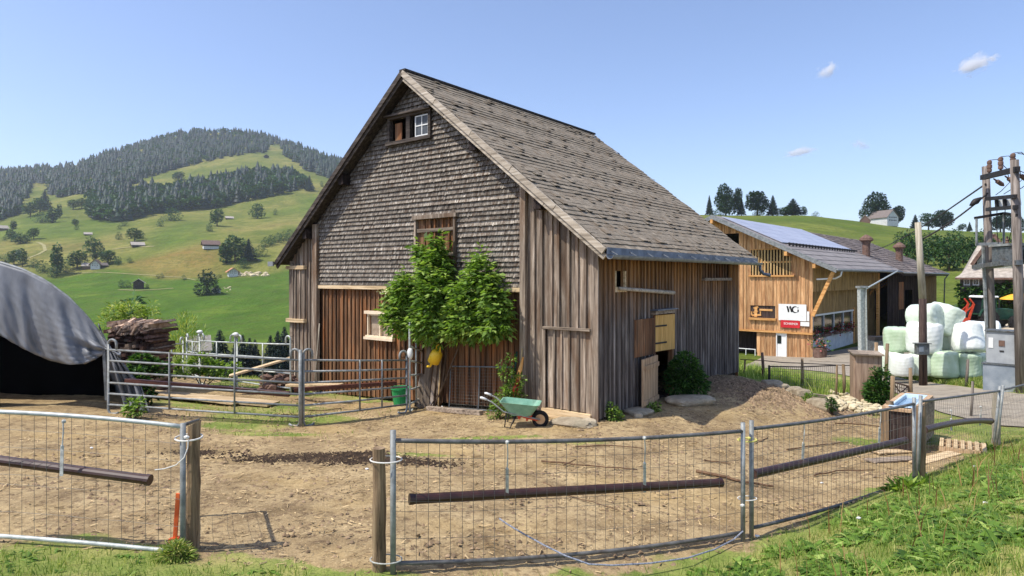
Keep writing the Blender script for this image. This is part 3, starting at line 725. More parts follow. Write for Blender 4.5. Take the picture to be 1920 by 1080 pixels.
# ---- tall narrow shutter on the left strip
xa, xb = gb(548, 550)[0], gb(577, 550)[0]; za, zb_ = gb(560, 597)[1], gb(560, 505)[1]
m = MB(); boards(m, xa, xb, lambda x: za, lambda x: zb_, .17, lambda u, w, z: (u, -.075 - w, z), batten=.04)
sh = m.build('tall_shutter', M['board_grey'], barn)
for zz in (za - .1, zb_): 
    m = MB(); m.box(xa - .06, xb + .05, -.17, -.066, zz, zz + .1, .9); m.build('shutter_rail', M['beam_pale'], sh)
# ---- board door beside the corner
m = MB(); boards(m, gx0 + .015, gx1 - .015, lambda x: gz0 + .01, lambda x: gz1 - .03, .19, lambda u, w, z: (u, -.005 - w, z), batten=.04)
bd = m.build('board_door', M['board_grey'], barn)
m = MB(); m.box(gx0 - .05, gx1 + .12, -.115, -.06, gz1 - .02, gz1 + .03, .3); m.build('drip_edge', M['beam_grey'], bd)
m = MB(); m.box(gx0 - .07, gx0 - .0, -.1, -.05, gz0, gz1 - .03, .6); m.build('door_post', M['board_grey'], bd)
m = MB(); m.box(gx0 - .06, -.1, -.14, -.03, gz0 - .2, gz0 - .005, .95); m.build('sill_beam', M['beam_pale'], barn)
# ---- stable door in the side wall: yellow upper leaf shut, tan lower leaf swung open
sdoor = thing('stable_door', None, None); sdoor.parent = barn
y0, y1 = dmid, dr[1]; zt = dr[3]; zm = sdw(1240, 656)[1]
m = MB(); m.box(.03, .14, y0 - .1, y1 + .02, zt + .02, zt + .09); m.build('lintel', M['beam_grey'], sdoor)
m = MB(); m.box(.02, .2, y0 - .12, y1 + .06, zt + .1, zt + .125); m.build('lintel_flashing', M['metal_blue'], sdoor)
m = MB(); m.box(-.02, .09, y0 - .07, y0 - .002, -.1, zt); m.box(-.02, .08, y1 + .002, y1 + .09, -.1, zt); m.build('door_frame', M['board_brown'], sdoor)
R = Matrix.Translation((.1, y1 + .02, 0)) @ Matrix.Rotation(math.radians(-6), 4, 'Z')
up = MB(); wl = y1 - y0 + .1
for i in range(2): up.box(-.0, .04, -wl * (i + 1) / 2 + .004, -wl * i / 2 - .004, zm, zt - .01, .4 + .2 * i, M=R)
ul = up.build('upper_leaf', M['door_yellow'], sdoor)
for zz in (zm + .16, zt - .26):
    m = MB(); m.box(.042, .055, -wl + .02, -wl * .38, zz, zz + .035, M=R); m.build('hinge', M['steel_dark'], ul)
wl2 = dmid - dr[0]; R2 = Matrix.Translation((.13, y0 - .06, 0)) @ Matrix.Rotation(math.radians(8), 4, 'Z'); zl0, zl1 = sdw(1203, 758)[1], sdw(1203, 668)[1]
lo = MB()
for i in range(2): lo.box(0, .04, -wl2 * (i + 1) / 2 + .004, -wl2 * i / 2 - .004, zl0, zl1, .4 + .25 * i, M=R2)
ll = lo.build('lower_leaf', M['door_tan'], sdoor)
for zz in (zl0 + .08, zl1 - .22):
    m = MB(); m.box(.042, .075, -wl2 + .03, -.02, zz, zz + .09, M=R2); m.build('ledge', M['door_tan'], ll)
m = MB(); boards(m, dr[0] + .02, dmid - .09, lambda y: zl1 + .02, lambda y: zt - .05, .2, lambda u, w, z: (.068 + w, u, z), batten=.0); m.build('brown_panel', M['board_brown'], barn)
# ---- side openings, pole
m = MB(); y0, y1, z0, z1 = vent; m.box(-.02, .07, y0 - .05, y0, z0, z1); m.box(-.02, .07, y1, y1 + .05, z0, z1); m.box(-.02, .08, y0 - .05, y1 + .05, z0 - .1, z0, .9); m.build('vent_opening', M['beam_pale'], barn)
y0, y1, z0, z1 = slat
m = MB(); m.box(-.02, .12, y0 - .08, y1 + .08, z0 - .07, z0); m.box(-.02, .08, y0 - .08, y1 + .08, z1, z1 + .05)
sw = m.build('slatted_opening', M['beam_grey'], barn)
m = MB()
for i in range(9):
    y = y0 + (y1 - y0) * (i + .5) / 9; m.box(.0, .03, y - .035, y + .035, z0, z1)
m.build('slat', M['board_brown'], sw)
m = MB(); ya, za = sdw(1152, 541); yb, zb_ = sdw(1250, 547); m.tube([(.11, ya, za), (.17, yb, zb_ - .02)], [.035, .045], 8); m.build('hay_pole', M['verge_pale'], barn, smooth=True)
# ------------------------------------------------------------------ the larch-clad farm barn on the right
FO = Vector((20.7, 44.0, 0.0)); FRZ = math.atan2(-.672, .740)
farm = thing('farm_barn', 'large orange larch barn with solar panels on its low roof', 'barn', FO, FRZ)
def gw(px, py):
    q = (px - CX) / F; s = (FO.x - q * FO.y) / (.740 + .672 * q); Y = FO.y + .672 * s
    return -s, CZ - (py - HY) / F * Y
def sw_(px, py, off=0.0):               # on a plane parallel to the long side, pushed out by off along +x
    ox, oy = FO.x + .740 * off, FO.y - .672 * off
    q = (px - CX) / F; r = (q * oy - ox) / (.672 - .740 * q); Y = oy + .740 * r
    return r, CZ - (py - HY) / F * Y
RX, RZ_, EX, EZ_ = -6.9, 7.32, 1.7, 3.27; Y0_, Y1_ = -.9, 18.3
frz = lambda x: RZ_ - (RZ_ - EZ_) * (x - RX) / (EX - RX) if x > RX else RZ_ - (RZ_ - EZ_) * (RX - x) / (EX - RX)
fu = lambda x: frz(x) - .3
GB = -3.05
zc = gw(1450, 620)[1]                    # lower edge of the upper cladding
latt = (gw(1409, 490)[0], gw(1484, 490)[0], gw(1450, 516)[1], gw(1450, 468)[1])
pic = (gw(1407, 585)[0], gw(1455, 585)[0], gw(1430, 596)[1], gw(1430, 573)[1])
gap = (gw(1350, 450)[0], gw(1387, 450)[0], gw(1370, 474)[1], gw(1370, 438)[1])
m = MB(); boards(m, -13.6, -.02, lambda x: zc, fu, .27, fg, holes=[latt, pic, gap], batten=.07)
m.build('gable_wall', M['larch'], farm)
dx0, dx1 = gw(1455, 650)[0], gw(1475, 650)[0]; xd = gw(1418, 650)[0]; dz = gw(1465, 622)[1]
m = MB(); boards(m, xd, -.05, lambda x: GB, lambda x: zc - .06, .27, lambda u, w, z: (u, .12 - w, z), holes=[(dx0, dx1, GB - 1, dz)], batten=.07)
m.build('ground_floor_wall', M['larch'], farm)
m = MB(); m.box(-13.6, -.01, -.1, .3, zc - .14, zc - .004); m.build('floor_beam', M['larch_beam'], farm)
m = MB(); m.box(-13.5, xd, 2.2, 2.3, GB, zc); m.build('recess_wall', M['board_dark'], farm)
m = MB(); a = MB()
frame(m, dx0 + .07, dx1 - .07, GB + .05, dz - .1, .065, .0, .12); m.box(dx0 + .07, dx1 - .07, .05, .1, GB + .05, dz - .1)
fd = m.build('stable_door', M['white'], farm)
m = MB(); m.box(dx0 + .04, dx0 + .36, .03, .049, GB + 1.0, dz - .28); m.build('door_glass', M['glass_dark'], fd)
# railing in the open recess
m = MB(); xr = gw(1390, 650)[0] - 1.0; zr = gw(1400, 654)[1]
m.tube([(xr, -.05, zr), (xd - .03, -.05, zr)], .035, 6); m.tube([(xr, -.05, zr - .5), (xd - .03, -.05, zr - .5)], .025, 6)
for i in range(4): m.tube([(xr + (xd - .06 - xr) * i / 3, -.05, GB), (xr + (xd - .06 - xr) * i / 3, -.05, zr)], .03, 6)
m.build('railing', M['white'], farm)
# lattice opening
x0, x1, z0, z1 = latt
m = MB(); m.box(x0 - .15, x1 + .25, -.2, -.0, z0 - .1, z0 - .01)
lt = m.build('lattice_opening', M['larch_beam'], farm)
m = MB(); n = 13
for i in range(n):
    x = x0 + (x1 - x0) * (i + .5) / n; m.box(x - .055, x + .055, -.04, .0, z0, z1)
m.build('slat', M['larch_shade'], lt)
m = MB(); m.box(x0 - .05, x1 + .05, -.07, .0, z1 + .005, z1 + .08); m.build('head_rail', M['larch_beam'], lt)
m = MB(); zm_ = z0 + (z1 - z0) * .52; m.box(x0, x1, .003, .06, zm_ - .07, zm_ + .05); m.beam((x0 + .3, .1, z1), (x0 + 1.1, .1, z0), .1, .14); m.build('brace', M['larch_beam'], lt)
# small dark opening with a fretwork panel
x0, x1, z0, z1 = pic
m = MB(); m.box(x0, x1, .03, .06, z0, z1); pw = m.build('fretwork_window', M['board_dark'], farm)
m = MB(); m.box(x0 - .05, x1 + .05, -.22, -.035, z0 - .16, z0 - .0); m.build('sill', M['larch_beam'], pw)
m = MB(); cx = x0 + (x1 - x0) * .24; zz = z0 + .05
for (ax, az, bx_, bz, ww) in ((-.05, .0, -.02, .72, .2), (-.32, .1, .35, .16, .13), (-.34, .1, -.34, .4, .1), (.3, .1, .3, .42, .08), (-.2, .62, .14, .74, .14), (-.2, .3, .1, .45, .14)):
    m.beam((cx + ax, -.01 - .01 * ww, zz + az), (cx + bx_, -.01 - .01 * ww, zz + bz), .035, ww, up=(0, 0, 1) if abs(bx_ - ax) > .1 else (1, 0, 0))
m.box(cx + .22, x1 - .25, -.01, .02, zz + .46, zz + .6); m.build('fretwork', M['larch_beam'], pw)
# side wall: boarded skirt under the eave, recessed wall below
REC = -.9
zsk = sw_(1600, 543)[1]
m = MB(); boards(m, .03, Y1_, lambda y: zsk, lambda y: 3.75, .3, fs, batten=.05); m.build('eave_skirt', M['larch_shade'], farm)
yw0, yw1 = sw_(1535, 630, REC)[0], sw_(1597, 630, REC)[0]
zwt = lambda y: -.35; zb0 = -1.55
wt = -.2
yE = sw_(1640, 600, REC)[0]
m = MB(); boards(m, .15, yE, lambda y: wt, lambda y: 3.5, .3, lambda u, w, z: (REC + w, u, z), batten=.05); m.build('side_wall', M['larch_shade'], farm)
m = MB(); m.box(REC - .05, REC + .03, .15, yw1 + .3, -3.6, zb0, .5); m.build('base_wall', M['plaster'], farm)
m = MB(); m.box(REC - .08, REC - .03, .15, yw1 + .3, zb0 + .002, wt); m.build('window_glass', M['glass_dark'], farm)
k = 5
for i in range(k + 1):
    y = .2 + (yw1 - .2) * i / k; m = MB(); m.box(REC - .02, REC + .06, y - .05, y + .05, zb0 + .003, wt - .002, .9); m.build('window_post', M['plaster'], farm)
m = MB(); m.box(REC - .02, REC + .09, .15, yw1 + .25, wt + .001, wt + .13, .9); m.build('window_head', M['white'], farm)
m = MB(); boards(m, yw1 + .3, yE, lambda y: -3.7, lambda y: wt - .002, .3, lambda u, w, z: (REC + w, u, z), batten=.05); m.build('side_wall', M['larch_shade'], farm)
m = MB(); m.box(REC - .1, REC + .12, yw1 + .3, yw1 + .55, -3.7, wt + .3); m.build('door_post', M['larch_beam'], farm)
yF = Y1_ - .5
m = MB(); boards(m, yE + 1.4, yF, lambda y: -.9, lambda y: 3.5, .3, lambda u, w, z: (-2.6 + w, u, z), batten=.05); m.build('recess_wall', M['larch_shade'], farm)
m = MB(); m.box(-2.66, -2.56, yE, yF + 1, -4.2, -.905, .5); m.build('base_wall', M['plaster'], farm)
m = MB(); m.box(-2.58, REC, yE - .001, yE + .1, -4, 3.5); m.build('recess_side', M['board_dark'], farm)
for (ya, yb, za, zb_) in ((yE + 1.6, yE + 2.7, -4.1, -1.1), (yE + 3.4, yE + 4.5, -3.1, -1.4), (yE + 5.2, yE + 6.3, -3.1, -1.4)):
    m = MB(); m.box(-2.55, -2.5, ya, yb, za, zb_); m.build('shade_panel', M['board_dark'], farm)  # solid panels with the openings' inner shade as their colour
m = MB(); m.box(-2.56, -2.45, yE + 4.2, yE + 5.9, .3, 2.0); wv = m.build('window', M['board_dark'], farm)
m = MB(); m.box(-.12, .06, Y1_ - .5, Y1_, -4.2, 3.0); m.build('end_post', M['larch_beam'], farm)
for i in range(5):
    y = yE - 4 + i * 2.2; m = MB(); m.beam((REC - .05 if y < yE else -2.5, y, 1.0), (-.06, y, 2.5), .14, .16); m.build('eave_brace', M['larch_beam'], farm)
m = MB(); boards(m, 0, Y1_, lambda y: -3, lambda y: 3.3, .5, lambda u, w, z: (-13.6 - w, u, z), batten=0); m.build('far_side_wall', M['larch_shade'], farm)
m = MB(); boards(m, -13.6, -.9, lambda y: -3.5, fu, .5, lambda u, w, z: (u, Y1_ - .2 + w, z), batten=0); m.build('back_wall', M['board_dark'], farm)
m = MB(); m.box(-13.4, -2.7, 6, 6.1, -3, 3.2); m.build('inner_partition', M['board_dark'], farm)
m = MB(); m.beam((.06, -.25, gw(1518, 592)[1]), (EX - .35, -.25, EZ_ - .25), .2, .22); m.build('strut', M['larch_beam'], farm)
for x in (-1.5, .35, -6.9):
    m = MB(); m.box(x - .1, x + .1, Y0_ - .12, .0, frz(x) - .62, frz(x) - .33); m.build('purlin_end', M['larch_beam'], farm)
# roof
def slab(mb, x0, x1, y0, y1, up0, up1, fz, tone=None):
    vs = [(x, y, fz(x) + u) for u in (up0, up1) for y in (y0, y1) for x in (x0, x1)]
    mb.add(vs, [(0, 2, 3, 1), (4, 5, 7, 6), (0, 1, 5, 4), (2, 6, 7, 3), (0, 4, 6, 2), (1, 3, 7, 5)], tone)
m = MB(); slab(m, RX, EX, Y0_, Y1_, -.22, 0, frz); slab(m, 2 * RX - EX, RX, Y0_, Y1_, -.22, 0, frz)
froof = m.build('roof', M['sheet_roof'], farm)
m = MB(); slab(m, RX, EX + .03, Y0_ - .06, Y0_ - .003, -.3, .03, frz); slab(m, 2 * RX - EX, RX, Y0_ - .06, Y0_ - .003, -.3, .03, frz); m.build('verge_board', M['gutter'], farm)
xs0 = RX + (EX - RX) * .56
nx, ny = 5, 10
m = MB()
for i in range(nx):
    for j in range(ny):
        xa = RX + .25 + (xs0 - RX - .3) * i / nx; xb = RX + .25 + (xs0 - RX - .3) * (i + 1) / nx
        ya = Y0_ + 1.1 + (Y1_ - Y0_ - 1.2) * j / ny; yb = Y0_ + 1.1 + (Y1_ - Y0_ - 1.2) * (j + 1) / ny
        slab(m, xa + .015, xb - .015, ya + .015, yb - .015, .05, .1, frz)
m.build('solar_panels', M['solar'], froof)
m = MB()
for i in range(24):
    y = Y0_ + 1.4 + i * .72; x = xs0 + .35
    m.beam((x, y, frz(x) + .02), (x, y, frz(x) + .26), .08, .1); m.beam((x, y, frz(x) + .24), (x - .3, y + .05, frz(x - .3) + .03), .05, .07)
m.tube([(xs0 + .35, Y0_ + 1.2, frz(xs0 + .35) + .22), (xs0 + .35, Y1_ - .2, frz(xs0 + .35) + .22)], .035, 6)
m.tube([(xs0 + .35, Y0_ + 1.2, frz(xs0 + .35) + .12), (xs0 + .35, Y1_ - .2, frz(xs0 + .35) + .12)], .035, 6)
m.build('snow_guard', M['steel_dark'], froof)
m = MB()
for xx in (xs0 + .9, xs0 + 1.7, xs0 + 2.5, xs0 + 3.2): slab(m, xx, xx + .06, Y0_, Y1_, .003, .04, frz)
m.build('roof_seam', M['sheet_roof'], froof)
m = MB(); m.tube([(EX + .1, Y0_ - .1, EZ_ - .12), (EX + .1, Y1_, EZ_ - .14)], .09, 8); m.build('gutter', M['gutter'], farm, smooth=True)
m = MB(); m.tube([(EX + .08, Y0_ + 1.0, EZ_ - .2), (EX + .02, Y0_ + 1.0, EZ_ - .5), (EX - .3, Y0_ + 1.0, EZ_ - .68), (.2, Y0_ + 1.0, EZ_ - .75)], .06, 8); m.build('downpipe', M['white'], farm, smooth=True)

# ---- old barn behind it with the same roof pitch
OB = wmat(farm) @ Vector((0, 18.5, 0))
old = thing('old_barn', 'dark timber barn with worn grey roof and two vent stacks behind the solar roof', 'barn', OB, FRZ)
L2 = 24.0
oz = lambda x: frz(x) - .12
m = MB(); slab(m, RX, EX + .1, 0, L2, -.3, -.05, oz); slab(m, 2 * RX - EX, RX, 0, L2, -.3, -.05, oz)
orf = m.build('roof', M['board_dark'], old)
m = MB(); pit = .55; k = int((EX + .2 - RX) / pit)
for i in range(k + 1):
    xa = EX + .15 - i * pit; y = -rnd(0, .5)
    while y < L2:
        w = rnd(.5, .9); y0_, y1_ = max(0, y), min(L2, y + w); y += w; li = rnd(.03, .08)
        xb = max(xa - pit * 1.2, RX); 
        if xb >= xa: continue
        m.add([(xa, y0_, oz(xa) + li), (xa, y1_, oz(xa) + li), (xb, y1_, oz(xb)), (xb, y0_, oz(xb)), (xa, y0_, oz(xa) - .03), (xa, y1_, oz(xa) - .03)], [(0, 1, 2, 3), (4, 5, 1, 0)])
m.build('tiles', M['roof_old'], orf)
m = MB(); m.tube([(EX + .18, 0.1, oz(EX) - .1), (EX + .18, L2, oz(EX) - .12)], .09, 8); m.build('gutter', M['gutter'], old, smooth=True)
m = MB(); m.tube([(EX + .15, L2 - .2, oz(EX) - .2), (EX - .2, L2 - .2, oz(EX) - .7), (EX - .35, L2 - .2, -3.6)], .07, 8); m.build('downpipe', M['gutter'], old, smooth=True)
m = MB(); boards(m, .05, L2 - .3, lambda y: -4.2, lambda y: oz(0) - .35, .35, lambda u, w, z: (0.6 + w, u, z), batten=.06, holes=[(7, 10.5, -5, 1.4)]); m.build('side_wall', M['board_dark'], old)
m = MB(); boards(m, -13.6, .6, lambda y: -4, lambda x: oz(x) - .35, .4, lambda u, w, z: (u, L2 - .3 + w, z), batten=.0); m.build('end_wall', M['board_dark'], old)
m = MB(); m.box(.64, .7, 4.2, 6.3, -.4, 2.2); m.build('hatch', M['board_brown'], old)
m = MB(); boards(m, 14, L2 - .32, lambda y: -1.2, lambda y: oz(0) - .4, .35, lambda u, w, z: (.68 + w, u, z), batten=.06); m.build('upper_wall', M['larch_shade'], old)
m = MB(); m.box(-4, -3.9, .3, L2 - .6, -4, 3.3); m.build('inner_partition', M['board_dark'], old)
for (px, pt, pb, Yr) in ((1627, 447, 478, 2.2), (1712, 457, 487, 12.5)):
    x = -1.6 if Yr < 5 else -.9
    z = oz(x); hh = 2.2
    ch = MB(); ch.lathe([(.34, -.5), (.34, hh * .52), (.4, hh * .54), (.4, hh * .6)], c=(x, Yr, z), n=14)
    c = ch.build('vent_stack', M['rust_brown'], old, smooth=False)
    ch = MB(); ch.lathe([(.46, hh * .6), (.62, hh * .65), (.56, hh * .74), (.24, hh * .86), (.06, hh * .9)], c=(x, Yr, z), n=14); ch.build('cap', M['rust_brown'], c)

# ---- boards and banners hung on the gable (each a thing)
def plate(name, px0, px1, py0, py1, off, m_, label, cat, th=.03, group=None):
    xa, za = gw(px0, py1); xb, zb_ = gw(px1, py0)
    W = wmat(farm); b = W @ Vector(((xa + xb) / 2, -off, za)); t = thing(name, label, cat, b, FRZ, group)
    mb = MB(); w = xb - xa; h = zb_ - za; N = 10
    mb.box(-w / 2, w / 2, -th, 0, 0, h); mb.build('panel', m_, t); return t, w, h
sg, w, h = plate('banner', 1461, 1513, 571, 600, .1, M['white'], 'white banner with black letters WG on the larch gable', 'banner')
def stroke(mb, pts, y=-.036, d=.006): mb.prism(pts, lambda u, v, a: (u, y - a, v), 0, d)
m = MB(); hh = h * .36; b0 = h * .52; s = hh
def W_(x, thick, thin):
    stroke(m, [(x, b0 + s), (x + thick, b0 + s), (x + thick + .22 * s, b0), (x + .24 * s, b0)])
    stroke(m, [(x + thick + .02 * s, b0), (x + thick + .12 * s + thin * 0, b0), (x + .56 * s, b0 + s * .9), (x + .5 * s, b0 + s * .9)], -.0425)
W_(-.95 * s, .26 * s, .08 * s); W_(-.45 * s, .26 * s, .08 * s)
def arc(cx, cz, r, a0, a1, t0, t1, n=10, y=-.036):
    for i in range(n):
        u0, u1 = i / n, (i + 1) / n; A0, A1 = a0 + (a1 - a0) * u0, a0 + (a1 - a0) * u1
        w0 = t0 + (t1 - t0) * math.sin(PI * u0); w1 = t0 + (t1 - t0) * math.sin(PI * u1)
        p = [(cx + (r + w0 / 2) * math.cos(A0), cz + (r + w0 / 2) * math.sin(A0)), (cx + (r + w1 / 2) * math.cos(A1), cz + (r + w1 / 2) * math.sin(A1)),
             (cx + (r - w1 / 2) * math.cos(A1), cz + (r - w1 / 2) * math.sin(A1)), (cx + (r - w0 / 2) * math.cos(A0), cz + (r - w0 / 2) * math.sin(A0))]
        stroke(m, p, y)
arc(.52 * s, b0 + .44 * s, .5 * s, math.radians(55), math.radians(300), .05 * s, .26 * s)
arc(.52 * s, b0 + .44 * s, .5 * s, math.radians(300), math.radians(352), .05 * s, .1 * s, 5)
stroke(m, [(.86 * s, b0 + .1 * s), (1.06 * s, b0 + .1 * s), (1.06 * s, b0 + .46 * s), (.86 * s, b0 + .46 * s)], -.043)
stroke(m, [(.84 * s, b0 + .7 * s), (.98 * s, b0 + .66 * s), (1.0 * s, b0 + .94 * s)], -.043)
m.build('lettering', M['ink'], sg)
rs, w, h = plate('banner', 1465, 1501, 601, 613.5, .1, M['red'], 'red banner with white lettering under the large white one', 'banner')
def text_mesh(name, body, size, par, m_, loc, fitw=None):
    cu = bpy.data.curves.new(name, 'FONT'); cu.body = body; cu.size = size; cu.extrude = .004; cu.align_x = 'CENTER'; cu.align_y = 'CENTER'
    o = bpy.data.objects.new(name, cu); COL.objects.link(o)
    dg = bpy.context.evaluated_depsgraph_get(); me = bpy.data.meshes.new_from_object(o.evaluated_get(dg)); bpy.data.objects.remove(o)
    q = bpy.data.objects.new(name, me); COL.objects.link(q); me.materials.clear(); me.materials.append(m_)
    q.parent = par; q.location = loc; q.rotation_euler = (PI / 2, 0, 0)
    if fitw:
        xs = [v.co.x for v in me.vertices]; k = fitw / (max(xs) - min(xs)); q.scale = (k, k * 1.05, 1)
    return q
text_mesh('lettering', 'SCHIRMER', .3, rs, M['white'], (.04, -.037, h * .52), w * .74)
ws, w, h = plate('banner', 1502, 1518.5, 604, 611, .1, M['white'], 'small white board beside the red banner by the strut foot', 'sign')
ws2, w, h = plate('banner', 1514, 1518.5, 584, 602, .1, M['white'], 'narrow white strip at the right edge of the large banner', 'sign')

# ---- geranium boxes, pot
def leaves(name, Pn, size, m_, nrm_up=.5, parent=None, base=None, asp=.45, tones=None, droop=0.0, dirs=None):
    """N little folded leaves at points Pn"""
    Pn = np.asarray(Pn); N = len(Pn); sz = np.broadcast_to(size, (N,)).astype(float)
    d = RNG.normal(size=(N, 3)) if dirs is None else np.asarray(dirs) + RNG.normal(size=(N, 3)) * .25
    d[:, 2] = d[:, 2] * .6 - droop
    d /= np.linalg.norm(d, axis=1, keepdims=True)
    u = RNG.normal(size=(N, 3)); u[:, 2] = np.abs(u[:, 2]) + nrm_up * 2
    s = np.cross(d, u); s /= np.linalg.norm(s, axis=1, keepdims=True) + 1e-9
    u = np.cross(s, d)
    L = sz[:, None]; w = L * asp
    a = Pn; mid = Pn + d * L * .45 - u * L * .06; l = mid + s * w * .5 + u * L * .1; r = mid - s * w * .5 + u * L * .1; tip = Pn + d * L - u * L * .1
    V = np.stack([a, l, tip, r], 1).reshape(-1, 3); Q = np.arange(4 * N).reshape(N, 4)
    t = RNG.uniform(0, 1, N) if tones is None else np.asarray(tones)
    return np_mesh(name, V, Q, m_, t, parent=parent, base=base)
def cloud_pts(blobs, n, shell=.55, pw=3.0):
    b = np.array(blobs); vol = (b[:, 3] * b[:, 4] * b[:, 5]) ** (pw / 3); i = RNG.choice(len(b), n, p=vol / vol.sum()); b = b[i]
    d = RNG.normal(size=(n, 3)); d /= np.linalg.norm(d, axis=1, keepdims=True)
    r = (shell + (1 - shell) * RNG.uniform(0, 1, n) ** .5); r = np.where(RNG.uniform(0, 1, n) < .25, RNG.uniform(0, 1, n) ** .4, r)
    return b[:, :3] + d * b[:, 3:] * r[:, None], d
W = wmat(farm)
for i in range(4):
    y = .9 + (yw1 - 1.0) * (i + .4) / 4; b = W @ Vector((REC + .3, y, zb0 - .12))
    t = thing('flower_box', ['window box of red geraniums nearest the gable corner', 'window box of red geraniums second from the gable corner', 'window box of red geraniums third from the gable corner', 'window box of red geraniums farthest from the gable corner'][i], 'flower box', b, FRZ, 'geranium boxes under the stable windows')
    m = MB(); m.box(-.14, .14, -.8, .8, -.1, .12); m.build('planter', M['rust_brown'], t)
    pts = np.array([0, 0, .25]) + RNG.normal(size=(170, 3)) * np.array([.16, .42, .17]); 
    leaves('foliage', pts[:70], .16, M['leaf_bush'], parent=t, asp=.8).matrix_parent_inverse.identity() if False else None
    V0 = (np.array(wmat(t))[:3, :3] @ pts.T).T + np.array(b)
    leaves('foliage', V0[:70], .17, M['leaf_bush'], parent=t, asp=.8); leaves('blossom', V0[70:], .15, M['petal_red'], parent=t, asp=.9)
b = G(1528, 671); b = W @ Vector((.55, -.35, 0)); b.z = H(b.x, b.y)
t = thing('flower_pot', 'wooden tub of pink flowers at the corner of the larch barn', 'plant pot', b, 0)
m = MB(); m.lathe([(.3, 0), (.4, .05), (.46, .7), (.42, .72), (.40, .6)], n=14); m.build('tub', M['rust_brown'], t)
pts = np.array(b) + np.array([0, 0, 1.0]) + RNG.normal(size=(160, 3)) * np.array([.28, .28, .22])
leaves('foliage', pts[:80], .2, M['leaf_bush'], parent=t, asp=.8); leaves('blossom', pts[80:], .14, leaf('petal_pink', S((150, 60, 66)), S((206, 120, 116)), S((226, 170, 160))), parent=t, asp=.9)
# ------------------------------------------------------------------ mobile mesh fence along the front
def gp(px, Y, dz=0.0):
    X = (px - CX) / F * Y; return Vector((X, Y, H(X, Y) + dz))
def at(px, py, Y): return P(px, py, Y)
def lerp(a, b, u): return a + (b - a) * u
def mesh_panel(label, b0, t0, b1, t1, post0=True, post1=True, sag=.05, sagb=.07, low=.1, ext=(.09, .06), vs=.105, group='wire mesh fence panels around the yard', post_m='galv', r=.021, rail_m='rail_grey', hs=(.2, .42, .5, .72, .86)):
    """b/t: bottom and top corners of the panel's frame; posts run on below the lower rail"""
    t = thing('mesh_fence', label, 'fence', b0, 0, group)
    N = 14
    def top(u): return lerp(t0, t1, u) - Vector((0, 0, sag * 4 * u * (1 - u)))
    def bot(u): return lerp(b0, b1, u) - Vector((0, 0, sagb * 4 * u * (1 - u)))
    m = MB()
    m.tube([top(i / N) for i in range(N + 1)], r, 8); m.build('top_rail', M[rail_m], t, smooth=True, world=True)
    m = MB(); m.tube([bot(i / N) for i in range(N + 1)], r, 8); m.build('bottom_rail', M[rail_m], t, smooth=True, world=True)
    for on, b, tt in ((post0, b0, t0), (post1, b1, t1)):
        if not on: continue
        d = (tt - b).normalized(); m = MB(); m.tube([b - d * (low + .05), tt + d * ext[0]], .026, 8); m.build('post', M[post_m], t, smooth=True, world=True)
    m = MB(); L = (b1 - b0).length; n = int(L / vs)
    for i in range(1, n):
        u = i / n + rnd(-.002, .002); m.tube([bot(u), top(u)], .0022, 4, caps=False)
    for h in hs:
        m.tube([lerp(bot(i / N), top(i / N), h) + Vector((0, 0, rnd(-.003, .003))) for i in range(N + 1)], .0018, 4, caps=False)
    m.build('wire_mesh', M['wire'], t, world=True)
    return t, top, bot
def hung_pipe(label, p0, p1, r=.05, straps=(), topf=None, bow=.0):
    t = thing('plastic_pipe', label, 'pipe', p0, 0, 'brown drain pipes hung along the fence')
    m = MB(); k = 8
    pts = [lerp(p0, p1, i / k) + Vector((0, 0, bow * 4 * (i / k) * (1 - i / k))) for i in range(k + 1)]
    m.tube(pts, r, 14); m.build('pipe', M['pipe_brown'], t, smooth=False, world=True)
    d = (p1 - p0).normalized()
    m = MB(); m.tube([p0 - d * .004, p0 + d * .035], r + .005, 14); m.build('pipe_collar', M['pipe_brown'], t, world=True)
    m = MB(); m.tube([p1 - d * .035, p1 + d * .004], r + .005, 14); m.build('pipe_collar', M['pipe_brown'], t, world=True)
    for ps, pt in straps:
        m = MB(); o = Vector((0, -.02, 0))
        m.beam(ps + o - Vector((0, 0, r)), lerp(ps, pt, .5) + o, .03, .006, up=(0, 1, 0)); m.tube([lerp(ps, pt, .5) + o, lerp(ps, pt, .8) + o + Vector((.006, 0, 0)), pt + o], .006, 6)
        m.lump(pt + Vector((0, -.01, 0)), (.022, .022, .022), seed=3, sub=1); m.lump(lerp(ps, pt, .5) + o, (.014, .014, .02), seed=5, sub=1)
        m.build('strap', M['strap'], t, world=True)
    return t
# centre panel
Ya, Yb = 5.65, 6.96
c_t0, c_b0 = at(737, 826, Ya), at(737, 1056, Ya); c_t1, c_b1 = at(1393, 808, Yb), at(1393, 998, Yb)
mesh_panel('middle front panel of wire mesh fence with brown pipe', c_b0, c_t0, c_b1, c_t1)
hung_pipe('long brown pipe tied to the middle front fence panel', at(768, 936, 5.8), at(1352, 905, 6.98), .046, [(at(951, 926, 6.12), at(951, 829, 6.0)), (at(1208, 913, 6.65), at(1208, 821, 6.5))])
# right front panel
r_t0, r_b0 = at(1409, 804, 7.02), at(1409, 990, 7.02); r_t1, r_b1 = at(1714, 757, 9.35), at(1714, 897, 9.35)
mesh_panel('front panel of wire mesh fence right of the middle one', r_b0, r_t0, r_b1, r_t1, sag=.03, sagb=.05)
hung_pipe('brown pipe sloping up along the second fence panel from the middle', at(1413, 889, 7.15), at(1697, 826, 9.3), .05, [(at(1503, 868, 7.75), at(1507, 793, 7.7)), (at(1646, 836, 8.85), at(1650, 769, 8.8))])
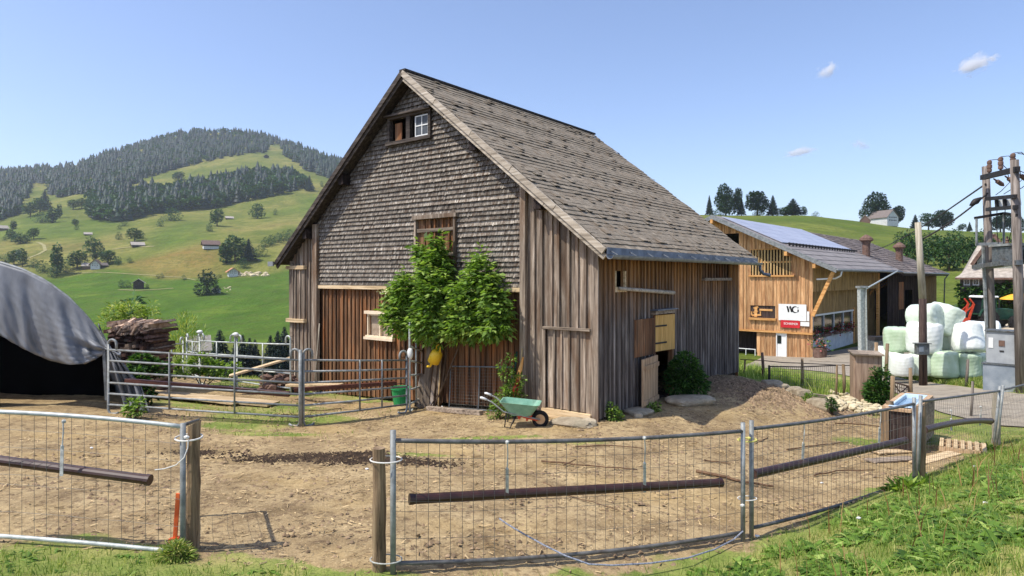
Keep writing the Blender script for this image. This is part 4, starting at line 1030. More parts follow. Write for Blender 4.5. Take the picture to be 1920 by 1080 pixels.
# third panel, to the corner at the lane
q_t0, q_b0 = at(1726, 753, 9.45), at(1721, 892, 9.45); q_t1, q_b1 = at(1874, 733, 12.3), at(1862, 842, 12.3)
mesh_panel('wire mesh fence panel in front of the pallet and trough', q_b0, q_t0, q_b1, q_t1, sag=.0, sagb=.05)
hung_pipe('brown pipe bending past the pallet on the rightmost tied panel', at(1733, 806, 9.7), at(1858, 789, 12.0), .05, [(at(1782, 801, 10.6), at(1782, 770, 10.6)), (at(1836, 792, 11.6), at(1838, 763, 11.6))], bow=.05)
s_t0, s_b0 = at(1880, 731, 12.4), at(1868, 838, 12.4); s_t1, s_b1 = at(1990, 700, 15.4), at(1990, 790, 15.4)
mesh_panel('last wire mesh fence panel by the lane at the right edge', s_b0, s_t0, s_b1, s_t1, sag=.02, sagb=.02)
mesh_t0 = at(1735, 752, 9.6)
# left panel and the short gate panel turned away behind its post
l_t0, l_b0 = at(-30, 771, 5.85), at(-30, 1003, 5.85); l_t1, l_b1 = at(343, 800, 5.9), at(343, 1036, 5.9)
mesh_panel('wire mesh fence panel at the left front with pale rails', l_b0, l_t0, l_b1, l_t1, post0=False, sag=-.02, sagb=-.01, rail_m='galv_pale', vs=.11, ext=(.03, 0))
hung_pipe('brown pipe hung under the left front fence rail', at(-25, 860, 5.95), at(281, 900, 5.85), .045, [(at(118, 882, 5.8), at(121, 790, 5.84))])
g_t0, g_b0 = at(349, 795, 5.98), at(349, 1002, 5.98); g_t1, g_b1 = at(372, 788, 6.9), at(366, 960, 6.9)
mesh_panel('narrow mesh gate panel standing end on behind the left post', g_b0, g_t0, g_b1, g_t1, post0=False, sag=0, sagb=0, vs=.14, ext=(.0, 0), low=.0, r=.018, post_m='rust_brown')

# ------------------------------------------------------------------ timber posts, twine, rope
def timber_post(label, px, pt, pb, Y, r, lean=(0, 0), m_='post_wood', group='split timber fence posts', flat=False, seed=0):
    b = at(px, pb, Y); b.z = min(b.z, H(b.x, b.y)) - .05; top = at(px, pt, Y) + Vector((lean[0], lean[1], 0))
    o = MB(); k = 9; pts = []; rs = []
    rr = random.Random(seed)
    for i in range(k + 1):
        u = i / k; pts.append(lerp(b, top, u) + Vector((rr.uniform(-1, 1) * r * .08, rr.uniform(-1, 1) * r * .08, 0))); rs.append(r * (1.06 - .12 * u) * rr.uniform(.95, 1.05))
    o.tube(pts, rs, 12)
    if flat:   # a split, slanted top
        for i in range(-13, 0): pass
        V = o.V
        for i in range(k * 12, (k + 1) * 12):
            x, y, z = V[i]; V[i] = (x, y, z + (x - top.x) * .55)
    q = o.build('timber_post', M[m_], None, base=b); tag(q, label, 'post', group); return q
timber_post('rough round timber post tied beside the middle fence panel', 711, 840, 1072, 5.7, .06, seed=1)
timber_post('thick timber post at the end of the left fence panel', 361, 794, 1030, 6.02, .06, lean=(.015, 0), flat=True, seed=2)
timber_post('timber post behind the joint of the fence by the trough', 1727, 762, 905, 9.5, .065, seed=3)
timber_post('timber post standing left of the water trough', 1668, 752, 842, 12.0, .07, seed=4)
timber_post('tall grey post where the fence meets the lane', 1868, 733, 852, 12.45, .07, m_='pole_pale', seed=5)
def twine(label, pts, r=.006, m_='twine_white', cat='twine', extra=None):
    o = MB(); o.tube(pts, r, 6); 
    if extra: o.lump(extra, (.03, .02, .02), seed=2, sub=1)
    q = o.build('twine', M[m_], None, base=pts[0]); return tag(q, label, cat)
def loop(c0, c1, w, z):   # a tie passed round two uprights
    pts = []
    for i in range(17):
        a = 2 * PI * i / 16; pts.append(Vector((lerp(c0, c1, .5).x + ((c1.x - c0.x) / 2 + w) * math.cos(a), lerp(c0, c1, .5).y + w * math.sin(a), z + .01 * math.sin(a))))
    return pts
A0, A1 = at(711, 860, 5.7), at(737, 860, Ya)
twine('white twine tying round post to middle panel near top', loop(A0, A1, .075, A0.z), m_='twine_white')
A0, A1 = at(711, 1046, 5.7), at(737, 1046, Ya)
twine('pale blue twine tying round post to middle panel near ground', loop(A0, A1, .075, A0.z), m_='strap')
A0, A1 = at(346, 822, 5.92), at(362, 822, 6.0)
twine('white string knotted round the thick left post', loop(A0, A1, .1, A0.z), .008, extra=at(350, 820, 5.88))
twine('loose white string end hanging off the left post', [at(353, 824, 5.86), at(352, 840, 5.85), at(345, 858, 5.82), at(330, 872, 5.8), at(308, 879, 5.78), at(290, 881, 5.76)], .005)
A0, A1 = at(1393, 826, Yb), at(1409, 826, 7.02)
twine('yellow twine between the two middle fence posts', loop(A0, A1, .045, A0.z), .008, 'twine_yellow', extra=at(1404, 822, 6.93))
A0, A1 = at(1393, 936, Yb), at(1409, 936, 7.02)
twine('white twine low on the two middle fence posts', loop(A0, A1, .045, A0.z), .006, extra=at(1392, 948, 6.9))
rp = [at(1393, 996, 6.9), at(1375, 1012, 6.85), at(1340, 1030, 6.6), at(1290, 1046, 6.3), at(1220, 1056, 6.1), at(1150, 1060, 5.95), at(1105, 1058, 5.9), at(1060, 1042, 5.95), at(1020, 1022, 6.05), at(980, 1000, 6.2), at(950, 982, 6.3), at(936, 972, 6.35)]
rp2 = []
for i in range(len(rp) - 1):
    for j in range(4): rp2.append(lerp(rp[i], rp[i + 1], j / 4))
rp2.append(rp[-1])
for v in rp2[8:]: v.z = max(v.z, H(v.x, v.y) + .015)
o = MB(); o.tube(rp2, .008, 6); tag(o.build('rope', M['rope_blue'], None, base=rp[0]), 'blue and white rope trailing from the fence post onto the dirt', 'rope')
# orange thing behind the left post: an upright plastic scraper
b = at(332, 992, 6.1); b.z = H(b.x, b.y)
t = thing('dung_scraper', 'bright orange plastic scraper leaning behind the left post', 'tool', b)
o = MB(); o.beam(b + Vector((-.02, 0, .03)), at(334, 925, 6.1), .035, .02, up=(0, 1, 0)); o.build('handle', M['orange'], t, world=True)
o = MB(); o.beam(b + Vector((-.07, 0, .03)), b + Vector((.03, 0, .05)), .05, .04); o.build('head', M['orange'], t, world=True)

# ------------------------------------------------------------------ galvanised corral panels
def corral(label, b0, b1, h=1.45, rails=6, uprights=(.33, .67), feet=True, r=.021, loops=(True, True), leg=.1, m_='galv', group='tubular corral panels', h1=None):
    t = thing('corral_fence', label, 'fence', b0, 0, group)
    h1 = h1 or h; up = Vector((0, 0, 1)); d = (b1 - b0).normalized()
    m = MB(); e = .12
    def end(b, hh, s):                                  # rounded hoop-shaped end frame
        pts = [b + up * (hh * .02)]
        pts = [b + d * s * .22 + up * .03, b + d * s * .16 + up * .0, b + d * s * .04 + up * .0, b + up * .08, b + up * (hh - .06)]
        for a in range(0, 7):
            A = PI * a / 6; pts.append(b + d * s * (.09 - .09 * math.cos(A)) + up * (hh - .06 + .09 * math.sin(A)))
        pts.append(b + d * s * .18 + up * (hh - .16)); return pts
    for b, hh, s in ((b0, h, 1), (b1, h1, -1)):
        k = MB(); k.tube(end(b, hh, s), r * 1.15, 8); k.build('end_hoop', M[m_], t, smooth=True, world=True)
    for i in range(rails):
        u = (i + .55) / (rails + .25)
        z0 = .18 + (h - .36) * i / (rails - 1); z1 = .18 + (h1 - .36) * i / (rails - 1)
        k = MB(); k.tube([b0 + up * z0, lerp(b0, b1, .5) + up * ((z0 + z1) / 2 - .008), b1 + up * z1], r, 8); k.build('rail', M[m_], t, smooth=True, world=True)
    for u in uprights:
        b = lerp(b0, b1, u); hh = h + (h1 - h) * u; k = MB(); k.tube([b + up * .17 + Vector((0, -.024, 0)), b + up * (hh - .17) + Vector((0, -.024, 0))], r * .9, 8); k.build('upright', M[m_], t, smooth=True, world=True)
    return t
def gg(px, py, Y): v = at(px, py, Y); v.z = H(v.x, v.y); return v
K0, K1, K2 = gg(203, 775, 12.95), gg(562, 800, 12.5), gg(763, 780, 14.0)
corral('long front corral panel running out from the tarp shelter', K0, K1, h=K0.z * 0 + 1.47, h1=1.47)
corral('shorter corral panel in front of the dark brown barn wall', K1 + Vector((.07, .01, 0)), K2, h=1.47, h1=1.32, uprights=(.52, .74), rails=6)
o = MB(); o.tube([K1 + Vector((.035, -.05, -.05)), K1 + Vector((.03, -.05, 1.5))], .035, 10); tag(o.build('corral_post', M['galv'], None, base=K1, smooth=True), 'galvanised post joining the two front corral panels', 'post')
# gate leaf standing end-on by the wall
g0 = K2 + Vector((.06, .0, 0)); g1 = gg(792, 757, 15.0)
corral('tall corral gate seen end on below the elder tree', g0, g1, h=1.95, h1=1.7, uprights=(.5,), rails=6, m_='galv_pale')
o = MB(); o.lump(at(769, 663, 14.0), (.07, .06, .13), seed=3, sub=2, amp=.08); tag(o.build('feed_bag', M['white'], None, base=at(769, 663, 14.0), smooth=True), 'white plastic bag hooked on the short corral panel', 'bag')
# rear corral
B0, B1, B2, B3, B4 = gg(545, 712, 16.6), gg(441, 706, 17.6), gg(374, 700, 18.2), gg(350, 690, 19.6), gg(300, 695, 18.2)
corral('rear corral panel reaching the corner of the old barn', B1 + Vector((.05, 0, 0)), B0, h=1.42, h1=1.5, rails=4, uprights=(.5,), m_='galv_pale')
corral('rear corral panel between the two white wrapped posts', B2, B1, h=1.4, h1=1.42, rails=4, uprights=(.5,), m_='galv_pale')
corral('short rear corral panel turned towards the valley', B2 + Vector((-.02, .05, 0)), B3, h=1.35, h1=1.3, rails=4, uprights=(.5,), m_='galv_pale')
corral('rear corral panel half hidden by the wood stack', B4, B3 + Vector((-.08, -.05, 0)), h=1.3, h1=1.2, rails=4, uprights=(.5,), m_='galv_pale')
for lab, p in (('white plastic wrapped over the rear corral post nearest the barn', B1), ('white plastic wrapped over the rear corral post below the valley house', B2)):
    o = MB(); c = p + Vector((.03, -.03, 1.47)); o.lump(c, (.09, .07, .06), seed=4, sub=2, amp=.1); tag(o.build('plastic_bag', M['white'], None, base=c, smooth=True), lab, 'bag')
# brown rails lying on the panels and the pale planks
def rail(label, p0, p1, w, h, m_, name='timber_rail', cat='rail', grp=None):
    o = MB(); o.beam(p0, p1, w, h); return tag(o.build(name, M[m_], None, base=p0, bevel=.006), label, cat, grp)
rail('long dark brown pole along the front corral panel', at(236, 714, 13.05), at(543, 739, 12.75), .09, .1, 'rail_brown', 'brown_pole', 'pole')
rail('short dark brown pole low in front of the barn wall', at(552, 731, 14.2), at(744, 718, 14.9), .09, .09, 'rail_brown', 'brown_pole', 'pole')
pa, pb_ = gg(268, 702, 15.4), gg(510, 722, 14.6)
o = MB(); o.beam(pa + Vector((0, .1, .06)), pb_ + Vector((0, .1, .06)), .5, .04); o.beam(pa + Vector((.2, -.15, .1)), pb_ + Vector((-.8, -.05, .1)), .22, .035)
tag(o.build('long_board', M['beam_pale'], None, base=pa), 'long pale boards lying on the ground behind the corral', 'board')
rail('pale plank propped up against the heap by the barn', at(430, 705, 16.3), at(545, 671, 16.9), .24, .05, 'beam_pale', 'plank', 'plank')
rail('wide plank lying low at the foot of the barn corner', at(540, 722, 15.9), at(640, 722, 15.3), .2, .06, 'beam_pale', 'plank', 'plank')
o = MB()
for i in range(40):
    c = gg(rnd(490, 560), 716, rnd(16.6, 18.2)); s = rnd(.07, .18); hz = max(0, .5 - abs(c.x + 6.1) * .25)
    o.lump(c + Vector((0, 0, rnd(0, hz))), (s, s, s * .6), seed=i, sub=1, amp=.25)
tag(o.build('rubble_heap', M['rust_brown'], None, base=gg(520, 712, 17.2)), 'low heap of reddish rubble and soil behind the rear corral', 'heap', kind='stuff')

# ------------------------------------------------------------------ tarp shelter at the left
SB = Vector((-13.0, 14.0, .0))
shed = thing('tarp_shelter', 'rounded grey tarp shelter with a dark open mouth at the left', 'shelter', SB)
# front arch of the shelter in the plane Y=13.6, far arch further back
def arch(Yf, n=26, r0=1.0):
    prof = [(-60, 486), (0, 494), (45, 508), (90, 530), (130, 560), (165, 596), (195, 634), (220, 676), (238, 712), (250, 742), (262, 772)]
    px = np.interp(np.linspace(0, 1, n), np.linspace(0, 1, len(prof)), [p[0] for p in prof]); py = np.interp(np.linspace(0, 1, n), np.linspace(0, 1, len(prof)), [p[1] for p in prof])
    return [P(a, b, 13.5) for a, b in zip(px, py)]
a0 = arch(13.5); N = len(a0); Ks = 12
V = []; 
full = [Vector((2 * -13.3 - v.x, v.y, v.z)) for v in a0[::-1]] + a0     # mirrored left half, outside the picture
NF = len(full)
for k in range(Ks):
    u = k / (Ks - 1)
    for i, v in enumerate(full):
        wob = .05 * math.sin(i * 1.3 + k * .8) * math.sin(k * 1.1)
        V.append((v.x + wob + u * -5.6, 13.5 + u * 6.5, v.z + wob * .6 + .03 * math.sin(i * .7 + k)))
Q = [(k * NF + i, k * NF + i + 1, (k + 1) * NF + i + 1, (k + 1) * NF + i) for k in range(Ks - 1) for i in range(NF - 1)]
o = MB(); o.add(V, Q, .5); ob = o.build('roof_tarp', M['tarp'], shed, smooth=True, world=True)
o = MB(); bw = [V[(Ks - 1) * NF + i] for i in range(NF)]; bw = [(bw[0][0], bw[0][1], -3)] + bw + [(bw[-1][0], bw[-1][1], -3)]; o.add(bw, [tuple(range(NF + 2))], .5); o.build('back_wall', M['black'], shed, world=True)  # inner shade of the shelter put into the black wall colour
# front curtain: gathered tarp from the arch down to a hanging hem
hem_px = [(-60, 600), (0, 628), (30, 646), (60, 662), (95, 676), (130, 684), (160, 682), (182, 672), (200, 660), (214, 655), (226, 660)]
V = []; R_ = 30; C_ = 90
fold = np.random.default_rng(5)
for i in range(C_):
    u = i / (C_ - 1); tx = np.interp(u, np.linspace(0, 1, 9), [-60, 0, 45, 90, 130, 165, 195, 214, 226]); ty = np.interp(tx, [-60, 0, 45, 90, 130, 165, 195, 220, 238], [486, 494, 508, 530, 560, 596, 634, 676, 712])
    hx = np.interp(u, np.linspace(0, 1, len(hem_px)), [p[0] for p in hem_px]); hy = np.interp(u, np.linspace(0, 1, len(hem_px)), [p[1] for p in hem_px])
    for j in range(R_):
        v = j / (R_ - 1); px = tx + (hx - tx) * v ** .8; py = ty + (hy - ty) * v
        am = (.25 + .75 * v) * min(1, v * 6)
        f = am * (.1 * math.sin(17 * u - 5 * u * v + .4 + .8 * math.sin(4 * u)) + .06 * math.sin(33 * u - 10 * u * v + 2) + .04 * math.sin(63 * u - 14 * u * v + .5))
        f += .13 * math.exp(-((v - .60 - .5 * (u - .75)) / .06) ** 2) * min(1, max(0, (u - .5) * 5)) - .1 * math.exp(-((v - .76 - .55 * (u - .75)) / .05) ** 2) * min(1, max(0, (u - .45) * 5))
        f += .02 * math.sin(88 * u - 30 * v + 3 * math.sin(9 * v)) * v + .015 * math.sin(70 * v + 25 * u) * (u > .3) * v
        V.append(P(px, py, 13.42 - .12 * math.sin(PI * v * .8) - f))
Q = [(i * R_ + j, (i + 1) * R_ + j, (i + 1) * R_ + j + 1, i * R_ + j + 1) for i in range(C_ - 1) for j in range(R_ - 1)]
o = MB(); o.add(V, Q, .5); cur = o.build('front_tarp', M['tarp'], shed, smooth=True, world=True); s = cur.modifiers.new('thickness', 'SOLIDIFY'); s.thickness = .012
# the side sheet, gathered at the tie and hanging to the ground
V = []; n = 26; k_ = 22
for i in range(n):
    u = i / (n - 1)
    for j in range(k_):
        v = j / (k_ - 1); w_ = 8 + 38 * min(1, u * 1.6); px = 184 + 58 * u ** .9 + w_ * v - 6 * u; py = 606 + 30 * v * (1 - u) + 168 * u
        V.append(P(px, py, 13.36 + .07 * math.sin(v * 19 + u * 4) + .04 * math.sin(v * 41 - u * 9) + .05 * math.sin(u * 9 + v * 3)))
Q = [(i * k_ + j, i * k_ + j + 1, (i + 1) * k_ + j + 1, (i + 1) * k_ + j) for i in range(n - 1) for j in range(k_ - 1)]
o = MB(); o.add(V, Q, .5); q = o.build('side_tarp', M['tarp'], shed, smooth=True, world=True); s = q.modifiers.new('thickness', 'SOLIDIFY'); s.thickness = .012
xi = at(194, 0, 15.0).x; o = MB(); top_ = at(0, 600, 14.5).z
o.add([(-17, 15.0, -.5), (xi, 15.0, -.5), (xi, 15.0, at(0, 655, 15).z), (at(150, 0, 15).x, 15.0, at(0, 605, 15).z), (at(60, 0, 15).x, 15.0, at(0, 545, 15).z), (-17, 15.0, 2.6)], [(0, 1, 2, 3, 4, 5)], .5); q = o.build('shade_sheet', plain('mouth_shade', S((6, 6, 7)), S((16, 16, 18)), 1.5, 1.0, spec=.05), shed, world=True); s = q.modifiers.new('thickness', 'SOLIDIFY'); s.thickness = .02  # added black sheet standing in for the shade inside the mouth
o = MB(); o.tube([P(-60, 484, 13.45)] + [v + Vector((0, -.05, .03)) for v in a0], .035, 8); o.build('hoop', M['galv'], shed, smooth=True, world=True)
o = MB(); o.beam(P(201, 750, 13.3), P(196, 655, 13.3), .06, .06); o.build('upright', M['galv_dark'], shed, world=True)
o = MB(); o.box(-14.6, -10.72, 13.28, 13.4, -.1, 1.45); o.build('side_curtain', M['tarp_green'], shed, world=True)
o = MB()
for i in range(6): o.beam(P(-40, 520 + i * 22, 13.2), P(10, 528 + i * 22, 13.25), .04, .01)
# stone weight, dark ladder are left out; weeds at the foot come later

# ------------------------------------------------------------------ firewood stack
wb = gg(262, 712, 16.0)
wood_ = thing('firewood_stack', 'tall stack of split firewood behind the tarp shelter', 'wood stack', wb)
o = MB(); rr = random.Random(3); q = MB()
x0, x1 = at(196, 0, 16.0).x, at(292, 0, 16.0).x
ztop = lambda x: at(0, 612 + 6 * math.sin(x * 3), 16).z
z = wb.z - .2; row = 0
while z < 1.55:
    x = x0 + rr.uniform(0, .15)
    while x < x1 - (z - wb.z) * .06:
        w_ = rr.uniform(.07, .17); h_ = rr.uniform(.05, .11); L_ = .9 + rr.uniform(-.12, .12)
        M4 = Matrix.Translation((x, 16.0 + rr.uniform(-.12, .12), z)) @ Matrix.Rotation(rr.uniform(-.25, .25), 4, 'Y') @ Matrix.Rotation(rr.uniform(-.12, .12), 4, 'Z')
        pl = [(-w_ / 2, 0), (w_ / 2, rr.uniform(0, .03)), (w_ * rr.uniform(.2, .5), h_), (-w_ * rr.uniform(.2, .5), h_ * rr.uniform(.8, 1))]
        (q if z > 1.36 or rr.random() < .2 else o).prism(pl, lambda u, v, a: M4 @ Vector((u, a, v)), 0, L_); x += w_ * .92
    z += .072; row += 1
o.build('split_logs', M['log_bark'], wood_, world=True); q.build('pale_logs', M['log_end'], wood_, world=True)
q = MB()
for i in range(46):
    px = rr.uniform(212, 266); p0 = at(px, rr.uniform(612, 630), 15.9); a = rr.uniform(-.6, .9)
    q.beam(p0, p0 + Vector((rr.uniform(.1, .28) * math.cos(a), rr.uniform(-.05, .6), rr.uniform(.02, .2))), rr.uniform(.05, .11), rr.uniform(.03, .06))
q.build('top_logs', M['log_end'], wood_, world=True)

# ------------------------------------------------------------------ things by the barn wall
def onwall(px, py, off=.1):            # a point just in front of the gable wall
    x, z = gb(px, py); return wmat(barn) @ Vector((x, -off, z))
# wheelbarrow
wbp = gg(975, 797, 11.75); 
bar = thing('wheelbarrow', 'green wheelbarrow with red undercarriage by the barn corner', 'wheelbarrow', wbp, math.radians(-8))
o = MB()   # tray: flared, hollow
def ring(hw, hl, z, cx=0, sk=0): return [(cx - hl, -hw, z + sk), (cx + hl, -hw, z - sk), (cx + hl, hw, z - sk), (cx - hl, hw, z + sk)]
def rr_ring(hw, hl, z, cx, c, sk=0, n=4):
    pts = []
    for (sx, sy, a0_) in ((1, -1, -PI / 2), (1, 1, 0), (-1, 1, PI / 2), (-1, -1, PI)):
        for i in range(n + 1):
            a = a0_ + (PI / 2) * i / n; pts.append((cx + sx * (hl - c) + c * math.cos(a), sy * (hw - c) + c * math.sin(a), z + sk * (-(cx + sx * hl))))
    return pts
rings = [rr_ring(.36, .47, .60, .02, .1, .06), rr_ring(.345, .455, .585, .02, .1, .06), rr_ring(.22, .24, .30, .04, .08)]
inn = [rr_ring(.335, .445, .60, .02, .1, .06), rr_ring(.205, .225, .325, .04, .08)]
allr = [rings[2], rings[1], rings[0], inn[0], inn[1]]; n = len(rings[0]); V = [v for r_ in allr for v in r_]
Fq = [(i * n + j, i * n + (j + 1) % n, (i + 1) * n + (j + 1) % n, (i + 1) * n + j) for i in range(4) for j in range(n)] + [tuple(range(n - 1, -1, -1)), tuple(4 * n + j for j in range(n))]
o.add(V, Fq, .5); o.build('tray', M['barrow_green'], bar)
for s in (-1, 1):
    o = MB(); o.tube([(.48, s * .07, .2), (.15, s * .2, .29), (-.35, s * .27, .40), (-.62, s * .29, .62), (-.8, s * .29, .7)], .016, 8); o.build('shaft', M['galv'], bar, smooth=True)
    o = MB(); o.tube([(-.74, s * .29, .675), (-.86, s * .29, .715), (-.9, s * .29, .72)], [.027, .03, .022], 8); o.build('grip', M['white'], bar, smooth=True)
    o = MB(); o.tube([(-.28, s * .25, .38), (-.33, s * .25, .05), (-.2, s * .25, .02), (-.08, s * .22, .3)], .014, 8); o.build('leg', M['steel_dark'], bar, smooth=True)
    o = MB(); o.beam((.1, s * .2, .28), (.42, s * .08, .19), .02, .05); o.beam((-.05, s * .18, .29), (.3, s * .16, .29), .03, .03); o.build('bracket', M['red_machine'], bar)
o = MB(); o.beam((.0, -.2, .25), (.0, .2, .25), .05, .05); o.beam((.18, -.16, .2), (.18, .16, .2), .04, .05); o.build('crossbar', M['red_machine'], bar)
wm = MB(); RX90 = Matrix.Rotation(PI / 2, 4, 'X')
wm.lathe([(.12, -.045), (.17, -.05), (.2, -.02), (.2, .02), (.17, .05), (.12, .045)], c=(.48, 0, .2), n=22, M=RX90); wh = wm.build('wheel', M['rubber'], bar, smooth=True)
o = MB(); o.lathe([(.02, -.06), (.03, -.05), (.115, -.048), (.125, -.03), (.125, .03), (.115, .048), (.03, .05), (.02, .06)], c=(.48, 0, .2), n=18, M=RX90); o.build('rim', plain('rim_cream', S((196, 150, 104)), S((214, 176, 130)), 6, .5), wh)
bar.scale = (.78, .78, .78)
# watering can hung on the wall
wc = at(817, 668, onwall(817, 668, .75).y)
can = thing('watering_can', 'yellow plastic watering can hanging under the elder by the gate', 'watering can', wc, BRZ)
R3 = Matrix.Rotation(math.radians(-118), 4, 'Y')
o = MB(); o.lathe([(.1, -.16), (.135, -.15), (.14, 0), (.125, .1), (.08, .15), (.06, .16)], n=16, M=Matrix.Rotation(math.radians(28), 4, 'Y')); o.build('body', M['can_yellow'], can, smooth=True)
o = MB(); o.tube([(-.06, 0, -.12), (-.14, 0, -.18), (-.17, 0, -.24), (-.26, 0, -.25)], [.04, .03, .022, .028], 8); o.build('spout', M['can_yellow'], can, smooth=True)
o = MB(); o.tube([(.04, 0, .12), (.02, 0, .22), (.09, 0, .26), (.14, 0, .2), (.13, 0, .06)], .018, 8); o.build('handle', M['can_yellow'], can, smooth=True)
# green bucket
b = gg(752, 768, 14.35); b = Vector((b.x, b.y, H(b.x, b.y) + .12))
bk = thing('feed_bucket', 'green plastic bucket hung inside the corral by the gate', 'bucket', b)
o = MB(); o.lathe([(.16, 0), (.165, .02), (.215, .36), (.235, .36), (.235, .4), (.215, .4), (.205, .38), (.15, .03)], n=20); o.build('pail', M['bucket_green'], bk, smooth=False)
o = MB(); o.tube([(-.22, 0, .38), (-.15, -.05, .46), (0, -.1, .5), (.15, -.05, .46), (.22, 0, .38)], .008, 6); o.build('handle', M['black'], bk)
# mesh frame, poles and boards leaning on the wall
b0 = onwall(857, 765, .25); b1 = onwall(972, 782, .25)
for v in (b0, b1): v.z = H(v.x, v.y)
mf = thing('mesh_screen', 'grey mesh screen leaning against the wall under the elder', 'screen', b0)
o = MB(); up_ = Vector((.03, .06, .95))
for a, c in ((b0, b0 + up_), (b1, b1 + up_), (b0 + up_, b1 + up_), (lerp(b0, b1, .49), lerp(b0, b1, .49) + up_), (b0 + up_ * .05, b1 + up_ * .05)): o.tube([a, c], .016, 8)
o.build('frame', M['galv_dark'], mf, world=True)
o = MB()
for i in range(24): o.tube([lerp(b0, b1, i / 24), lerp(b0, b1, i / 24) + up_], .0022, 4, caps=False)
for i in range(14): o.tube([b0 + up_ * i / 14, b1 + up_ * i / 14], .0022, 4, caps=False)
o.build('wire_mesh', M['wire'], mf, world=True)
def lean_pole(label, p0, p1, r, m_, name='pole', cat='pole'):
    o = MB(); o.tube([p0, lerp(p0, p1, .5), p1], [r, r * .97, r * .94], 8); return tag(o.build(name, M[m_], None, base=p0, smooth=True), label, cat)
def wp(px, py, off): v = onwall(px, py, off); return v
def base_at(px, py, off): v = onwall(px, py, off); v.z = H(v.x, v.y); return v
lean_pole('thin wooden pole leaning between watering can and mesh frame', base_at(845, 748, .4), wp(834, 657, .12), .016, 'handle_wood')
lean_pole('short stick slanting low behind the mesh frame', base_at(827, 752, .4), wp(842, 722, .2), .012, 'twig', 'stick', 'stick')
lean_pole('thin pale rod leaning on the brown wall left of the window', base_at(607, 740, .3), wp(605, 606, .1), .014, 'pole_pale')
o = MB(); a, c = base_at(832, 764, .5), base_at(935, 784, .55); o.beam(a + Vector((0, 0, .05)), c + Vector((0, 0, .05)), .12, .1)
tag(o.build('long_timber', M['beam_grey'], None, base=a, bevel=.01), 'grey squared timber lying along the foot of the wall', 'timber')
o = MB()
for i, (pa_, pt) in enumerate(((798, 700), (812, 640), (826, 668))):
    a = base_at(pa_, 752, .25); c = wp(pa_ + 2, pt, .1); o.beam(a, c, .16, .03, up=(0, 1, 0))
tag(o.build('upright_planks', M['board_grey'], None, base=base_at(812, 752, .25)), 'weathered planks stood on end behind the corral gate', 'planks')
# tools in the corner beside the barn door
ts = thing('dung_shovel', 'shovel with a dark green handle leaning in the corner', 'shovel', base_at(978, 772, .35))
a, c = base_at(978, 772, .35), wp(977, 658, .14); o = MB(); o.tube([a + Vector((0, 0, .3)), lerp(a, c, .62)], .016, 8); o.build('shaft', M['handle_wood'], ts, world=True, smooth=True)
o = MB(); o.tube([lerp(a, c, .62), c], .02, 8); o.build('grip', M['handle_green'], ts, world=True, smooth=True)
o = MB(); o.beam(a, a + Vector((0, .03, .32)), .22, .012, up=(0, 1, 0)); o.build('blade', M['steel_dark'], ts, world=True)
lean_pole('long bare wooden handle leaning in the corner by the umbrella', base_at(990, 775, .4), wp(987, 652, .14), .015, 'handle_wood', 'wooden_stick', 'stick')
a, c = base_at(982, 772, .5), wp(990, 668, .16)
um = thing('furled_umbrella', 'furled orange and red umbrella leaning beside the wooden handle', 'umbrella', a)
o = MB(); o.tube([a, lerp(a, c, .3)], .012, 8); o.build('shaft', M['white'], um, world=True)
o = MB(); o.tube([lerp(a, c, .28), lerp(a, c, .45), lerp(a, c, .62)], [.03, .055, .05], 10); o.build('lower_canopy', M['red_machine'], um, world=True)
o = MB(); o.tube([lerp(a, c, .62), lerp(a, c, .8), lerp(a, c, 1)], [.05, .045, .015], 10); o.build('upper_canopy', plain('canopy_amber', S((226, 150, 70)), S((240, 184, 110)), 5, .7), um, world=True)
# flat stones
def stone(label, px, py, Y, sx, sy, sz, seed, m_='stone', grp=None, rot=0):
    c = gg(px, py, Y); o = MB(); o.lump((c.x, c.y, c.z + sz * .35), (sx, sy, sz), seed=seed, sub=3, amp=.13, fr=2.4, sq=.45, M=Matrix.Rotation(rot, 4, 'Z'))
    return tag(o.build('flat_stone' if sz < .15 and sx > .3 else 'stone', M[m_], None, base=c), label, 'stone', grp)
stone('large flat slab in the barn shade by the bush', 1296, 758, 13.45, .5, .36, .1, 1, rot=.3)
stone('flat step stone at the open lower stable door', 1196, 768, 12.75, .3, .26, .07, 2, rot=.5)
stone('small pale stone left of the slab near barn corner', 1196, 784, 12.4, .09, .08, .07, 3)
stone('broken flat stones under the sill beam at the corner', 1075, 792, 11.8, .4, .2, .08, 4, rot=-.4)
stone('rounded stone right under the barn corner', 1105, 796, 11.75, .14, .12, .08, 5)
stone('pale stone plate at the foot of the dark wall', 818, 752, 14.4, .16, .1, .04, 6, 'white')
for i, (px, py, Y, s, lab) in enumerate(((1448, 718, 16.9, .32, 'farthest boulder of the row beside the grass bank'), (1465, 728, 16.3, .25, 'second boulder from the barn end beside the grass bank'), (1490, 736, 15.9, .28, 'mossy boulder midway along the grass bank row'), (1476, 740, 15.6, .1, 'small white stone among the boulders of the bank'), (1500, 745, 15.4, .33, 'broad low boulder of the row before the stone heap'), (1538, 758, 14.7, .36, 'long flat boulder nearest the heap of pale stones'), (1553, 764, 14.4, .22, 'dark end boulder at the foot of the stone heap'))):
    stone(lab, px, py, Y, s * .85, s * .6, s * .42, 20 + i, rot=.4 * i, grp='boulders along the grass bank')
o = MB(); rr = random.Random(9)
for i in range(420):
    px = rr.uniform(1552, 1670); py = 752 + (px - 1552) * .13 + rr.uniform(-14, 16); c = G(px, py); s = rr.uniform(.035, .1)
    o.lump((c.x, c.y, c.z + s * rr.uniform(0, 1.2)), (s * rr.uniform(.8, 1.5), s, s * .7), seed=i % 40, sub=1, amp=.2)
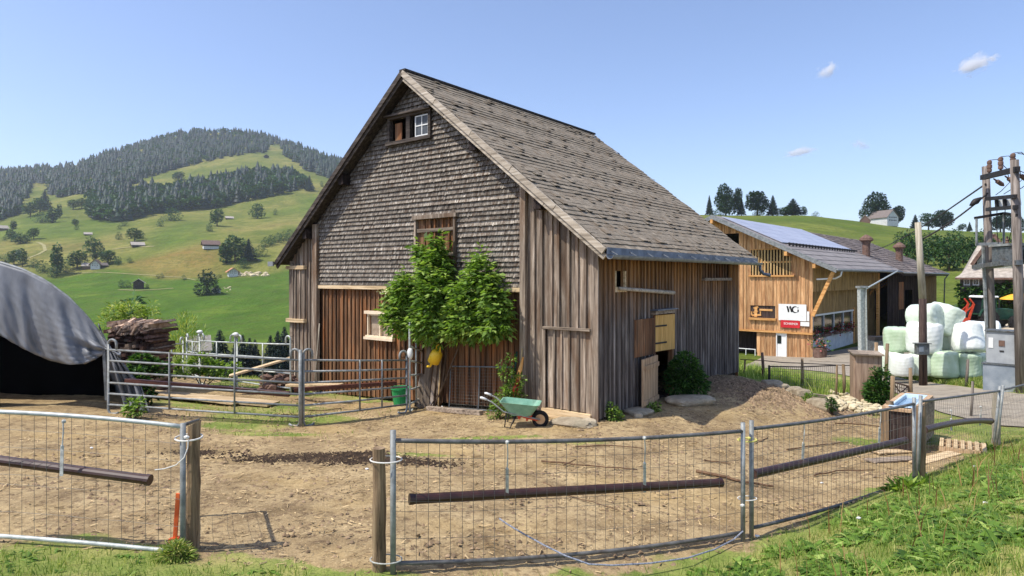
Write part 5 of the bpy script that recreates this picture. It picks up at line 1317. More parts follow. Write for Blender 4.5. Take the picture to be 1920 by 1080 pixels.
tag(o.build('pale_rubble', M['stone_pale'], None, base=G(1610, 756)), 'spread of pale broken stones beside the wooden cabinet', 'rubble', kind='stuff')
# ------------------------------------------------------------------ silage bales
bale_protos = {}
def bale_mesh(seed, sag):
    o = MB(); prof = []; n = 48; rr = np.random.default_rng(seed); V = []; K = 26
    hs = np.linspace(0, 1, K)
    for i, h in enumerate(hs):
        r = 1 - .09 * (abs(2 * h - 1) ** 9) - .03 * sag * math.sin(h * 5 + seed)
        for j in range(n):
            a = 2 * PI * j / n
            w = 1 + .02 * math.sin(a * 3 + seed) + .01 * math.sin(a * 9 + h * 8 + seed) + .012 * math.sin(a * 17 - h * 13 + seed) * (.4 + abs(2 * h - 1)) + .006 * math.sin(h * 42 + 3 * math.sin(a * 2 + seed)) + .03 * sag * math.sin(a * 2 + h * 3)
            V.append((.6 * r * w * math.cos(a), .6 * r * w * math.sin(a), 1.15 * h))
    # caps, pleated towards the middle
    for z, kk in ((0, -1), (1.15, 1)):
        for rad in (.42, .2):
            for j in range(n):
                a = 2 * PI * j / n; V.append((rad * math.cos(a), rad * math.sin(a), z + kk * (.05 if rad < .3 else .04) + .012 * math.sin(a * 7 + seed)))
    Fq = [(i * n + j, i * n + (j + 1) % n, (i + 1) * n + (j + 1) % n, (i + 1) * n + j) for i in range(K - 1) for j in range(n)]
    b = K * n
    for s, e0 in ((b, 0), (b + 2 * n, (K - 1) * n)):
        for j in range(n):
            q = [(e0 + j, e0 + (j + 1) % n, s + (j + 1) % n, s + j), (s + j, s + (j + 1) % n, s + n + (j + 1) % n, s + n + j)]
            Fq += q if e0 else [x[::-1] for x in q]
        Fq.append(tuple(s + n + j for j in range(n)))
    o.add(V, Fq, .5); return o
def bale(label, px, pyb, Y, size=1.0, tilt=(0, 0), rz=0.0, m_='bale_white', seed=0, dz=0.0, lying=False):
    o = bale_mesh(seed, 1.2)
    c = at(px, pyb, Y)
    q = o.build('silage_bale', M[m_], None, smooth=True)
    R = Matrix.Rotation(rz, 3, 'Z') @ Matrix.Rotation(tilt[0], 3, 'X') @ Matrix.Rotation(tilt[1], 3, 'Y')
    q.data.transform((R.to_4x4())); zmin = min(v.co.z for v in q.data.vertices)
    for v in q.data.vertices: v.co.z -= zmin
    q.location = c; q.scale = (size * .8, size * .8, size * .76)
    return tag(q, label, 'bale', 'wrapped silage bales stacked by the lane')
YB = 24.0
H2 = PI / 2
bale('white bale at the left end of the bottom row by the cabinet', 1670, 701, 24.4, .9, (0, 0), .3, 'bale_mint', 1)
bale('white bale upright in the bottom row left of the meter pole', 1690, 705, 23.2, .82, (0, 0), 1.3, 'bale_white', 2)
bale('pale bale behind the foot of the meter pole', 1724, 704, 23.5, .84, (0, 0), 2.0, 'bale_mint', 3)
bale('greenish bale in the bottom row right of the meter pole', 1768, 708, 23.2, 1.02, (0, 0), .7, 'bale_green', 4)
bale('green bale fourth in the bottom row behind a small post', 1810, 708, 23.4, .96, (0, 0), 2.7, 'bale_green', 5)
bale('pale bale at the right end of the bottom row by the cabinet', 1842, 707, 24.0, .95, (0, 0), .2, 'bale_mint', 6)
bale('green sided bale at the left end of the middle row', 1684, 660, 24.4, 1.0, (0, 0), 2.2, 'bale_green', 7)
bale('large bright white bale behind the meter box', 1731, 664, 23.6, 1.22, (.05, .04), .9, 'bale_white', 8)
bale('shaded pale bale wedged in the middle of the heap', 1774, 660, 24.4, .95, (.3, -.15), 1.1, 'bale_mint', 9)
bale('round white bale leaning out at the right of the middle row', 1817, 667, 23.4, 1.15, (-.25, .1), .4, 'bale_white', 10)
bale('white bale lying at the back right of the heap', 1812, 652, 25.2, 1.15, (H2 * .95, 0), .9, 'bale_white', 11)
bale('pale bale lying flat behind the tilted top bale', 1786, 648, 25.6, 1.05, (H2, 0), .3, 'bale_white', 15)
bale('white bale on the left of the top of the heap', 1710, 615, 24.2, 1.0, (H2 * .93, 0), .5, 'bale_mint', 12)
bale('tilted bale on the top right of the heap', 1757, 632, 24.0, 1.15, (.12, .42), .2, 'bale_mint', 13)
bale('low white bale seen just left of the heap by the posts', 1660, 686, 25.2, .8, (0, 0), 1.0, 'bale_white', 14)

# ------------------------------------------------------------------ poles
def post_tube(mb, b, t, r0, r1, n=12): mb.tube([b, lerp(b, t, .5), t], [r0, (r0 + r1) / 2, r1], n)
pb = gg(1731, 703, 22.2)
mp = thing('meter_pole', 'wooden service pole with a grey meter box in front of the bales', 'pole', pb)
o = MB(); o.tube([pb - Vector((0, 0, .2)), at(1730, 560, 22.2)], [.13, .12], 12); o.build('lower_shaft', wood('pole_dark', S((34, 26, 24)), S((70, 56, 50)), S((104, 88, 78)), tone=(.9, 1.1)), mp, world=True, smooth=True)
o = MB(); o.tube([at(1730, 562, 22.2), at(1721, 417, 22.2)], [.118, .095], 12); o.build('upper_shaft', M['pole_pale'], mp, world=True, smooth=True)
c = at(1727, 664, 22.0); o = MB(); o.box(c.x - .22, c.x + .2, c.y - .16, c.y + .04, c.z - .01, c.z + .36); mbx = o.build('meter_box', M['galv_dark'], mp, world=True, bevel=.02)
o = MB(); o.box(c.x - .17, c.x - .02, c.y - .175, c.y - .161, c.z + .1, c.z + .28); o.build('dial_cover', M['box_blue'], mbx, world=True)
o = MB(); o.box(c.x - .26, c.x + .24, c.y - .2, c.y + .06, c.z + .36, c.z + .39); o.build('box_hood', M['galv_dark'], mbx, world=True)
# steel stanchion in front of the larch barn with its tie rod
sb = gg(1618, 665, 38); sb.z = H(sb.x, sb.y)
stl = thing('steel_column', 'pale galvanised steel column with tie rod to the barn eave', 'column', sb)
st = at(1616, 540, 38.0)
o = MB()
for dx in (-.17, .17): o.beam(sb + Vector((dx, 0, 0)), st + Vector((dx, 0, 0)), .04, .34, up=(0, 1, 0))
o.beam(sb, st, .30, .03, up=(0, 1, 0)); o.build('shaft', M['galv_pale'], stl, world=True)
o = MB(); o.box(st.x - .26, st.x + .26, st.y - .22, st.y + .22, st.z, st.z + .12); o.build('head_plate', M['galv'], stl, world=True)
o = MB(); o.tube([st + Vector((.15, 0, -.1)), at(1683, 508, 52.0)], .05, 6); o.build('tie_rod', M['galv_pale'], stl, world=True)
# waste container
db = gg(1657, 658, 40)
dt = thing('waste_container', 'grey wheeled waste container beside the steel column', 'container', db)
o = MB(); o.prism([(-.75, .12), (.75, .12), (.85, 1.1), (-.85, 1.1)], lambda u, v, a: (u, a, v), -.45, .45); o.build('bin', M['galv_dark'], dt, bevel=.03)
o = MB(); o.prism([(-.88, 1.1), (.88, 1.1), (.8, 1.3), (-.8, 1.32)], lambda u, v, a: (u, a, v), -.5, .5); o.build('lid', M['steel_dark'], dt)
for s in (-.6, .6):
    o = MB(); o.lathe([(.1, -.04), (.12, 0), (.1, .04)], c=(s, -.4, .1), n=10, M=RX90); o.build('wheel', M['rubber'], dt)

# transformer station: two poles, crossarms, insulators, transformer
PL0, PL1 = gg(1863, 715, 22.0), gg(1915, 720, 19.4)
TL, TR = at(1848, 312, 22.0), at(1902, 300, 19.4)
tst = thing('transformer_station', 'twin pole transformer station with crossarms and insulators at the right', 'transformer', PL0)
o = MB(); o.tube([PL0 - Vector((0, 0, .3)), at(1856, 540, 22.0), TL], [.135, .13, .11], 14); o.build('pole', M['pole_wood'], tst, world=True, smooth=True)
o = MB(); o.tube([PL1 - Vector((0, 0, .3)), at(1909, 520, 19.4), TR], [.135, .13, .11], 14); o.build('pole', M['pole_wood'], tst, world=True, smooth=True)
o = MB(); o.beam(PL0 + Vector((-.2, -.05, -.1)), at(1848, 455, 22) + Vector((-.13, -.05, 0)), .07, .07); o.build('cable_guard', M['galv'], tst, world=True)
def ppos(v, off=(0, -.22, 0)):   # point along the crossarm between the poles at photo row
    return v + Vector(off)
def arm(name, p0, p1, w=.1, h=.12, m_='steel_dark'):
    o = MB(); o.beam(p0, p1, w, h); return o.build(name, M[m_], tst, world=True)
a0_, a1_ = at(1842, 333, 21.8), at(1908, 317, 19.2)
arm('crossarm', a0_, a1_, .14, .16)
b0_, b1_ = at(1850, 373, 21.8), at(1904, 368, 19.2); arm('crossarm', b0_, b1_)
c0_, c1_ = at(1851, 393, 21.8), at(1906, 388, 19.2); arm('crossarm', c0_, c1_)
d0_, d1_ = at(1827, 409, 21.8), at(1882, 400, 21.6); arm('long_arm', d0_, d1_, .06, .09)
arm('long_arm', d1_ + Vector((.01, 0, 0)), at(1906, 404, 19.3), .06, .09)
for (px, y0, y1, Y) in ((1831, 410, 456, 21.7), (1882, 401, 456, 21.5)):
    o = MB(); o.tube([at(px, y0, Y), at(px, y1, Y)], .035, 8); o.build('hanger_rod', M['galv'], tst, world=True)
for i, u in enumerate((.22, .55, .88)):
    p = lerp(a0_, a1_, u) + Vector((0, 0, .06)); o = MB(); o.lathe([(.03, 0), (.03, .05), (.07, .08), (.07, .16), (.05, .18), (.075, .2), (.075, .3), (.05, .32), (.07, .34), (.07, .42), (.03, .46)], c=p, n=10); o.build('insulator', M['rust_brown'], tst, world=True)
    t0_ = p + Vector((0, 0, .46)); b_ = lerp(b0_, b1_, .3 + .28 * i) + Vector((0, -.05, .1))
    o = MB(); o.tube([t0_, t0_ + Vector((.22, -.05, .02)), t0_ + Vector((.5, -.1, -.3)), t0_ + Vector((.58, -.12, -.75)), lerp(t0_ + Vector((.5, -.1, -.9)), b_, .5), b_], .012, 5); o.build('jumper_wire', M['steel_dark'], tst, world=True)
    q0 = lerp(a0_, a1_, u) + Vector((.1, -.05, -.1)); q1 = q0 + Vector((.42, .1, -.22)); o = MB(); o.tube([q0, lerp(q0, q1, .3), lerp(q0, q1, .35), lerp(q0, q1, .8), q1], [.02, .03, .07, .07, .02], 8); o.build('strain_insulator', M['rust_brown'], tst, world=True)
    f0 = lerp(b0_, b1_, .3 + .28 * i) + Vector((0, -.08, -.02)); f1 = lerp(c0_, c1_, .3 + .28 * i) + Vector((0, -.08, .0))
    o = MB(); o.tube([f0, f1], .055, 8); fu_ = o.build('fuse', M['steel_dark'], tst, world=True)
    o = MB(); o.tube([f0 + Vector((.12, -.02, -.05)), f1 + Vector((.12, -.02, .05))], .075, 8); o.build('fuse_tube', M['white'], fu_, world=True)
    o = MB(); e_ = at(1872 + 9 * i, 458, 21.2); o.tube([f1, f1 + Vector((.05, .1, -.5)), e_], .012, 5); o.build('lead_wire', M['steel_dark'], tst, world=True)
arm('tie_beam', at(1830, 458, 21.75), at(1879, 457, 21.6), .1, .1, 'galv')
p0_, p1_ = at(1852, 500, 21.6), at(1912, 492, 19.2); arm('platform_beam', p0_, p1_, .16, .14, 'galv_dark'); arm('platform_beam', p0_ + Vector((.2, .9, 0)), p1_ + Vector((.2, .9, 0)), .16, .14, 'galv_dark')
k0, k1 = at(1863, 497, 21.4), at(1898, 456, 21.4)
o = MB(); o.box(k0.x, k1.x + .1, 20.6, 21.5, k0.z + .02, k1.z - .12); tk = o.build('tank', M['galv_dark'], tst, world=True, bevel=.03)
o = MB(); o.box(k0.x - .06, k1.x + .16, 20.5, 21.56, k1.z - .118, k1.z - .04); o.build('tank_lid', M['galv'], tk, world=True)
o = MB()
for i in range(9): o.box(k0.x + .06 + i * .07, k0.x + .075 + i * .07, 20.44, 20.598, k0.z + .1, k1.z - .25)
o.build('cooling_fins', M['galv_dark'], tk, world=True)
for i in range(3):
    p = Vector((k0.x + .14 + i * .22, 21.0, k1.z - .04)); o = MB(); o.lathe([(.05, 0), (.06, .05), (.035, .08), (.06, .12), (.035, .16), (.02, .24)], c=p, n=8); o.build('bushing', M['rust_brown'], tk, world=True)
# overhead cables to the service pole and away to the left
def cable(label, pts, r=.02, sagz=.0):
    o = MB(); o.tube(pts, r, 5); return tag(o.build('overhead_cable', M['steel_dark'], None, base=pts[0]), label, 'cable')
def sagline(a, b, s, n=12): return [lerp(a, b, i / n) - Vector((0, 0, s * 4 * (i / n) * (1 - i / n))) for i in range(n + 1)]
ca, cb = at(1852, 362, 21.9), at(1722, 452, 22.2)
cl = thing('service_cable', 'thick black cable with a clamp from the station to the meter pole', 'cable', ca)
o = MB(); o.tube(sagline(ca, cb, .12), .028, 6); o.build('wire', M['steel_dark'], cl, world=True)
m_ = lerp(ca, cb, .17); dd = (cb - ca).normalized(); o = MB(); o.tube([m_ - dd * .22, m_ - dd * .12, m_, m_ + dd * .12, m_ + dd * .24], [.02, .07, .11, .08, .02], 10); o.build('clamp', M['steel_dark'], cl, world=True, smooth=True)
cable('thin overhead cable running down left from the twin pole station', sagline(at(1848, 345, 21.9), at(1600, 470, 95), 1.0), .03)
cable('thin overhead cable leaving the station top to the right', sagline(TR + Vector((.1, 0, .2)), at(1990, 288, 19.0), .05), .012)
cable('second overhead cable leaving the station to the right', sagline(TR + Vector((.1, 0, -.3)), at(1990, 345, 19.0), .05), .012)
# electrical cabinets
cbp = gg(1884, 722, 20.0)
cab = thing('electric_cabinet', 'grey two tier electric cabinet between the transformer poles', 'cabinet', cbp, math.radians(-47))
zt0 = at(0, 681, 20).z - cbp.z; zt1 = at(0, 621, 20).z - cbp.z
o = MB(); o.box(-.5, .5, -.35, .35, -.2, zt0 - .03); o.build('lower_housing', M['box_blue'], cab, bevel=.015)
o = MB(); o.box(-.53, .53, -.38, .38, zt0 - .028, zt0); o.build('ledge', M['galv_dark'], cab)
o = MB(); o.box(-.42, .38, -.3, .26, zt0 + .003, zt1); uh = o.build('upper_housing', M['box_grey'], cab, bevel=.015)
o = MB(); o.box(-.46, .43, -.35, .3, zt1, zt1 + .04); o.build('hood', M['galv_dark'], uh)
o = MB(); o.box(-.36, -.24, -.315, -.301, zt0 + .48, zt0 + .8); o.build('notice', M['white'], uh)
o = MB(); o.box(-.1, .05, -.32, -.301, zt0 + .55, zt0 + .73); o.build('meter_window', M['rust_brown'], uh)
o = MB(); o.box(-.08, .03, -.32, -.301, zt0 + .38, zt0 + .42); o.build('lock', M['steel_dark'], uh)

# ------------------------------------------------------------------ wooden cabinet on legs, posts and wire gate by the lane
bb = gg(1623, 748, 17.0)
wcab = thing('wooden_cabinet', 'upright weathered wooden cabinet with a lid beside the lane', 'cabinet', bb, math.radians(-20))
o = MB(); boards(o, -.30, .30, lambda x: -.05, lambda x: 1.3, .15, lambda u, w, z: (u, -.34 - w, z), batten=0)
boards(o, -.34, .34, lambda x: -.05, lambda x: 1.3, .17, lambda u, w, z: (.3 + w, u, z), batten=0); boards(o, -.34, .34, lambda x: -.05, lambda x: 1.3, .17, lambda u, w, z: (-.3 - w, u, z), batten=0); boards(o, -.3, .3, lambda x: -.05, lambda x: 1.3, .15, lambda u, w, z: (u, .34 + w, z), batten=0)
o.build('boarding', wood('box_wood', S((104, 82, 66)), S((160, 134, 112)), S((192, 166, 142)), tone=(.85, 1.1)), wcab)
o = MB(); 
for i in range(4): o.box(-.36 + .18 * i + .003, -.36 + .18 * (i + 1), -.46, .5, 1.3, 1.34)
o.build('lid', M['beam_grey'], wcab)
def thin_post(label, px, pt, pb, Y, r=.045, m_='post_wood', lean=0.0, grp='thin timber posts by the lane'):
    b = gg(px, pb, Y); t_ = at(px + lean, pt, Y); o = MB(); o.tube([b - Vector((0, 0, .1)), lerp(b, t_, .5) + Vector((.012, 0, 0)), t_], [r * 1.05, r, r * .92], 9); return tag(o.build('stake', M[m_], None, base=b, smooth=True), label, 'post', grp)
thin_post('tall stake rising just behind the wooden cabinet', 1643, 642, 720, 17.8, .05)
thin_post('leaning stake right of the wooden cabinet', 1658, 644, 712, 18.2, .05, lean=6)
thin_post('dark hinge stake of the wire gate at the lane', 1707, 690, 760, 16.2, .045, lean=0)
thin_post('left stake of the wire gate beside the shrub', 1671, 705, 765, 15.6, .05, lean=3)
thin_post('thin stake in the grass before the green bale', 1811, 674, 720, 21.5, .045, 'pole_wood', lean=4)
thin_post('slim grey stake standing in the lane edge behind the fence', 1820, 715, 785, 15.5, .03, 'pole_wood', lean=4)
for i, (px, pt, pb_, Y, lean, r, lab) in enumerate(((1394, 674, 695, 20.5, 3, .03, 'short bent stake near the far barn corner'), (1431, 661, 699, 20.0, -2, .045, 'rusty stake in front of the white stable door'), (1441, 685, 715, 17.6, 1, .03, 'black metal stake at the left end of the low fence'), (1504, 672, 710, 19.0, 0, .04, 'thick stake in the weeds left of the flower tub'), (1567, 684, 735, 17.6, 2, .03, 'curved stake in the middle of the weedy bank'), (1583, 683, 722, 18.2, -2, .045, 'stout stake near the wooden cabinet'))):
    thin_post(lab, px, pt, pb_, Y, r, 'rust_brown' if i == 1 else ('steel_dark' if i == 2 else 'post_wood'), lean, 'stakes of the low wire fence')
fl = thing('wire_fence', 'low wire fence with thin top rail along the weedy bank', 'fence', gg(1441, 715, 17.6))
o = MB(); pr = [at(1388, 674, 20.6), at(1431, 676, 20.0), at(1470, 680, 19.5), at(1504, 681, 19.0), at(1583, 685, 18.2), at(1602, 685, 17.4)]
o.tube(pr, .014, 6); o.build('top_wire', M['steel_dark'], fl, world=True)
o = MB(); o.tube([at(1441, 687, 17.6), at(1500, 688, 17.6), at(1570, 685, 17.6)], .018, 6); o.build('top_rail', M['steel_dark'], fl, world=True)
o = MB()
for i in range(1, 34):
    u = i / 34; a = lerp(at(1441, 687, 17.6), at(1568, 686, 17.6), u); o.tube([a, Vector((a.x, a.y, H(a.x, a.y)))], .004, 4, caps=False)
for k in (.25, .5, .75):
    a, c = at(1441, 687, 17.6), at(1568, 686, 17.6); o.tube([Vector((a.x, a.y, lerp(a, Vector((a.x, a.y, H(a.x, a.y))), k).z)), Vector((c.x, c.y, lerp(c, Vector((c.x, c.y, H(c.x, c.y))), k).z))], .004, 4)
o.build('wire_mesh', M['wire'], fl, world=True)
rail('grey timber edging the grass bank before the cabinet', gg(1512, 740, 16.6), gg(1600, 742, 16.9), .1, .16, 'beam_grey', 'edging_timber', 'timber')
wg0, wg1 = at(1674, 716, 15.7), at(1703, 724, 16.2); wz0, wz1 = at(1676, 748, 15.7), at(1703, 758, 16.2)
wgt = thing('wire_gate', 'small rusty wire gate between two stakes at the lane', 'gate', Vector((wg0.x, wg0.y, H(wg0.x, wg0.y))))
o = MB()
for a, c in ((wg0, wg1), (wz0, wz1), (wg0, wz0), (wg1, wz1)): o.tube([a, c], .022, 8)
o.build('frame', M['rust_brown'], wgt, world=True)
o = MB()
for i in range(1, 7): o.tube([lerp(wg0, wg1, i / 7), lerp(wz0, wz1, i / 7)], .008, 5)
for i in range(1, 5): o.tube([lerp(wg0, wz0, i / 5), lerp(wg1, wz1, i / 5)], .008, 5)
o.tube([wg0, wz1], .016, 6); o.tube([wz0, wg1], .016, 6); o.build('wire_infill', M['rust_brown'], wgt, world=True)

# ------------------------------------------------------------------ water trough and pallet
tb = gg(1700, 838, 11.9)
tr = thing('water_trough', 'boarded water trough with a pale blue tub behind the fence', 'trough', tb)
f0, f1 = gg(1658, 826, 11.75), gg(1712, 840, 11.5); k0_, k1_ = f0 + Vector((1.3, 1.5, 0)), f1 + Vector((1.3, 1.5, 0))
hz_ = .74
def tw(a, c, mat_, nm, ins=0.0):
    o = MB(); d = c - a; n = 6
    for i in range(3):
        z = tb.z + .02 + i * hz_ / 3; o.beam(Vector((a.x, a.y, z + hz_ / 6)), Vector((c.x, c.y, z + hz_ / 6)), .04, hz_ / 3 - .006)
    return o.build(nm, M[mat_], tr, world=True)
tw(f0, f1, 'board_dark', 'end_boards'); tw(k0_, k1_, 'post_wood', 'end_boards'); tw(f1 + Vector((.03, .03, 0)), k1_ + Vector((.03, -.03, 0)), 'beam_grey', 'side_boards'); tw(f0 + Vector((-.03, .03, 0)), k0_ + Vector((-.03, -.03, 0)), 'post_wood', 'side_boards')
up3 = Vector((0, 0, hz_ + .02)); o = MB(); rimz = tb.z + hz_ + .045
q4 = [Vector((v.x, v.y, rimz)) for v in (f0, f1, k1_, k0_)]
for i in range(4): o.beam(lerp(q4[i], q4[(i + 1) % 4], .05), lerp(q4[i], q4[(i + 1) % 4], .95), .11, .05)
o.build('rim_boards', M['door_tan'], tr, world=True)
cen = sum(q4, Vector()) / 4
o = MB(); a_ = [lerp(v, cen, .14) + Vector((0, 0, .028)) for v in q4]; b_ = [lerp(v, cen, .3) + Vector((0, 0, .024)) for v in q4]; c_ = [lerp(v, cen, .36) - Vector((0, 0, .22)) for v in q4]
o.add(a_ + b_ + c_, [(i, (i + 1) % 4, 4 + (i + 1) % 4, 4 + i) for i in range(4)] + [(4 + i, 4 + (i + 1) % 4, 8 + (i + 1) % 4, 8 + i) for i in range(4)] + [(8, 9, 10, 11)], .5); tu = o.build('tub', M['trough_tub'], tr, world=True)
o = MB(); w_ = [lerp(v, cen, .33) - Vector((0, 0, .04)) for v in q4]; o.add(w_, [(0, 1, 2, 3)], .5); o.build('water', M['water'], tr, world=True)
for v in (f0, f1):
    o = MB(); o.beam(Vector((v.x, v.y - .05, tb.z - .05)), Vector((v.x, v.y - .05, tb.z + hz_ + .03)), .08, .06); o.build('corner_batten', M['post_wood'], tr, world=True)
pl0 = gg(1805, 826, 11.8)
pal = thing('pallet', 'old wooden pallet lying on the grass by the fence', 'pallet', pl0, math.radians(-35)); pal.scale = (.64, .66, .78)
for i in range(7):
    x = -.5 + i / 6 * 1.0; o = MB(); o.box(x - .05, x + .05, -.55, .55, .13, .152); o.build('slat', M['beam_pale'], pal)
for y in (-.5, 0, .5):
    o = MB(); o.box(-.56, .56, y - .05, y + .05, .02, .128); o.build('bearer', M['door_tan'], pal)
for i, (pa, pb2, lab) in enumerate((((1630, 868, 9.8), (1712, 862, 9.9), 'flat grey board lying behind the fence post'), ((1718, 872, 9.6), (1790, 852, 10.4), 'pale weathered board lying below the pallet'), ((1640, 851, 10.6), (1712, 848, 10.4), 'thin bleached board on dirt left of fence joint'))):
    a, c = G(pa[0], pa[1]), G(pb2[0], pb2[1]); rail(lab, a + Vector((0, 0, .03)), c + Vector((0, 0, .03)), .22, .03, 'beam_pale' if i else 'beam_grey', 'loose_board', 'board')

# ------------------------------------------------------------------ red machine and tractor
YT = 54.0
tpos = gg(1860, 612, YT)
tra = thing('tractor', 'dark green tractor with white cab roof parked before the ivy house', 'tractor', tpos, math.radians(4))
def wheel(par, x, y, r, w, rim_m='galv'):
    o = MB(); o.lathe([(r * .55, -w / 2), (r * .9, -w / 2), (r, -w * .3), (r, w * .3), (r * .9, w / 2), (r * .55, w / 2)], c=(x, y, r), n=22, M=RX90)
    for i in range(18):
        a = 2 * PI * i / 18; o.beam((x + r * .98 * math.cos(a), y - w * .45, r + r * .98 * math.sin(a)), (x + r * 1.02 * math.cos(a + .1), y + w * .45, r + r * 1.02 * math.sin(a + .1)), .07, .06)
    k = o.build('wheel', M['rubber'], par)
    o = MB(); o.lathe([(.1, -w * .3), (r * .5, -w * .25), (r * .57, -w * .45), (r * .57, w * .45), (r * .5, w * .25), (.1, w * .3)], c=(x, y, r), n=16, M=RX90); o.build('rim', M[rim_m], k)
for s in (-1, 1):
    wheel(tra, -1.0, s * .85, .82, .48, 'tractor_green'); wheel(tra, 1.35, s * .8, .55, .36, 'tractor_green')
    o = MB(); o.tube([(-1.85, s * .85, 1.1), (-1.6, s * .85, 1.62), (-1.0, s * .85, 1.78), (-.4, s * .85, 1.6)], .09, 6); o.build('mudguard', M['tractor_green'], tra)
o = MB(); o.prism([(-.2, .75), (2.0, .75), (2.1, 1.1), (2.0, 1.55), (1.2, 1.72), (-.2, 1.75)], lambda u, v, a: (u, a, v), -.36, .36); o.build('bonnet', M['tractor_green'], tra, bevel=.06)
o = MB(); o.box(2.085, 2.15, -.25, .25, .95, 1.4); o.build('grille', M['black'], tra)
o = MB(); o.box(-1.5, 1.9, -.25, .25, .45, .74); o.build('chassis', M['steel_dark'], tra)
o = MB()
for x in (-1.45, -.1):
    for y in (-.62, .62): o.beam((x, y, 1.3), (x + (.1 if x < -1 else -.12), y, 2.62), .07, .07)
o.box(-1.45, -.1, -.64, .64, 1.2, 1.32); cabn = o.build('cab', M['tractor_green'], tra)
o = MB(); o.prism([(-1.55, 2.62), (0.05, 2.62), (0, 2.78), (-1.45, 2.8)], lambda u, v, a: (u, a, v), -.72, .72); o.build('cab_roof', M['white'], cabn, bevel=.05)
o = MB(); o.box(-1.38, -.18, -.6, .6, 1.33, 2.6); o.build('cab_glass', M['glass_dark'], cabn)
o = MB(); o.tube([(.9, .3, 1.72), (.9, .3, 2.5)], .05, 8); o.build('exhaust', M['steel_dark'], tra)
rpos = gg(1802, 612, 53.0)
rm = thing('hay_rake', 'red hay making machine with raised arms beside the tractor', 'farm machine', rpos, math.radians(-8))
o = MB(); o.box(-1.3, .9, -.6, .6, .6, .95); o.beam((.9, 0, .75), (2.3, 0, .7), .16, .16); o.prism([(-1.4, .9), (.6, .9), (.2, 1.35), (-1.1, 1.3)], lambda u, v, a: (u, a, v), -.7, .7); o.build('body', M['red_machine'], rm)
o = MB()
for y in (-.4, .4): o.beam((.3, y, 1.0), (.75, y, 2.5), .14, .14); o.beam((.75, y, 2.5), (.45, y, 2.9), .1, .1); o.beam((.75, y, 2.4), (-.4, y, 1.3), .07, .07)
o.build('raised_arm', M['red_machine'], rm)
for s in (-1, 1): wheel(rm, -.5, s * .95, .42, .25, 'galv')
o = MB(); o.box(-3.2, -1.42, -.9, .9, .5, 1.75); o.build('tine_guard', M['rust_brown'], rm)
for i in range(7):
    o = MB(); y = -.8 + i * .27; o.tube([(-1.5, y, 1.3), (-2.4, y, 1.95), (-3.2, y, 1.8)], .03, 5); o.build('tine_arm', M['red_machine'], rm)

# ------------------------------------------------------------------ ivy house at the right edge
YH = 62.0
HA = at(1800, 0, YH); HA.z = 0
hb = gg(1815, 612, YH)
HMx = Matrix(((.8, .6, 0, HA.x), (-.6, .8, 0, HA.y), (0, 0, 1, 0), (0, 0, 0, 1)))     # along the front wall, into the house, up
hs_ = thing('ivy_house', 'farmhouse with ivy covered wall and curved pale roof at the right', 'house', hb)
def hl(px, py, off=0.0):               # photo pixel on a plane parallel to the front wall -> house frame
    q = (px - CX) / F; y = (off + HA.x * .6 + HA.y * .8) / (q * .6 + .8); x = q * y
    return Vector(((x - HA.x) * .8 - (y - HA.y) * .6, off, CZ - (py - HY) / F * y))
def hbuild(o, nm, m_, par): o.V = [tuple(HMx @ Vector(v)) for v in o.V]; return o.build(nm, m_, par, world=True)
zg = hb.z - 1; ze = hl(1800, 527).z; ur = 13.0
o = MB(); o.box(0, ur, 0, 8, zg, ze + .5); hbuild(o, 'wall', wood('house_wall', S((84, 74, 68)), S((128, 116, 106)), S((160, 148, 138))), hs_)
n = 9; rows = []; zr_ = hl(1833, 458, 3.6).z; ze2 = hl(1791, 520, -.8).z
for i in range(n):
    u = i / (n - 1); off = 3.6 + (-.8 - 3.6) * u; z = zr_ + (ze2 - zr_) * (1 - (1 - u) ** 1.35)
    pxl = float(np.interp(u, [0, .3, .6, .85, 1], [1834, 1824, 1812, 1800, 1791])); rows.append((Vector((hl(pxl, 0, off).x, off, z)), Vector((ur + .6, off, z))))
V = []
for a, c in rows: V += [a, c]
for a, c in rows: V += [a - Vector((0, 0, .2)), c - Vector((0, 0, .2))]
Fq = [(2 * i, 2 * i + 1, 2 * i + 3, 2 * i + 2) for i in range(n - 1)] + [(2 * n + 2 * i + 2, 2 * n + 2 * i + 3, 2 * n + 2 * i + 1, 2 * n + 2 * i) for i in range(n - 1)]
Fq += [(2 * i, 2 * i + 2, 2 * n + 2 * i + 2, 2 * n + 2 * i) for i in range(n - 1)] + [(2 * n - 2, 2 * n - 1, 4 * n - 1, 4 * n - 2)]
o = MB(); o.add(V, Fq, .5)
bl_, br_ = Vector((rows[-1][0].x, 8.6, ze2)), Vector((ur + .6, 8.6, ze2))
o.add([rows[0][0], rows[0][1], br_, bl_], [(3, 2, 1, 0)], .4); o.add([rows[0][0], bl_, rows[-1][0]] + [r_[0] for r_ in rows[1:-1]][::-1], [tuple(range(3 + n - 2))], .5)
hr = hbuild(o, 'roof', M['roof_pink'], hs_)
o = MB(); o.beam(rows[-1][0] + Vector((0, -.05, -.12)), rows[-1][1] + Vector((0, -.05, -.12)), .08, .16); hbuild(o, 'eave_board', M['rust_brown'], hr)
dxl, dxr, dap = hl(1822, 497, .8), hl(1905, 497, .8), hl(1863, 440, .8)
o = MB(); o.prism([(v.x, v.z) for v in (hl(1832, 505, .8), hl(1905, 505, .8), hl(1905, 497, .8), hl(1863, 452, .8), hl(1832, 490, .8))], lambda u, v, a: (u, a, v), .8, 3.0)
dm = hbuild(o, 'dormer', wood('dormer_wall', S((96, 100, 92)), S((150, 152, 140)), S((178, 178, 166))), hs_)
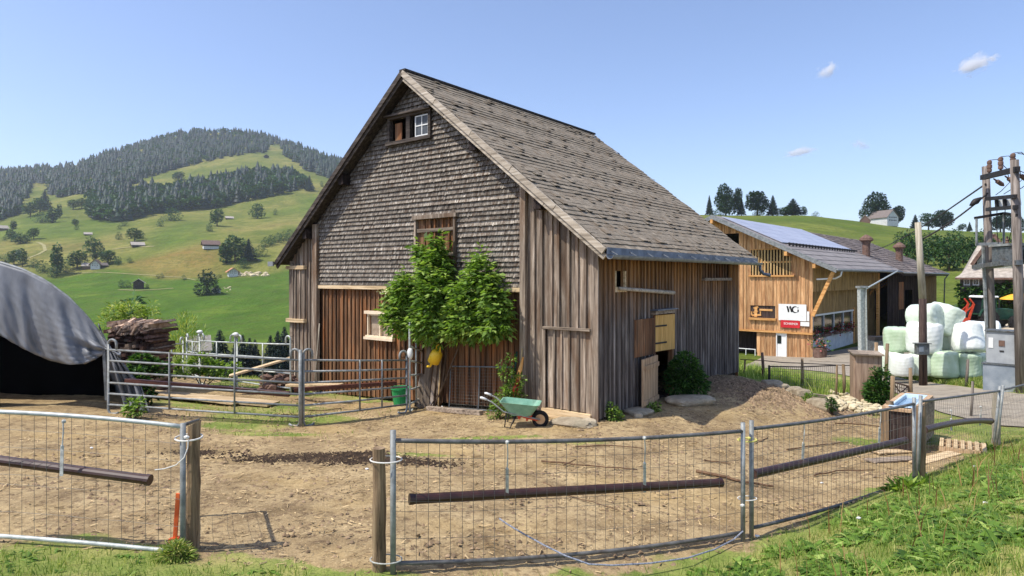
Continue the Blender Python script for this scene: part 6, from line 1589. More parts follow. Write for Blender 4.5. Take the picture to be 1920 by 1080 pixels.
for a, c in ((dxl, dap), (dap, dxr)):
    o = MB(); o.beam(a + Vector((0, -.5, 0)), c + Vector((0, -.5, 0)), .1, .3); hbuild(o, 'dormer_verge', M['rust_brown'], dm)
    o = MB(); q_ = [a + Vector((0, -.44, .12)), c + Vector((0, -.44, .12)), c + Vector((0, 3.6, .12)), a + Vector((0, 3.2, .12))]; o.add(q_ + [v - Vector((0, 0, .1)) for v in q_], [(0, 1, 2, 3), (7, 6, 5, 4), (0, 4, 5, 1), (1, 5, 6, 2), (2, 6, 7, 3), (3, 7, 4, 0)], .5); hbuild(o, 'dormer_roof', M['roof_pink'], dm)
def hwin(nm, par, px0, px1, py0, py1, off):
    a, c = hl(px0, py1, off), hl(px1, py0, off); o = MB(); o.box(a.x, c.x, off - .12, off + .01, a.z, c.z); f = hbuild(o, nm, M['white'], par)
    w_ = c.x - a.x; hh_ = c.z - a.z
    for u0, u1 in ((.12, .47), (.53, .88)):
        o = MB(); o.box(a.x + w_ * u0, a.x + w_ * u1, off - .135, off - .121, a.z + hh_ * .14, a.z + hh_ * .88); hbuild(o, 'pane', M['glass_dark'], f) if par is hs_ else o.T.clear()
hwin('dormer_window', dm, 1836, 1848, 494, 504, .78)
hwin('window', hs_, 1807, 1819, 523, 535, -.02); hwin('window', hs_, 1824, 1836, 522, 535, -.02); hwin('window', hs_, 1818, 1827, 552, 562, -.02); hwin('window', hs_, 1850, 1860, 523, 535, -.02)
N_ = 5200; iv = np.stack([RNG.uniform(-.2, ur, N_), -RNG.uniform(.02, .5, N_), zg + .5 + RNG.uniform(0, 1, N_) * (ze - zg - .6)], -1)
pts = iv @ np.array(HMx)[:3, :3].T + np.array(HMx)[:3, 3]
ppx = CX + pts[:, 0] / pts[:, 1] * F; ppy = HY - (pts[:, 2] - CZ) / pts[:, 1] * F
keep = ~((ppx > 1800) & (ppx < 1862) & (ppy < 537)) & ~((ppx > 1816) & (ppx < 1829) & (ppy > 550) & (ppy < 563))
leaves('ivy', pts[keep], .42, M['leaf_bush'], parent=hs_, asp=.8)
# parasol, bench on the terrace
pp = gg(1912, 612, 58.5)
pa = thing('parasol', 'orange yellow garden parasol beside the ivy house', 'parasol', pp)
tp_ = at(1912, 549, 58.5)
o = MB(); o.tube([pp, tp_], .04, 8); o.build('pole', M['white'], pa, world=True)
o = MB(); o.lathe([(1.5, -.62), (1.42, -.5), (.8, -.2), (.1, 0), (.02, .02)], c=tp_, n=10); o.build('canopy', M['parasol'], pa, world=True)
# chalet far up the right-hand slope
def cottage(label, px, py, Y, w, d, h, rh, rz, wall_m, roof_m, base_m=None, wins=0, name='chalet', cat='house', over=.35, group=None, ov=.12):
    """gable front faces local -y"""
    c = at(px, py, Y); c.z = H(c.x, c.y)
    t = thing(name, label, cat, c, rz, group)
    o = MB(); o.prism([(-w / 2, -.8), (w / 2, -.8), (w / 2, h), (0, h + rh * .93), (-w / 2, h)], lambda u, v, a: (u, a, v), -d / 2, d / 2, .5); o.build('wall', wall_m, t)
    if base_m:
        o = MB(); o.box(-w / 2 - .06, w / 2 + .06, -d / 2 - .06, d / 2 + .06, -.9, h * .36); o.build('base', base_m, t)
    o = MB(); e = over * w
    for s in (-1, 1):
        k = s * (w / 2 + e * .6); zz = h - (rh / (w / 2)) * e * .6
        q_ = [(0, -d / 2 - e * .5, h + rh), (k, -d / 2 - e * .5, zz), (k, d / 2 + e * .5, zz), (0, d / 2 + e * .5, h + rh)]
        o.add(q_ + [(x, y, z - ov * w * .5) for x, y, z in q_], [(0, 1, 2, 3), (7, 6, 5, 4), (0, 4, 5, 1), (1, 5, 6, 2), (2, 6, 7, 3), (3, 7, 4, 0)], .5)
    o.build('roof', roof_m, t)
    for r_ in range(2 if wins > 3 else 1):
        n_ = min(wins, 5)
        for i in range(n_):
            x = -w * .36 + w * .72 * (i + .5) / n_; z = h * (.45 if r_ == 0 else .8); o = MB(); o.box(x - w * .045, x + w * .045, -d / 2 - .05, -d / 2 + .03, z, z + h * .16); o.build('window', M['glass_dark'], t)
    return t
# ------------------------------------------------------------------ plants near the yard
def blobs_px(lst, Y, kz=1.0, dy=1.0):
    if callable(Y): return [(*at(a, b, Y(a)), r / F * Y(a), r / F * Y(a) * dy, r / F * Y(a) * kz) for a, b, r in lst]
    return [(*at(a, b, Y), r / F * Y, r / F * Y * dy, r / F * Y * kz) for a, b, r in lst]
def wallY(off): return lambda px: onwall(px, 600, off).y
def compound(pts, dirs, n=6, size=.1):
    """each point becomes a spray of n leaflets"""
    N = len(pts); P_ = np.repeat(pts, n, 0); k = np.tile(np.arange(n), N)
    ax = dirs + RNG.normal(size=dirs.shape) * .5; ax[:, 2] -= .15; ax /= np.linalg.norm(ax, axis=1, keepdims=True)
    sd = np.cross(ax, np.array([0, 0, 1.])); sd /= np.linalg.norm(sd, axis=1, keepdims=True) + 1e-9
    A = np.repeat(ax, n, 0); Sd = np.repeat(sd, n, 0); side = np.where(k % 2 == 0, 1, -1)[:, None]
    P_ = P_ + A * ((k // 2) * size * .8)[:, None]; d = A * .6 + Sd * side * .9; d[k == n - 1] = A[k == n - 1]
    return P_, d
# elder against the barn
eb = blobs_px([(790, 468, 7), (802, 488, 12), (818, 458, 8), (822, 482, 13), (818, 508, 22), (900, 482, 7), (896, 505, 11), (912, 522, 12), (770, 542, 27), (748, 555, 16), (735, 590, 11), (820, 548, 34), (880, 550, 26), (922, 556, 19), (938, 575, 12), (755, 596, 26), (815, 598, 36), (875, 600, 32), (925, 602, 22), (938, 612, 11), (850, 612, 17), (905, 618, 11), (785, 610, 15)], wallY(.75), dy=1.2)
base = onwall(838, 752, .3); base.z = H(base.x, base.y)
eld = thing('elder_tree', 'bushy green elder growing up against the barn gable', 'tree', base)
pts, d = cloud_pts(eb, 2300, .5, pw=1.5)
tn = np.repeat(np.clip(RNG.normal(.52, .27, 2300), 0, 1), 6)
Pl, dl = compound(pts, d, 6, .115)
leaves('crown', Pl, RNG.uniform(.08, .2, len(Pl)), M['leaf_elder'], parent=eld, asp=.42, tones=np.clip(tn + RNG.normal(0, .08, len(tn)), 0, 1), dirs=dl, droop=.12)
o = MB()
for (px, py, r) in ((800, 580, .03), (838, 540, .034), (885, 590, .03)):
    t_ = at(px, py, wallY(.6)(px)); o.tube([base + Vector((rnd(-.2, .2), rnd(-.1, .1), -.1)), lerp(base, t_, .4) + Vector((rnd(-.12, .12), 0, .1)), lerp(base, t_, .75) + Vector((rnd(-.1, .1), 0, 0)), t_], [r * .9, r * .7, r * .5, r * .2], 8)
o.build('trunk', M['bark'], eld, world=True, smooth=True)
fl_ = np.array([at(722, 548, 14.7), at(743, 602, 14.5), at(960, 530, 14)][:2]); pf = np.repeat(fl_, 60, 0) + RNG.normal(size=(120, 3)) * np.array([.07, .07, .03]); leaves('blossom', pf, .05, M['petal_cream'], parent=eld, asp=.9)
def shrub(label, lst, Y, basepx, n, size, m_, name='shrub', asp=.45, kz=1.0, dy=1.0, cat='shrub', stems=4, shell=.45, droop=0.0, dark=None):
    b = gg(basepx[0], basepx[1], Y); bl = blobs_px(lst, Y, kz, dy); t = thing(name, label, cat, b)
    pts, d = cloud_pts(bl, n, shell); pts[:, 2] = np.maximum(pts[:, 2], Hn(pts[:, 0], pts[:, 1]) + .02)
    leaves('foliage', pts, RNG.uniform(.7, 1.3, n) * size, m_, parent=t, asp=asp, dirs=d, droop=droop)
    o = MB()
    for i in range(stems):
        q = bl[i % len(bl)]; e = Vector(q[:3]) + Vector((rnd(-.3, .3) * q[3], rnd(-.3, .3) * q[3], q[5] * .4)); o.tube([b + Vector((rnd(-.05, .05), rnd(-.05, .05), -.05)), lerp(b, e, .5) + Vector((rnd(-.04, .04), 0, 0)), e], [.018, .012, .006], 5)
    o.build('stems', M['bark'], t, world=True); return t
shrub('round dark green bush beside the stable door', [(1285, 700, 32), (1272, 722, 24), (1303, 722, 24), (1262, 705, 14), (1318, 715, 12), (1285, 680, 20)], 13.9, (1288, 745), 3600, .085, M['leaf_bush'])
shrub('climbing plant with small leaves at the wall beside the tools', [(950, 700, 13), (962, 730, 16), (945, 740, 13), (975, 712, 10), (940, 685, 8), (972, 745, 12), (958, 672, 9)], 12.75, (960, 775), 900, .075, M['leaf_elder'], name='climbing_plant', cat='plant')
shrub('leafy weeds at the foot of the wall behind the barrow', [(936, 760, 14), (950, 775, 12), (925, 775, 10)], 12.6, (940, 785), 420, .07, M['leaf_elder'], name='weed_clump', cat='plant')
shrub('weed tuft growing at the near barn corner', [(1150, 778, 12), (1146, 765, 9), (1160, 785, 9)], 12.1, (1150, 790), 420, .07, M['leaf_weed'], name='weed_clump', cat='plant')
shrub('weed tuft between the step stone and the slab', [(1222, 768, 11), (1212, 775, 8), (1230, 762, 8)], 12.9, (1222, 778), 300, .07, M['leaf_elder'], name='weed_clump', cat='plant')
shrub('dark shrub crowding the right side of the wooden cabinet', [(1645, 735, 22), (1652, 712, 16), (1660, 745, 14), (1638, 752, 14), (1640, 700, 9), (1658, 695, 8)], 16.4, (1648, 764), 2000, .1, M['leaf_bush'])
shrub('broad leaved weed at the foot of the tarp shelter', [(248, 758, 9), (258, 768, 9), (243, 770, 8), (262, 755, 6)], 12.6, (252, 780), 260, .1, M['leaf_elder'], name='weed_clump', cat='plant')
shrub('nettles growing behind the torn tarp strips', [(262, 718, 14), (275, 735, 12), (258, 700, 10), (285, 745, 8)], 14.2, (268, 750), 700, .11, M['leaf_bush'], name='weed_clump', cat='plant')
shrub('pale feathery shrub rising behind the firewood', [(245, 590, 24), (215, 585, 18), (275, 600, 22), (230, 615, 22), (262, 625, 22), (200, 605, 14), (285, 575, 10)], 22.0, (245, 690), 2300, .16, M['grass_tall'], asp=.25, shell=.2)
shrub('tall yellow green grasses right of the firewood', [(335, 640, 26), (350, 615, 20), (320, 665, 24), (365, 650, 18), (340, 600, 12), (378, 625, 10)], 21.0, (340, 700), 1500, .2, M['grass_tall'], name='grass_clump', asp=.1, kz=1.3, shell=.1, cat='grass', droop=-.9)
shrub('green nettle bed behind the front corral panel', [(345, 690, 16), (375, 682, 18), (400, 692, 16), (425, 698, 12), (320, 695, 14), (440, 690, 10)], 17.6, (380, 712), 1500, .12, M['leaf_weed'], name='weed_clump', cat='plant')
shrub('dark weeds at the foot of the firewood stack', [(265, 680, 16), (285, 688, 14), (252, 690, 12), (300, 692, 12)], 15.2, (275, 708), 900, .12, M['leaf_bush'], name='weed_clump', cat='plant')
shrub('leafy tuft growing over the foot of the left post', [(325, 1043, 26), (345, 1050, 20), (305, 1050, 16), (330, 1030, 14)], 5.75, (328, 1068), 1500, .055, M['grass_blade'], name='weed_clump', asp=.2, cat='plant', shell=.2)
shrub('spiky weed at the foot of the fence post by the trough', [(1705, 925, 18), (1690, 935, 16), (1722, 932, 16), (1708, 905, 8), (1735, 940, 12)], 8.7, (1706, 950), 380, .17, M['leaf_weed'], name='weed_clump', cat='plant', asp=.3)
shrub('small plant on the boulder row by the stone heap', [(1520, 746, 9), (1512, 748, 7)], 15.0, (1518, 754), 220, .07, M['leaf_elder'], name='weed_clump', cat='plant')
shrub('dark tuft at the end of the boulder row', [(1560, 760, 9), (1557, 752, 6)], 14.2, (1560, 770), 220, .07, M['leaf_bush'], name='weed_clump', cat='plant')
shrub('low green plant by the fence corner at the lane', [(1850, 850, 14), (1838, 856, 10), (1865, 848, 10)], 11.9, (1850, 866), 300, .12, M['leaf_weed'], name='weed_clump', cat='plant')

# ------------------------------------------------------------------ grass, weeds and litter nobody could count
def blades(name, XY, h, w, m_, lean=.35, tones=None):
    N = len(XY); z = Hn(XY[:, 0], XY[:, 1]); b = np.column_stack([XY, z - .01])
    a = RNG.uniform(0, 2 * PI, N); s = np.column_stack([np.cos(a), np.sin(a), np.zeros(N)])
    l = RNG.normal(size=(N, 2)) * lean; tip = b + np.column_stack([l * h[:, None], h]); mid = b + np.column_stack([l * h[:, None] * .35, h * .55])
    W_ = w[:, None]
    V = np.stack([b - s * W_ / 2, b + s * W_ / 2, mid + s * W_ * .4, mid - s * W_ * .4, tip + s * W_ * .06, tip - s * W_ * .06], 1).reshape(-1, 3)
    i = np.arange(N)[:, None] * 6; Q = np.concatenate([i + np.array([[0, 1, 2, 3]]), i + np.array([[3, 2, 4, 5]])], 0)
    t = RNG.uniform(0, 1, N) if tones is None else tones
    return np_mesh(name, V, Q, m_, np.concatenate([t, t]))
def scatter(n, x0, x1, y0, y1, f):
    X = RNG.uniform(x0, x1, n); Y = RNG.uniform(y0, y1, n); k = RNG.uniform(0, 1, n) < f(X, Y)
    return np.column_stack([X[k], Y[k]])
def fov(X, Y, e=.06): return np.abs(X / Y) < .8 + e
sdY = lambda X, Y: poly_sd(X, Y, YARD)
patch = lambda X, Y, s=.9, k=41: .5 + .5 * sinoise(X, Y, s, k) / .45
XY = scatter(160000, -6, 10.5, 4.2, 13.5, lambda X, Y: fov(X, Y) * np.clip((-sdY(X, Y) + .12) * 3, 0, 1) * np.clip(patch(X, Y) * .9 + .25, .08, 1) * np.clip(1.4 - Y / 14, .25, 1))
h = RNG.uniform(.04, .13, len(XY)) * (.6 + .5 * np.clip(patch(XY[:, 0], XY[:, 1], 1.3, 45), 0, 1.2))
g = blades('grass', XY, h, RNG.uniform(.004, .009, len(XY)), M['grass_blade']); tag(g, 'short green and straw coloured grass in front of the fence', 'grass', kind='stuff')
# grass coming through the yard and round its far edges
XY = scatter(60000, -9, 10, 8.5, 22, lambda X, Y: fov(X, Y) * (np.clip(-sdY(X, Y) * 2 + .3, 0, 1) * .6 + .75 * np.exp(-((X + 5.2) / 1.6) ** 2 - ((Y - 13.6) / 1.3) ** 2) + .5 * np.exp(-((X + 4.4) / 1.3) ** 2 - ((Y - 11.6) / .35) ** 2)) * np.clip(patch(X, Y, .6, 47), .1, 1))
k = ~((XY[:, 0] > 10.2) & (XY[:, 1] > 11)); XY = XY[k]
g = blades('grass', XY, RNG.uniform(.04, .12, len(XY)), RNG.uniform(.008, .016, len(XY)), M['grass_blade']); tag(g, 'thin grass growing through the dirt behind the corral', 'grass', kind='stuff')
bank = Z2((1392, 690), (1440, 700), (1500, 712), (1600, 728), (1605, 742), (1520, 742), (1450, 716), (1392, 706))
bx = [p[0] for p in bank]; by = [p[1] for p in bank]
XY = scatter(60000, min(bx) - .5, max(bx) + .5, min(by) - .3, max(by) + .5, lambda X, Y: np.clip(poly_sd(X, Y, bank) * 2 + .5, 0, 1))
g = blades('tall_grass', XY, RNG.uniform(.12, .5, len(XY)) * np.clip(patch(XY[:, 0], XY[:, 1], .7, 51), .3, 1.1), RNG.uniform(.012, .028, len(XY)), M['grass_tall'], lean=.25); tag(g, 'tall weedy grass on the bank along the low wire fence', 'grass', kind='stuff')
verge = Z2((1655, 702), (1700, 711), (1770, 720), (1850, 730), (1930, 738), (1930, 725), (1850, 712), (1700, 704))
bx = [p[0] for p in verge]; by = [p[1] for p in verge]
XY = scatter(30000, min(bx), max(bx), min(by), max(by), lambda X, Y: np.clip(poly_sd(X, Y, verge) * 2 + .4, 0, 1))
g = blades('verge_grass', XY, RNG.uniform(.06, .2, len(XY)), RNG.uniform(.015, .03, len(XY)), M['grass_blade'], lean=.4); tag(g, 'dry grass verge between the lane and the bales', 'grass', kind='stuff')
# broad-leaved weeds on the slope at the lower right
def broad(name, XY, nl, L0, L1, m_):
    N = len(XY); z = Hn(XY[:, 0], XY[:, 1]); B = np.repeat(np.column_stack([XY, z]), nl, 0); M_ = N * nl
    a = RNG.uniform(0, 2 * PI, M_); L = np.repeat(RNG.uniform(L0, L1, N), nl) * RNG.uniform(.6, 1.15, M_); el = RNG.uniform(.35, 1.25, M_); wd = L * RNG.uniform(.18, .42, M_)
    hd = np.column_stack([np.cos(a), np.sin(a), np.zeros(M_)]); sd = np.column_stack([-np.sin(a), np.cos(a), np.zeros(M_)]); upv = np.array([0, 0, 1.])
    us = [0, .3, .65, 1.0]; ws = [.16, .95, .8, .06]; rows = []
    x = np.zeros(M_); zz = np.zeros(M_); e = el.copy()
    prev = 0
    for u, w_ in zip(us, ws):
        du = u - prev; prev = u; x = x + np.cos(e) * du * L; zz = zz + np.sin(e) * du * L; e = e - RNG.uniform(.25, .75, M_)
        c = B + hd * x[:, None] + upv * zz[:, None]; tw_ = sd + upv * RNG.normal(0, .25, M_)[:, None]
        rows += [c - tw_ * (wd * w_ / 2)[:, None], c + tw_ * (wd * w_ / 2)[:, None]]
    V = np.stack(rows, 1).reshape(-1, 3); i = np.arange(M_)[:, None] * 8
    Q = np.concatenate([i + np.array([[0, 1, 3, 2]]), i + np.array([[2, 3, 5, 4]]), i + np.array([[4, 5, 7, 6]])], 0)
    t = np.clip(np.repeat(RNG.normal(.45, .2, N), nl) + RNG.normal(0, .18, M_), 0, 1)
    return np_mesh(name, V, Q, m_, np.concatenate([t, t, t]))
def wd(X, Y):
    d = -sdY(X, Y); px = CX + X / Y * F
    n = np.clip(patch(X, Y, 1.1, 61) * 1.8 - .3, 0, 1) * np.clip(patch(X, Y, .45, 62) * 1.5, .1, 1)
    return (d > .12) * (px > 1270 + 30 * np.sin(Y * 3)) * (px < 2000) * n * np.clip((d - .05) * 2.2, 0, 1) * np.clip((9.6 - Y) / 2.2, .06, 1)
XY = scatter(40000, 1.2, 9, 4.8, 11.5, wd); XY = XY[:7500]
g = broad('weeds', XY, 8, .06, .17, M['leaf_weed']); tag(g, 'dense bright green dock leaves on the slope at lower right', 'weeds', kind='stuff')
XY = scatter(9000, -6, 1.5, 4.9, 6.2, lambda X, Y: (-sdY(X, Y) > -.02) * np.clip(patch(X, Y, .8, 63) * 1.6 - .5, 0, 1) * .12)
g = broad('weeds', XY, 6, .04, .1, M['leaf_weed']); tag(g, 'scattered low leafy weeds along the bottom left edge', 'weeds', kind='stuff')
XY = scatter(66000, 1.2, 9.5, 4.2, 11.5, lambda X, Y: wd(X, Y) * .35 + .1 * (-sdY(X, Y) > .15) * (X > 1))
g = blades('tall_grass', XY, RNG.uniform(.05, .17, len(XY)), RNG.uniform(.004, .009, len(XY)), M['grass_blade'], lean=.45); tag(g, 'longer grass mixed with the dock leaves at lower right', 'grass', kind='stuff')
stalk = scatter(700, 1.6, 9, 5, 10.5, lambda X, Y: (poly_sd(X, Y, YARD) < -.3) * .5)
g = blades('dock_stalks', stalk, RNG.uniform(.2, .45, len(stalk)), RNG.uniform(.008, .016, len(stalk)), leaf('leaf_dry', S((96, 62, 40)), S((140, 104, 64)), S((180, 150, 100)), .1), lean=.2); tag(g, 'thin brown seed stalks standing among the dock leaves', 'weeds', kind='stuff')
# straw, chips and clods on the dirt
def slivers(name, XY, L, w, m_):
    N = len(XY); z = Hn(XY[:, 0], XY[:, 1]) + .012; c = np.column_stack([XY, z]); a = RNG.uniform(0, 2 * PI, N)
    d = np.column_stack([np.cos(a), np.sin(a), RNG.normal(0, .18, N)]) * L[:, None] / 2; s = np.column_stack([-np.sin(a), np.cos(a), RNG.normal(0, .4, N)]) * w[:, None] / 2
    up_ = np.array([0, 0, 1.]) * (w[:, None] * .5)
    V = np.stack([c - d - s, c + d - s, c + d + s, c - d + s, c - d + up_, c + d + up_], 1).reshape(-1, 3)
    i = np.arange(N)[:, None] * 6; Q = np.concatenate([i + np.array([[0, 1, 5, 4]]), i + np.array([[2, 3, 4, 5]])], 0); t = RNG.uniform(0, 1, N)
    return np_mesh(name, V, Q, m_, np.concatenate([t, t]))
inY = lambda X, Y: fov(X, Y) * (sdY(X, Y) > .05)
XY = scatter(34000, -8, 9.5, 5.4, 18, lambda X, Y: inY(X, Y) * np.clip(patch(X, Y, 1.4, 71), .15, 1) * np.clip(11 / Y, .3, 1) ** 2)
g = slivers('straw', XY, RNG.uniform(.02, .1, len(XY)), RNG.uniform(.004, .014, len(XY)), M['straw']); tag(g, 'straw and wood chips strewn over the dirt yard', 'straw', kind='stuff')
def clods(name, XY, s, m_):
    N = len(XY); z = Hn(XY[:, 0], XY[:, 1]); V0 = np.array([(1, 0, 0), (.3, .95, 0), (-.8, .6, 0), (-.8, -.6, 0), (.3, -.95, 0), (.2, .1, .8)]); a = RNG.uniform(0, 6.28, N)
    J = V0[None] * (1 + RNG.normal(0, .25, (N, 6, 3))); ca, sa = np.cos(a)[:, None], np.sin(a)[:, None]
    V = np.stack([J[..., 0] * ca - J[..., 1] * sa, J[..., 0] * sa + J[..., 1] * ca, J[..., 2] - .15], -1) * s[:, None, None] + np.column_stack([XY, z])[:, None]
    i = np.arange(N)[:, None] * 6; Q = np.concatenate([i + np.array([[k, (k + 1) % 5, 5]]) for k in range(5)], 0); t = RNG.uniform(0, 1, N)
    return np_mesh(name, V.reshape(-1, 3), Q, m_, np.tile(t, 5))
M['clod'] = plain('clod', S((112, 92, 70)), S((166, 142, 112)), 14, 1.0, tone=(.6, 1.2))
XY = scatter(16000, -8, 9.5, 5.4, 17, lambda X, Y: inY(X, Y) * np.clip(patch(X, Y, .9, 73), .1, 1) * np.clip(10 / Y, .25, 1) ** 2)
g = clods('clods', XY, RNG.uniform(.01, .035, len(XY)) ** 1.0, M['clod']); tag(g, 'dry crumbs of earth lying on the yard', 'soil', kind='stuff')
XY = np.concatenate([np.column_stack([RNG.normal(x, sx, n), RNG.normal(y, sy, n)]) for x, y, sx, sy, n in ((-2.9, 9.55, .5, .13, 2400), (-1.75, 9.35, .45, .08, 900), (-4.9, 9.9, .3, .1, 800), (-4.7, 13.6, .3, .1, 500), (6.2, 15.25, .5, .14, 500))])
g = clods('dung', XY, RNG.uniform(.01, .035, len(XY)), M['dung']); tag(g, 'dark dung spread in patches on the yard', 'dung', kind='stuff')
XY = scatter(30000, 3.4, 8.4, 13.6, 17.2, lambda X, Y: np.exp(-((X - 6) / 1.7) ** 2 - ((Y - 15.1) / .9) ** 2) * np.clip(patch(X, Y, .5, 81), .1, 1))
g = clods('clods', XY, RNG.uniform(.02, .06, len(XY)), M['clod']); tag(g, 'crumbly lumps covering the earth mound beside the barn', 'soil', kind='stuff')
# sticks lying about
sticks = [([(1015, 868), (1080, 874), (1195, 884)], .012, 'long thin branch lying beyond the middle fence panel'), ([(1058, 876), (1080, 864)], .009, 'short twig crossing the long thin branch'), ([(1080, 842), (1130, 838), (1205, 843)], .01, 'curved thin branch lying near the top fence rail'), ([(1305, 888), (1360, 900), (1400, 910), (1450, 916)], .022, 'thick brown branch lying under the fence joint'), ([(1410, 832), (1432, 828), (1440, 822)], .01, 'forked twig just right of the fence joint'), ([(1475, 846), (1530, 838), (1590, 832)], .012, 'pale stick lying behind the right front panel'), ([(1526, 895), (1570, 886), (1640, 884)], .012, 'bent stick lying low behind the right front panel'), ([(1566, 796), (1620, 799), (1660, 804)], .014, 'branch resting near the trough end'), ([(1020, 908), (1060, 930), (1160, 960)], .007, 'faint trailing cord on the dirt behind the middle pipe'), ([(1320, 866), (1370, 872)], .009, 'short twig behind the middle panel right end'), ([(560, 770), (600, 772), (640, 768)], .012, 'stick lying by the corral corner')]
for pl, r, lab in sticks:
    pp_ = [G(*p) + Vector((0, 0, r + .012)) for p in pl]; q = []
    for i in range(len(pp_) - 1):
        for j in range(4): v = lerp(pp_[i], pp_[i + 1], j / 4) + Vector((rnd(-.01, .01), rnd(-.02, .02), rnd(0, .012))); q.append(v)
    q.append(pp_[-1]); o = MB(); o.tube(q, [r * (1.1 - .5 * i / len(q)) for i in range(len(q))], 6)
    tag(o.build('branch', M['twig'], None, base=pp_[0]), lab, 'branch')
for i, (px, py, lab) in enumerate(((1541, 908, 'white scrap lying behind the right front panel'), (688, 882, 'white scrap on dirt left of the round post'), (1610, 996, 'white litter scrap in the dock leaves'), (1827, 877, 'white scrap on the grass below the pallet'), (1848, 946, 'white scrap on the grass at the right edge'), (172, 842, 'pale pebble behind the left front fence rail'), (1420, 1008, 'pale pebble at the foot of the middle fence joint'))):
    c = G(px, py); o = MB(); s = .03; o.lump(c + Vector((0, 0, .02 + (.12 if i == 2 else 0))), (s, s * .7, s * .5), seed=i, sub=1, amp=.25); tag(o.build('scrap', M['white'], None, base=c), lab, 'litter')
# ------------------------------------------------------------------ trees: one of each kind, then copies
def tree_proto(name, kind, n, asp=.8, seed=1, m_='leaf_tree'):
    """a tree one metre high standing at the origin"""
    t = thing(name, 'x', 'tree')
    rr = np.random.default_rng(seed)
    if kind == 'conifer':
        N = n; u = rr.uniform(0, 1, N) ** .8; R_ = .2 * (1 - u) ** .85 * (1 + .22 * np.sin(u * 46)) + .012; a = rr.uniform(0, 2 * PI, N); k = rr.uniform(.5, 1, N)
        pts = np.column_stack([R_ * k * np.cos(a), R_ * k * np.sin(a), .05 + .95 * u]); d = np.column_stack([np.cos(a), np.sin(a), np.full(N, -.35)])
        leaves('crown', pts, .1 * (1.15 - u), M[m_], parent=t, asp=.5, dirs=d, droop=.3)
        core = MB(); core.lathe([(.14, .06), (.1, .35), (.05, .7), (.008, .98)], n=7); c = core.build('inner_boughs', M[m_], t)
    else:
        B = {'round': [(0, 0, .6, .3), (-.17, .05, .48, .2), (.18, -.03, .5, .2), (.05, -.15, .42, .2), (-.06, .14, .75, .2), (.1, .05, .8, .16), (-.12, -.08, .7, .18)],
             'tall': [(0, 0, .5, .17), (.03, .02, .7, .15), (-.04, 0, .32, .16), (.02, 0, .86, .1), (-.06, .03, .62, .12), (.08, -.02, .42, .12)],
             'broad': [(0, 0, .55, .34), (-.3, 0, .42, .26), (.3, .02, .45, .26), (.1, -.2, .4, .26), (-.12, .1, .74, .22), (.16, .05, .72, .2), (0, .2, .5, .25)],
             'bush': [(0, 0, .5, .4), (-.4, 0, .4, .34), (.42, 0, .36, .3), (.1, -.2, .35, .3), (-.15, .05, .65, .28)],
             'chestnut': [(0, 0, .42, .3), (-.2, 0, .28, .2), (.22, 0, .28, .2), (0, -.1, .62, .23), (-.1, 0, .72, .16), (.1, 0, .68, .17), (.02, 0, .86, .12), (-.24, .0, .18, .14), (.26, .0, .2, .14)]}[kind]
        bl = [(x, y, z, r, r, r * .9) for x, y, z, r in B]; pts, d = cloud_pts(bl, n, .6, pw=2)
        pts[:, 2] = np.maximum(pts[:, 2] * 1.13 - .13, .03)
        leaves('crown', pts, RNG.uniform(.055, .11, n) * (1 if n < 1100 else .72), M[m_], parent=t, asp=asp, dirs=d)
    o = MB(); hh = .5 if kind != 'bush' else .25
    o.tube([(0, 0, -.06), (.01, 0, hh * .5), (0, .01, hh)], [.035, .025, .012], 6)
    for i in range(0 if kind == 'conifer' else 3): a = i * 2.1; o.tube([(0, 0, hh * .6), (.12 * math.cos(a), .12 * math.sin(a), hh * 1.15)], [.016, .006], 5)
    o.build('trunk', M['bark'], t); return t
PR = {k: None for k in ()}
protos = {'round': tree_proto('round_tree', 'round', 900, seed=1), 'tall': tree_proto('slender_tree', 'tall', 700, seed=2), 'broad': tree_proto('broad_tree', 'broad', 1000, seed=3),
          'bush': tree_proto('bush', 'bush', 600, seed=4), 'conifer': tree_proto('conifer', 'conifer', 700, seed=5, m_='needle'), 'big': tree_proto('large_tree', 'broad', 3600, seed=6, m_='leaf_dark'),
          'bigtall': tree_proto('large_tree', 'round', 3200, seed=8, m_='leaf_dark'), 'spruce': tree_proto('spruce_tree', 'conifer', 1500, seed=7, m_='needle'), 'chestnut': tree_proto('chestnut_tree', 'chestnut', 1500, seed=9, m_='leaf_dark')}
used = set()
WID = {'round': .66, 'tall': .4, 'broad': 1.05, 'bush': 1.35, 'conifer': .4, 'big': 1.05, 'bigtall': .66, 'spruce': .4, 'chestnut': .62}
def plant(kind, label, px, pyb, hpx, wpx=None, Y=None, group='trees and bushes on the far slope', cat=None):
    b = G(px, pyb, 60) if Y is None else gg(px, pyb, Y)
    if Y is not None: b.z = min(b.z, at(px, pyb, Y).z) if False else b.z
    if kind == 'bush' and Y is None: hpx *= 1.25; wpx = wpx * 1.2
    elif Y is None and wpx: wpx *= 1.15
    h = hpx / F * b.y; w = (wpx / F * b.y / WID[kind]) if wpx else h
    if Y is not None: h = at(px, pyb - hpx, Y).z - b.z; 
    p = protos[kind]; rz = rnd(0, 6.28)
    if kind not in used: used.add(kind); o = p; o.location = b; o.rotation_euler = (0, 0, rz); o.scale = (w, w, h)
    else: o = dup(p, b, rz, (w, w, h))
    o['label'] = label; o['group'] = group
    if cat or kind == 'bush': o['category'] = cat or 'bush'
    return o
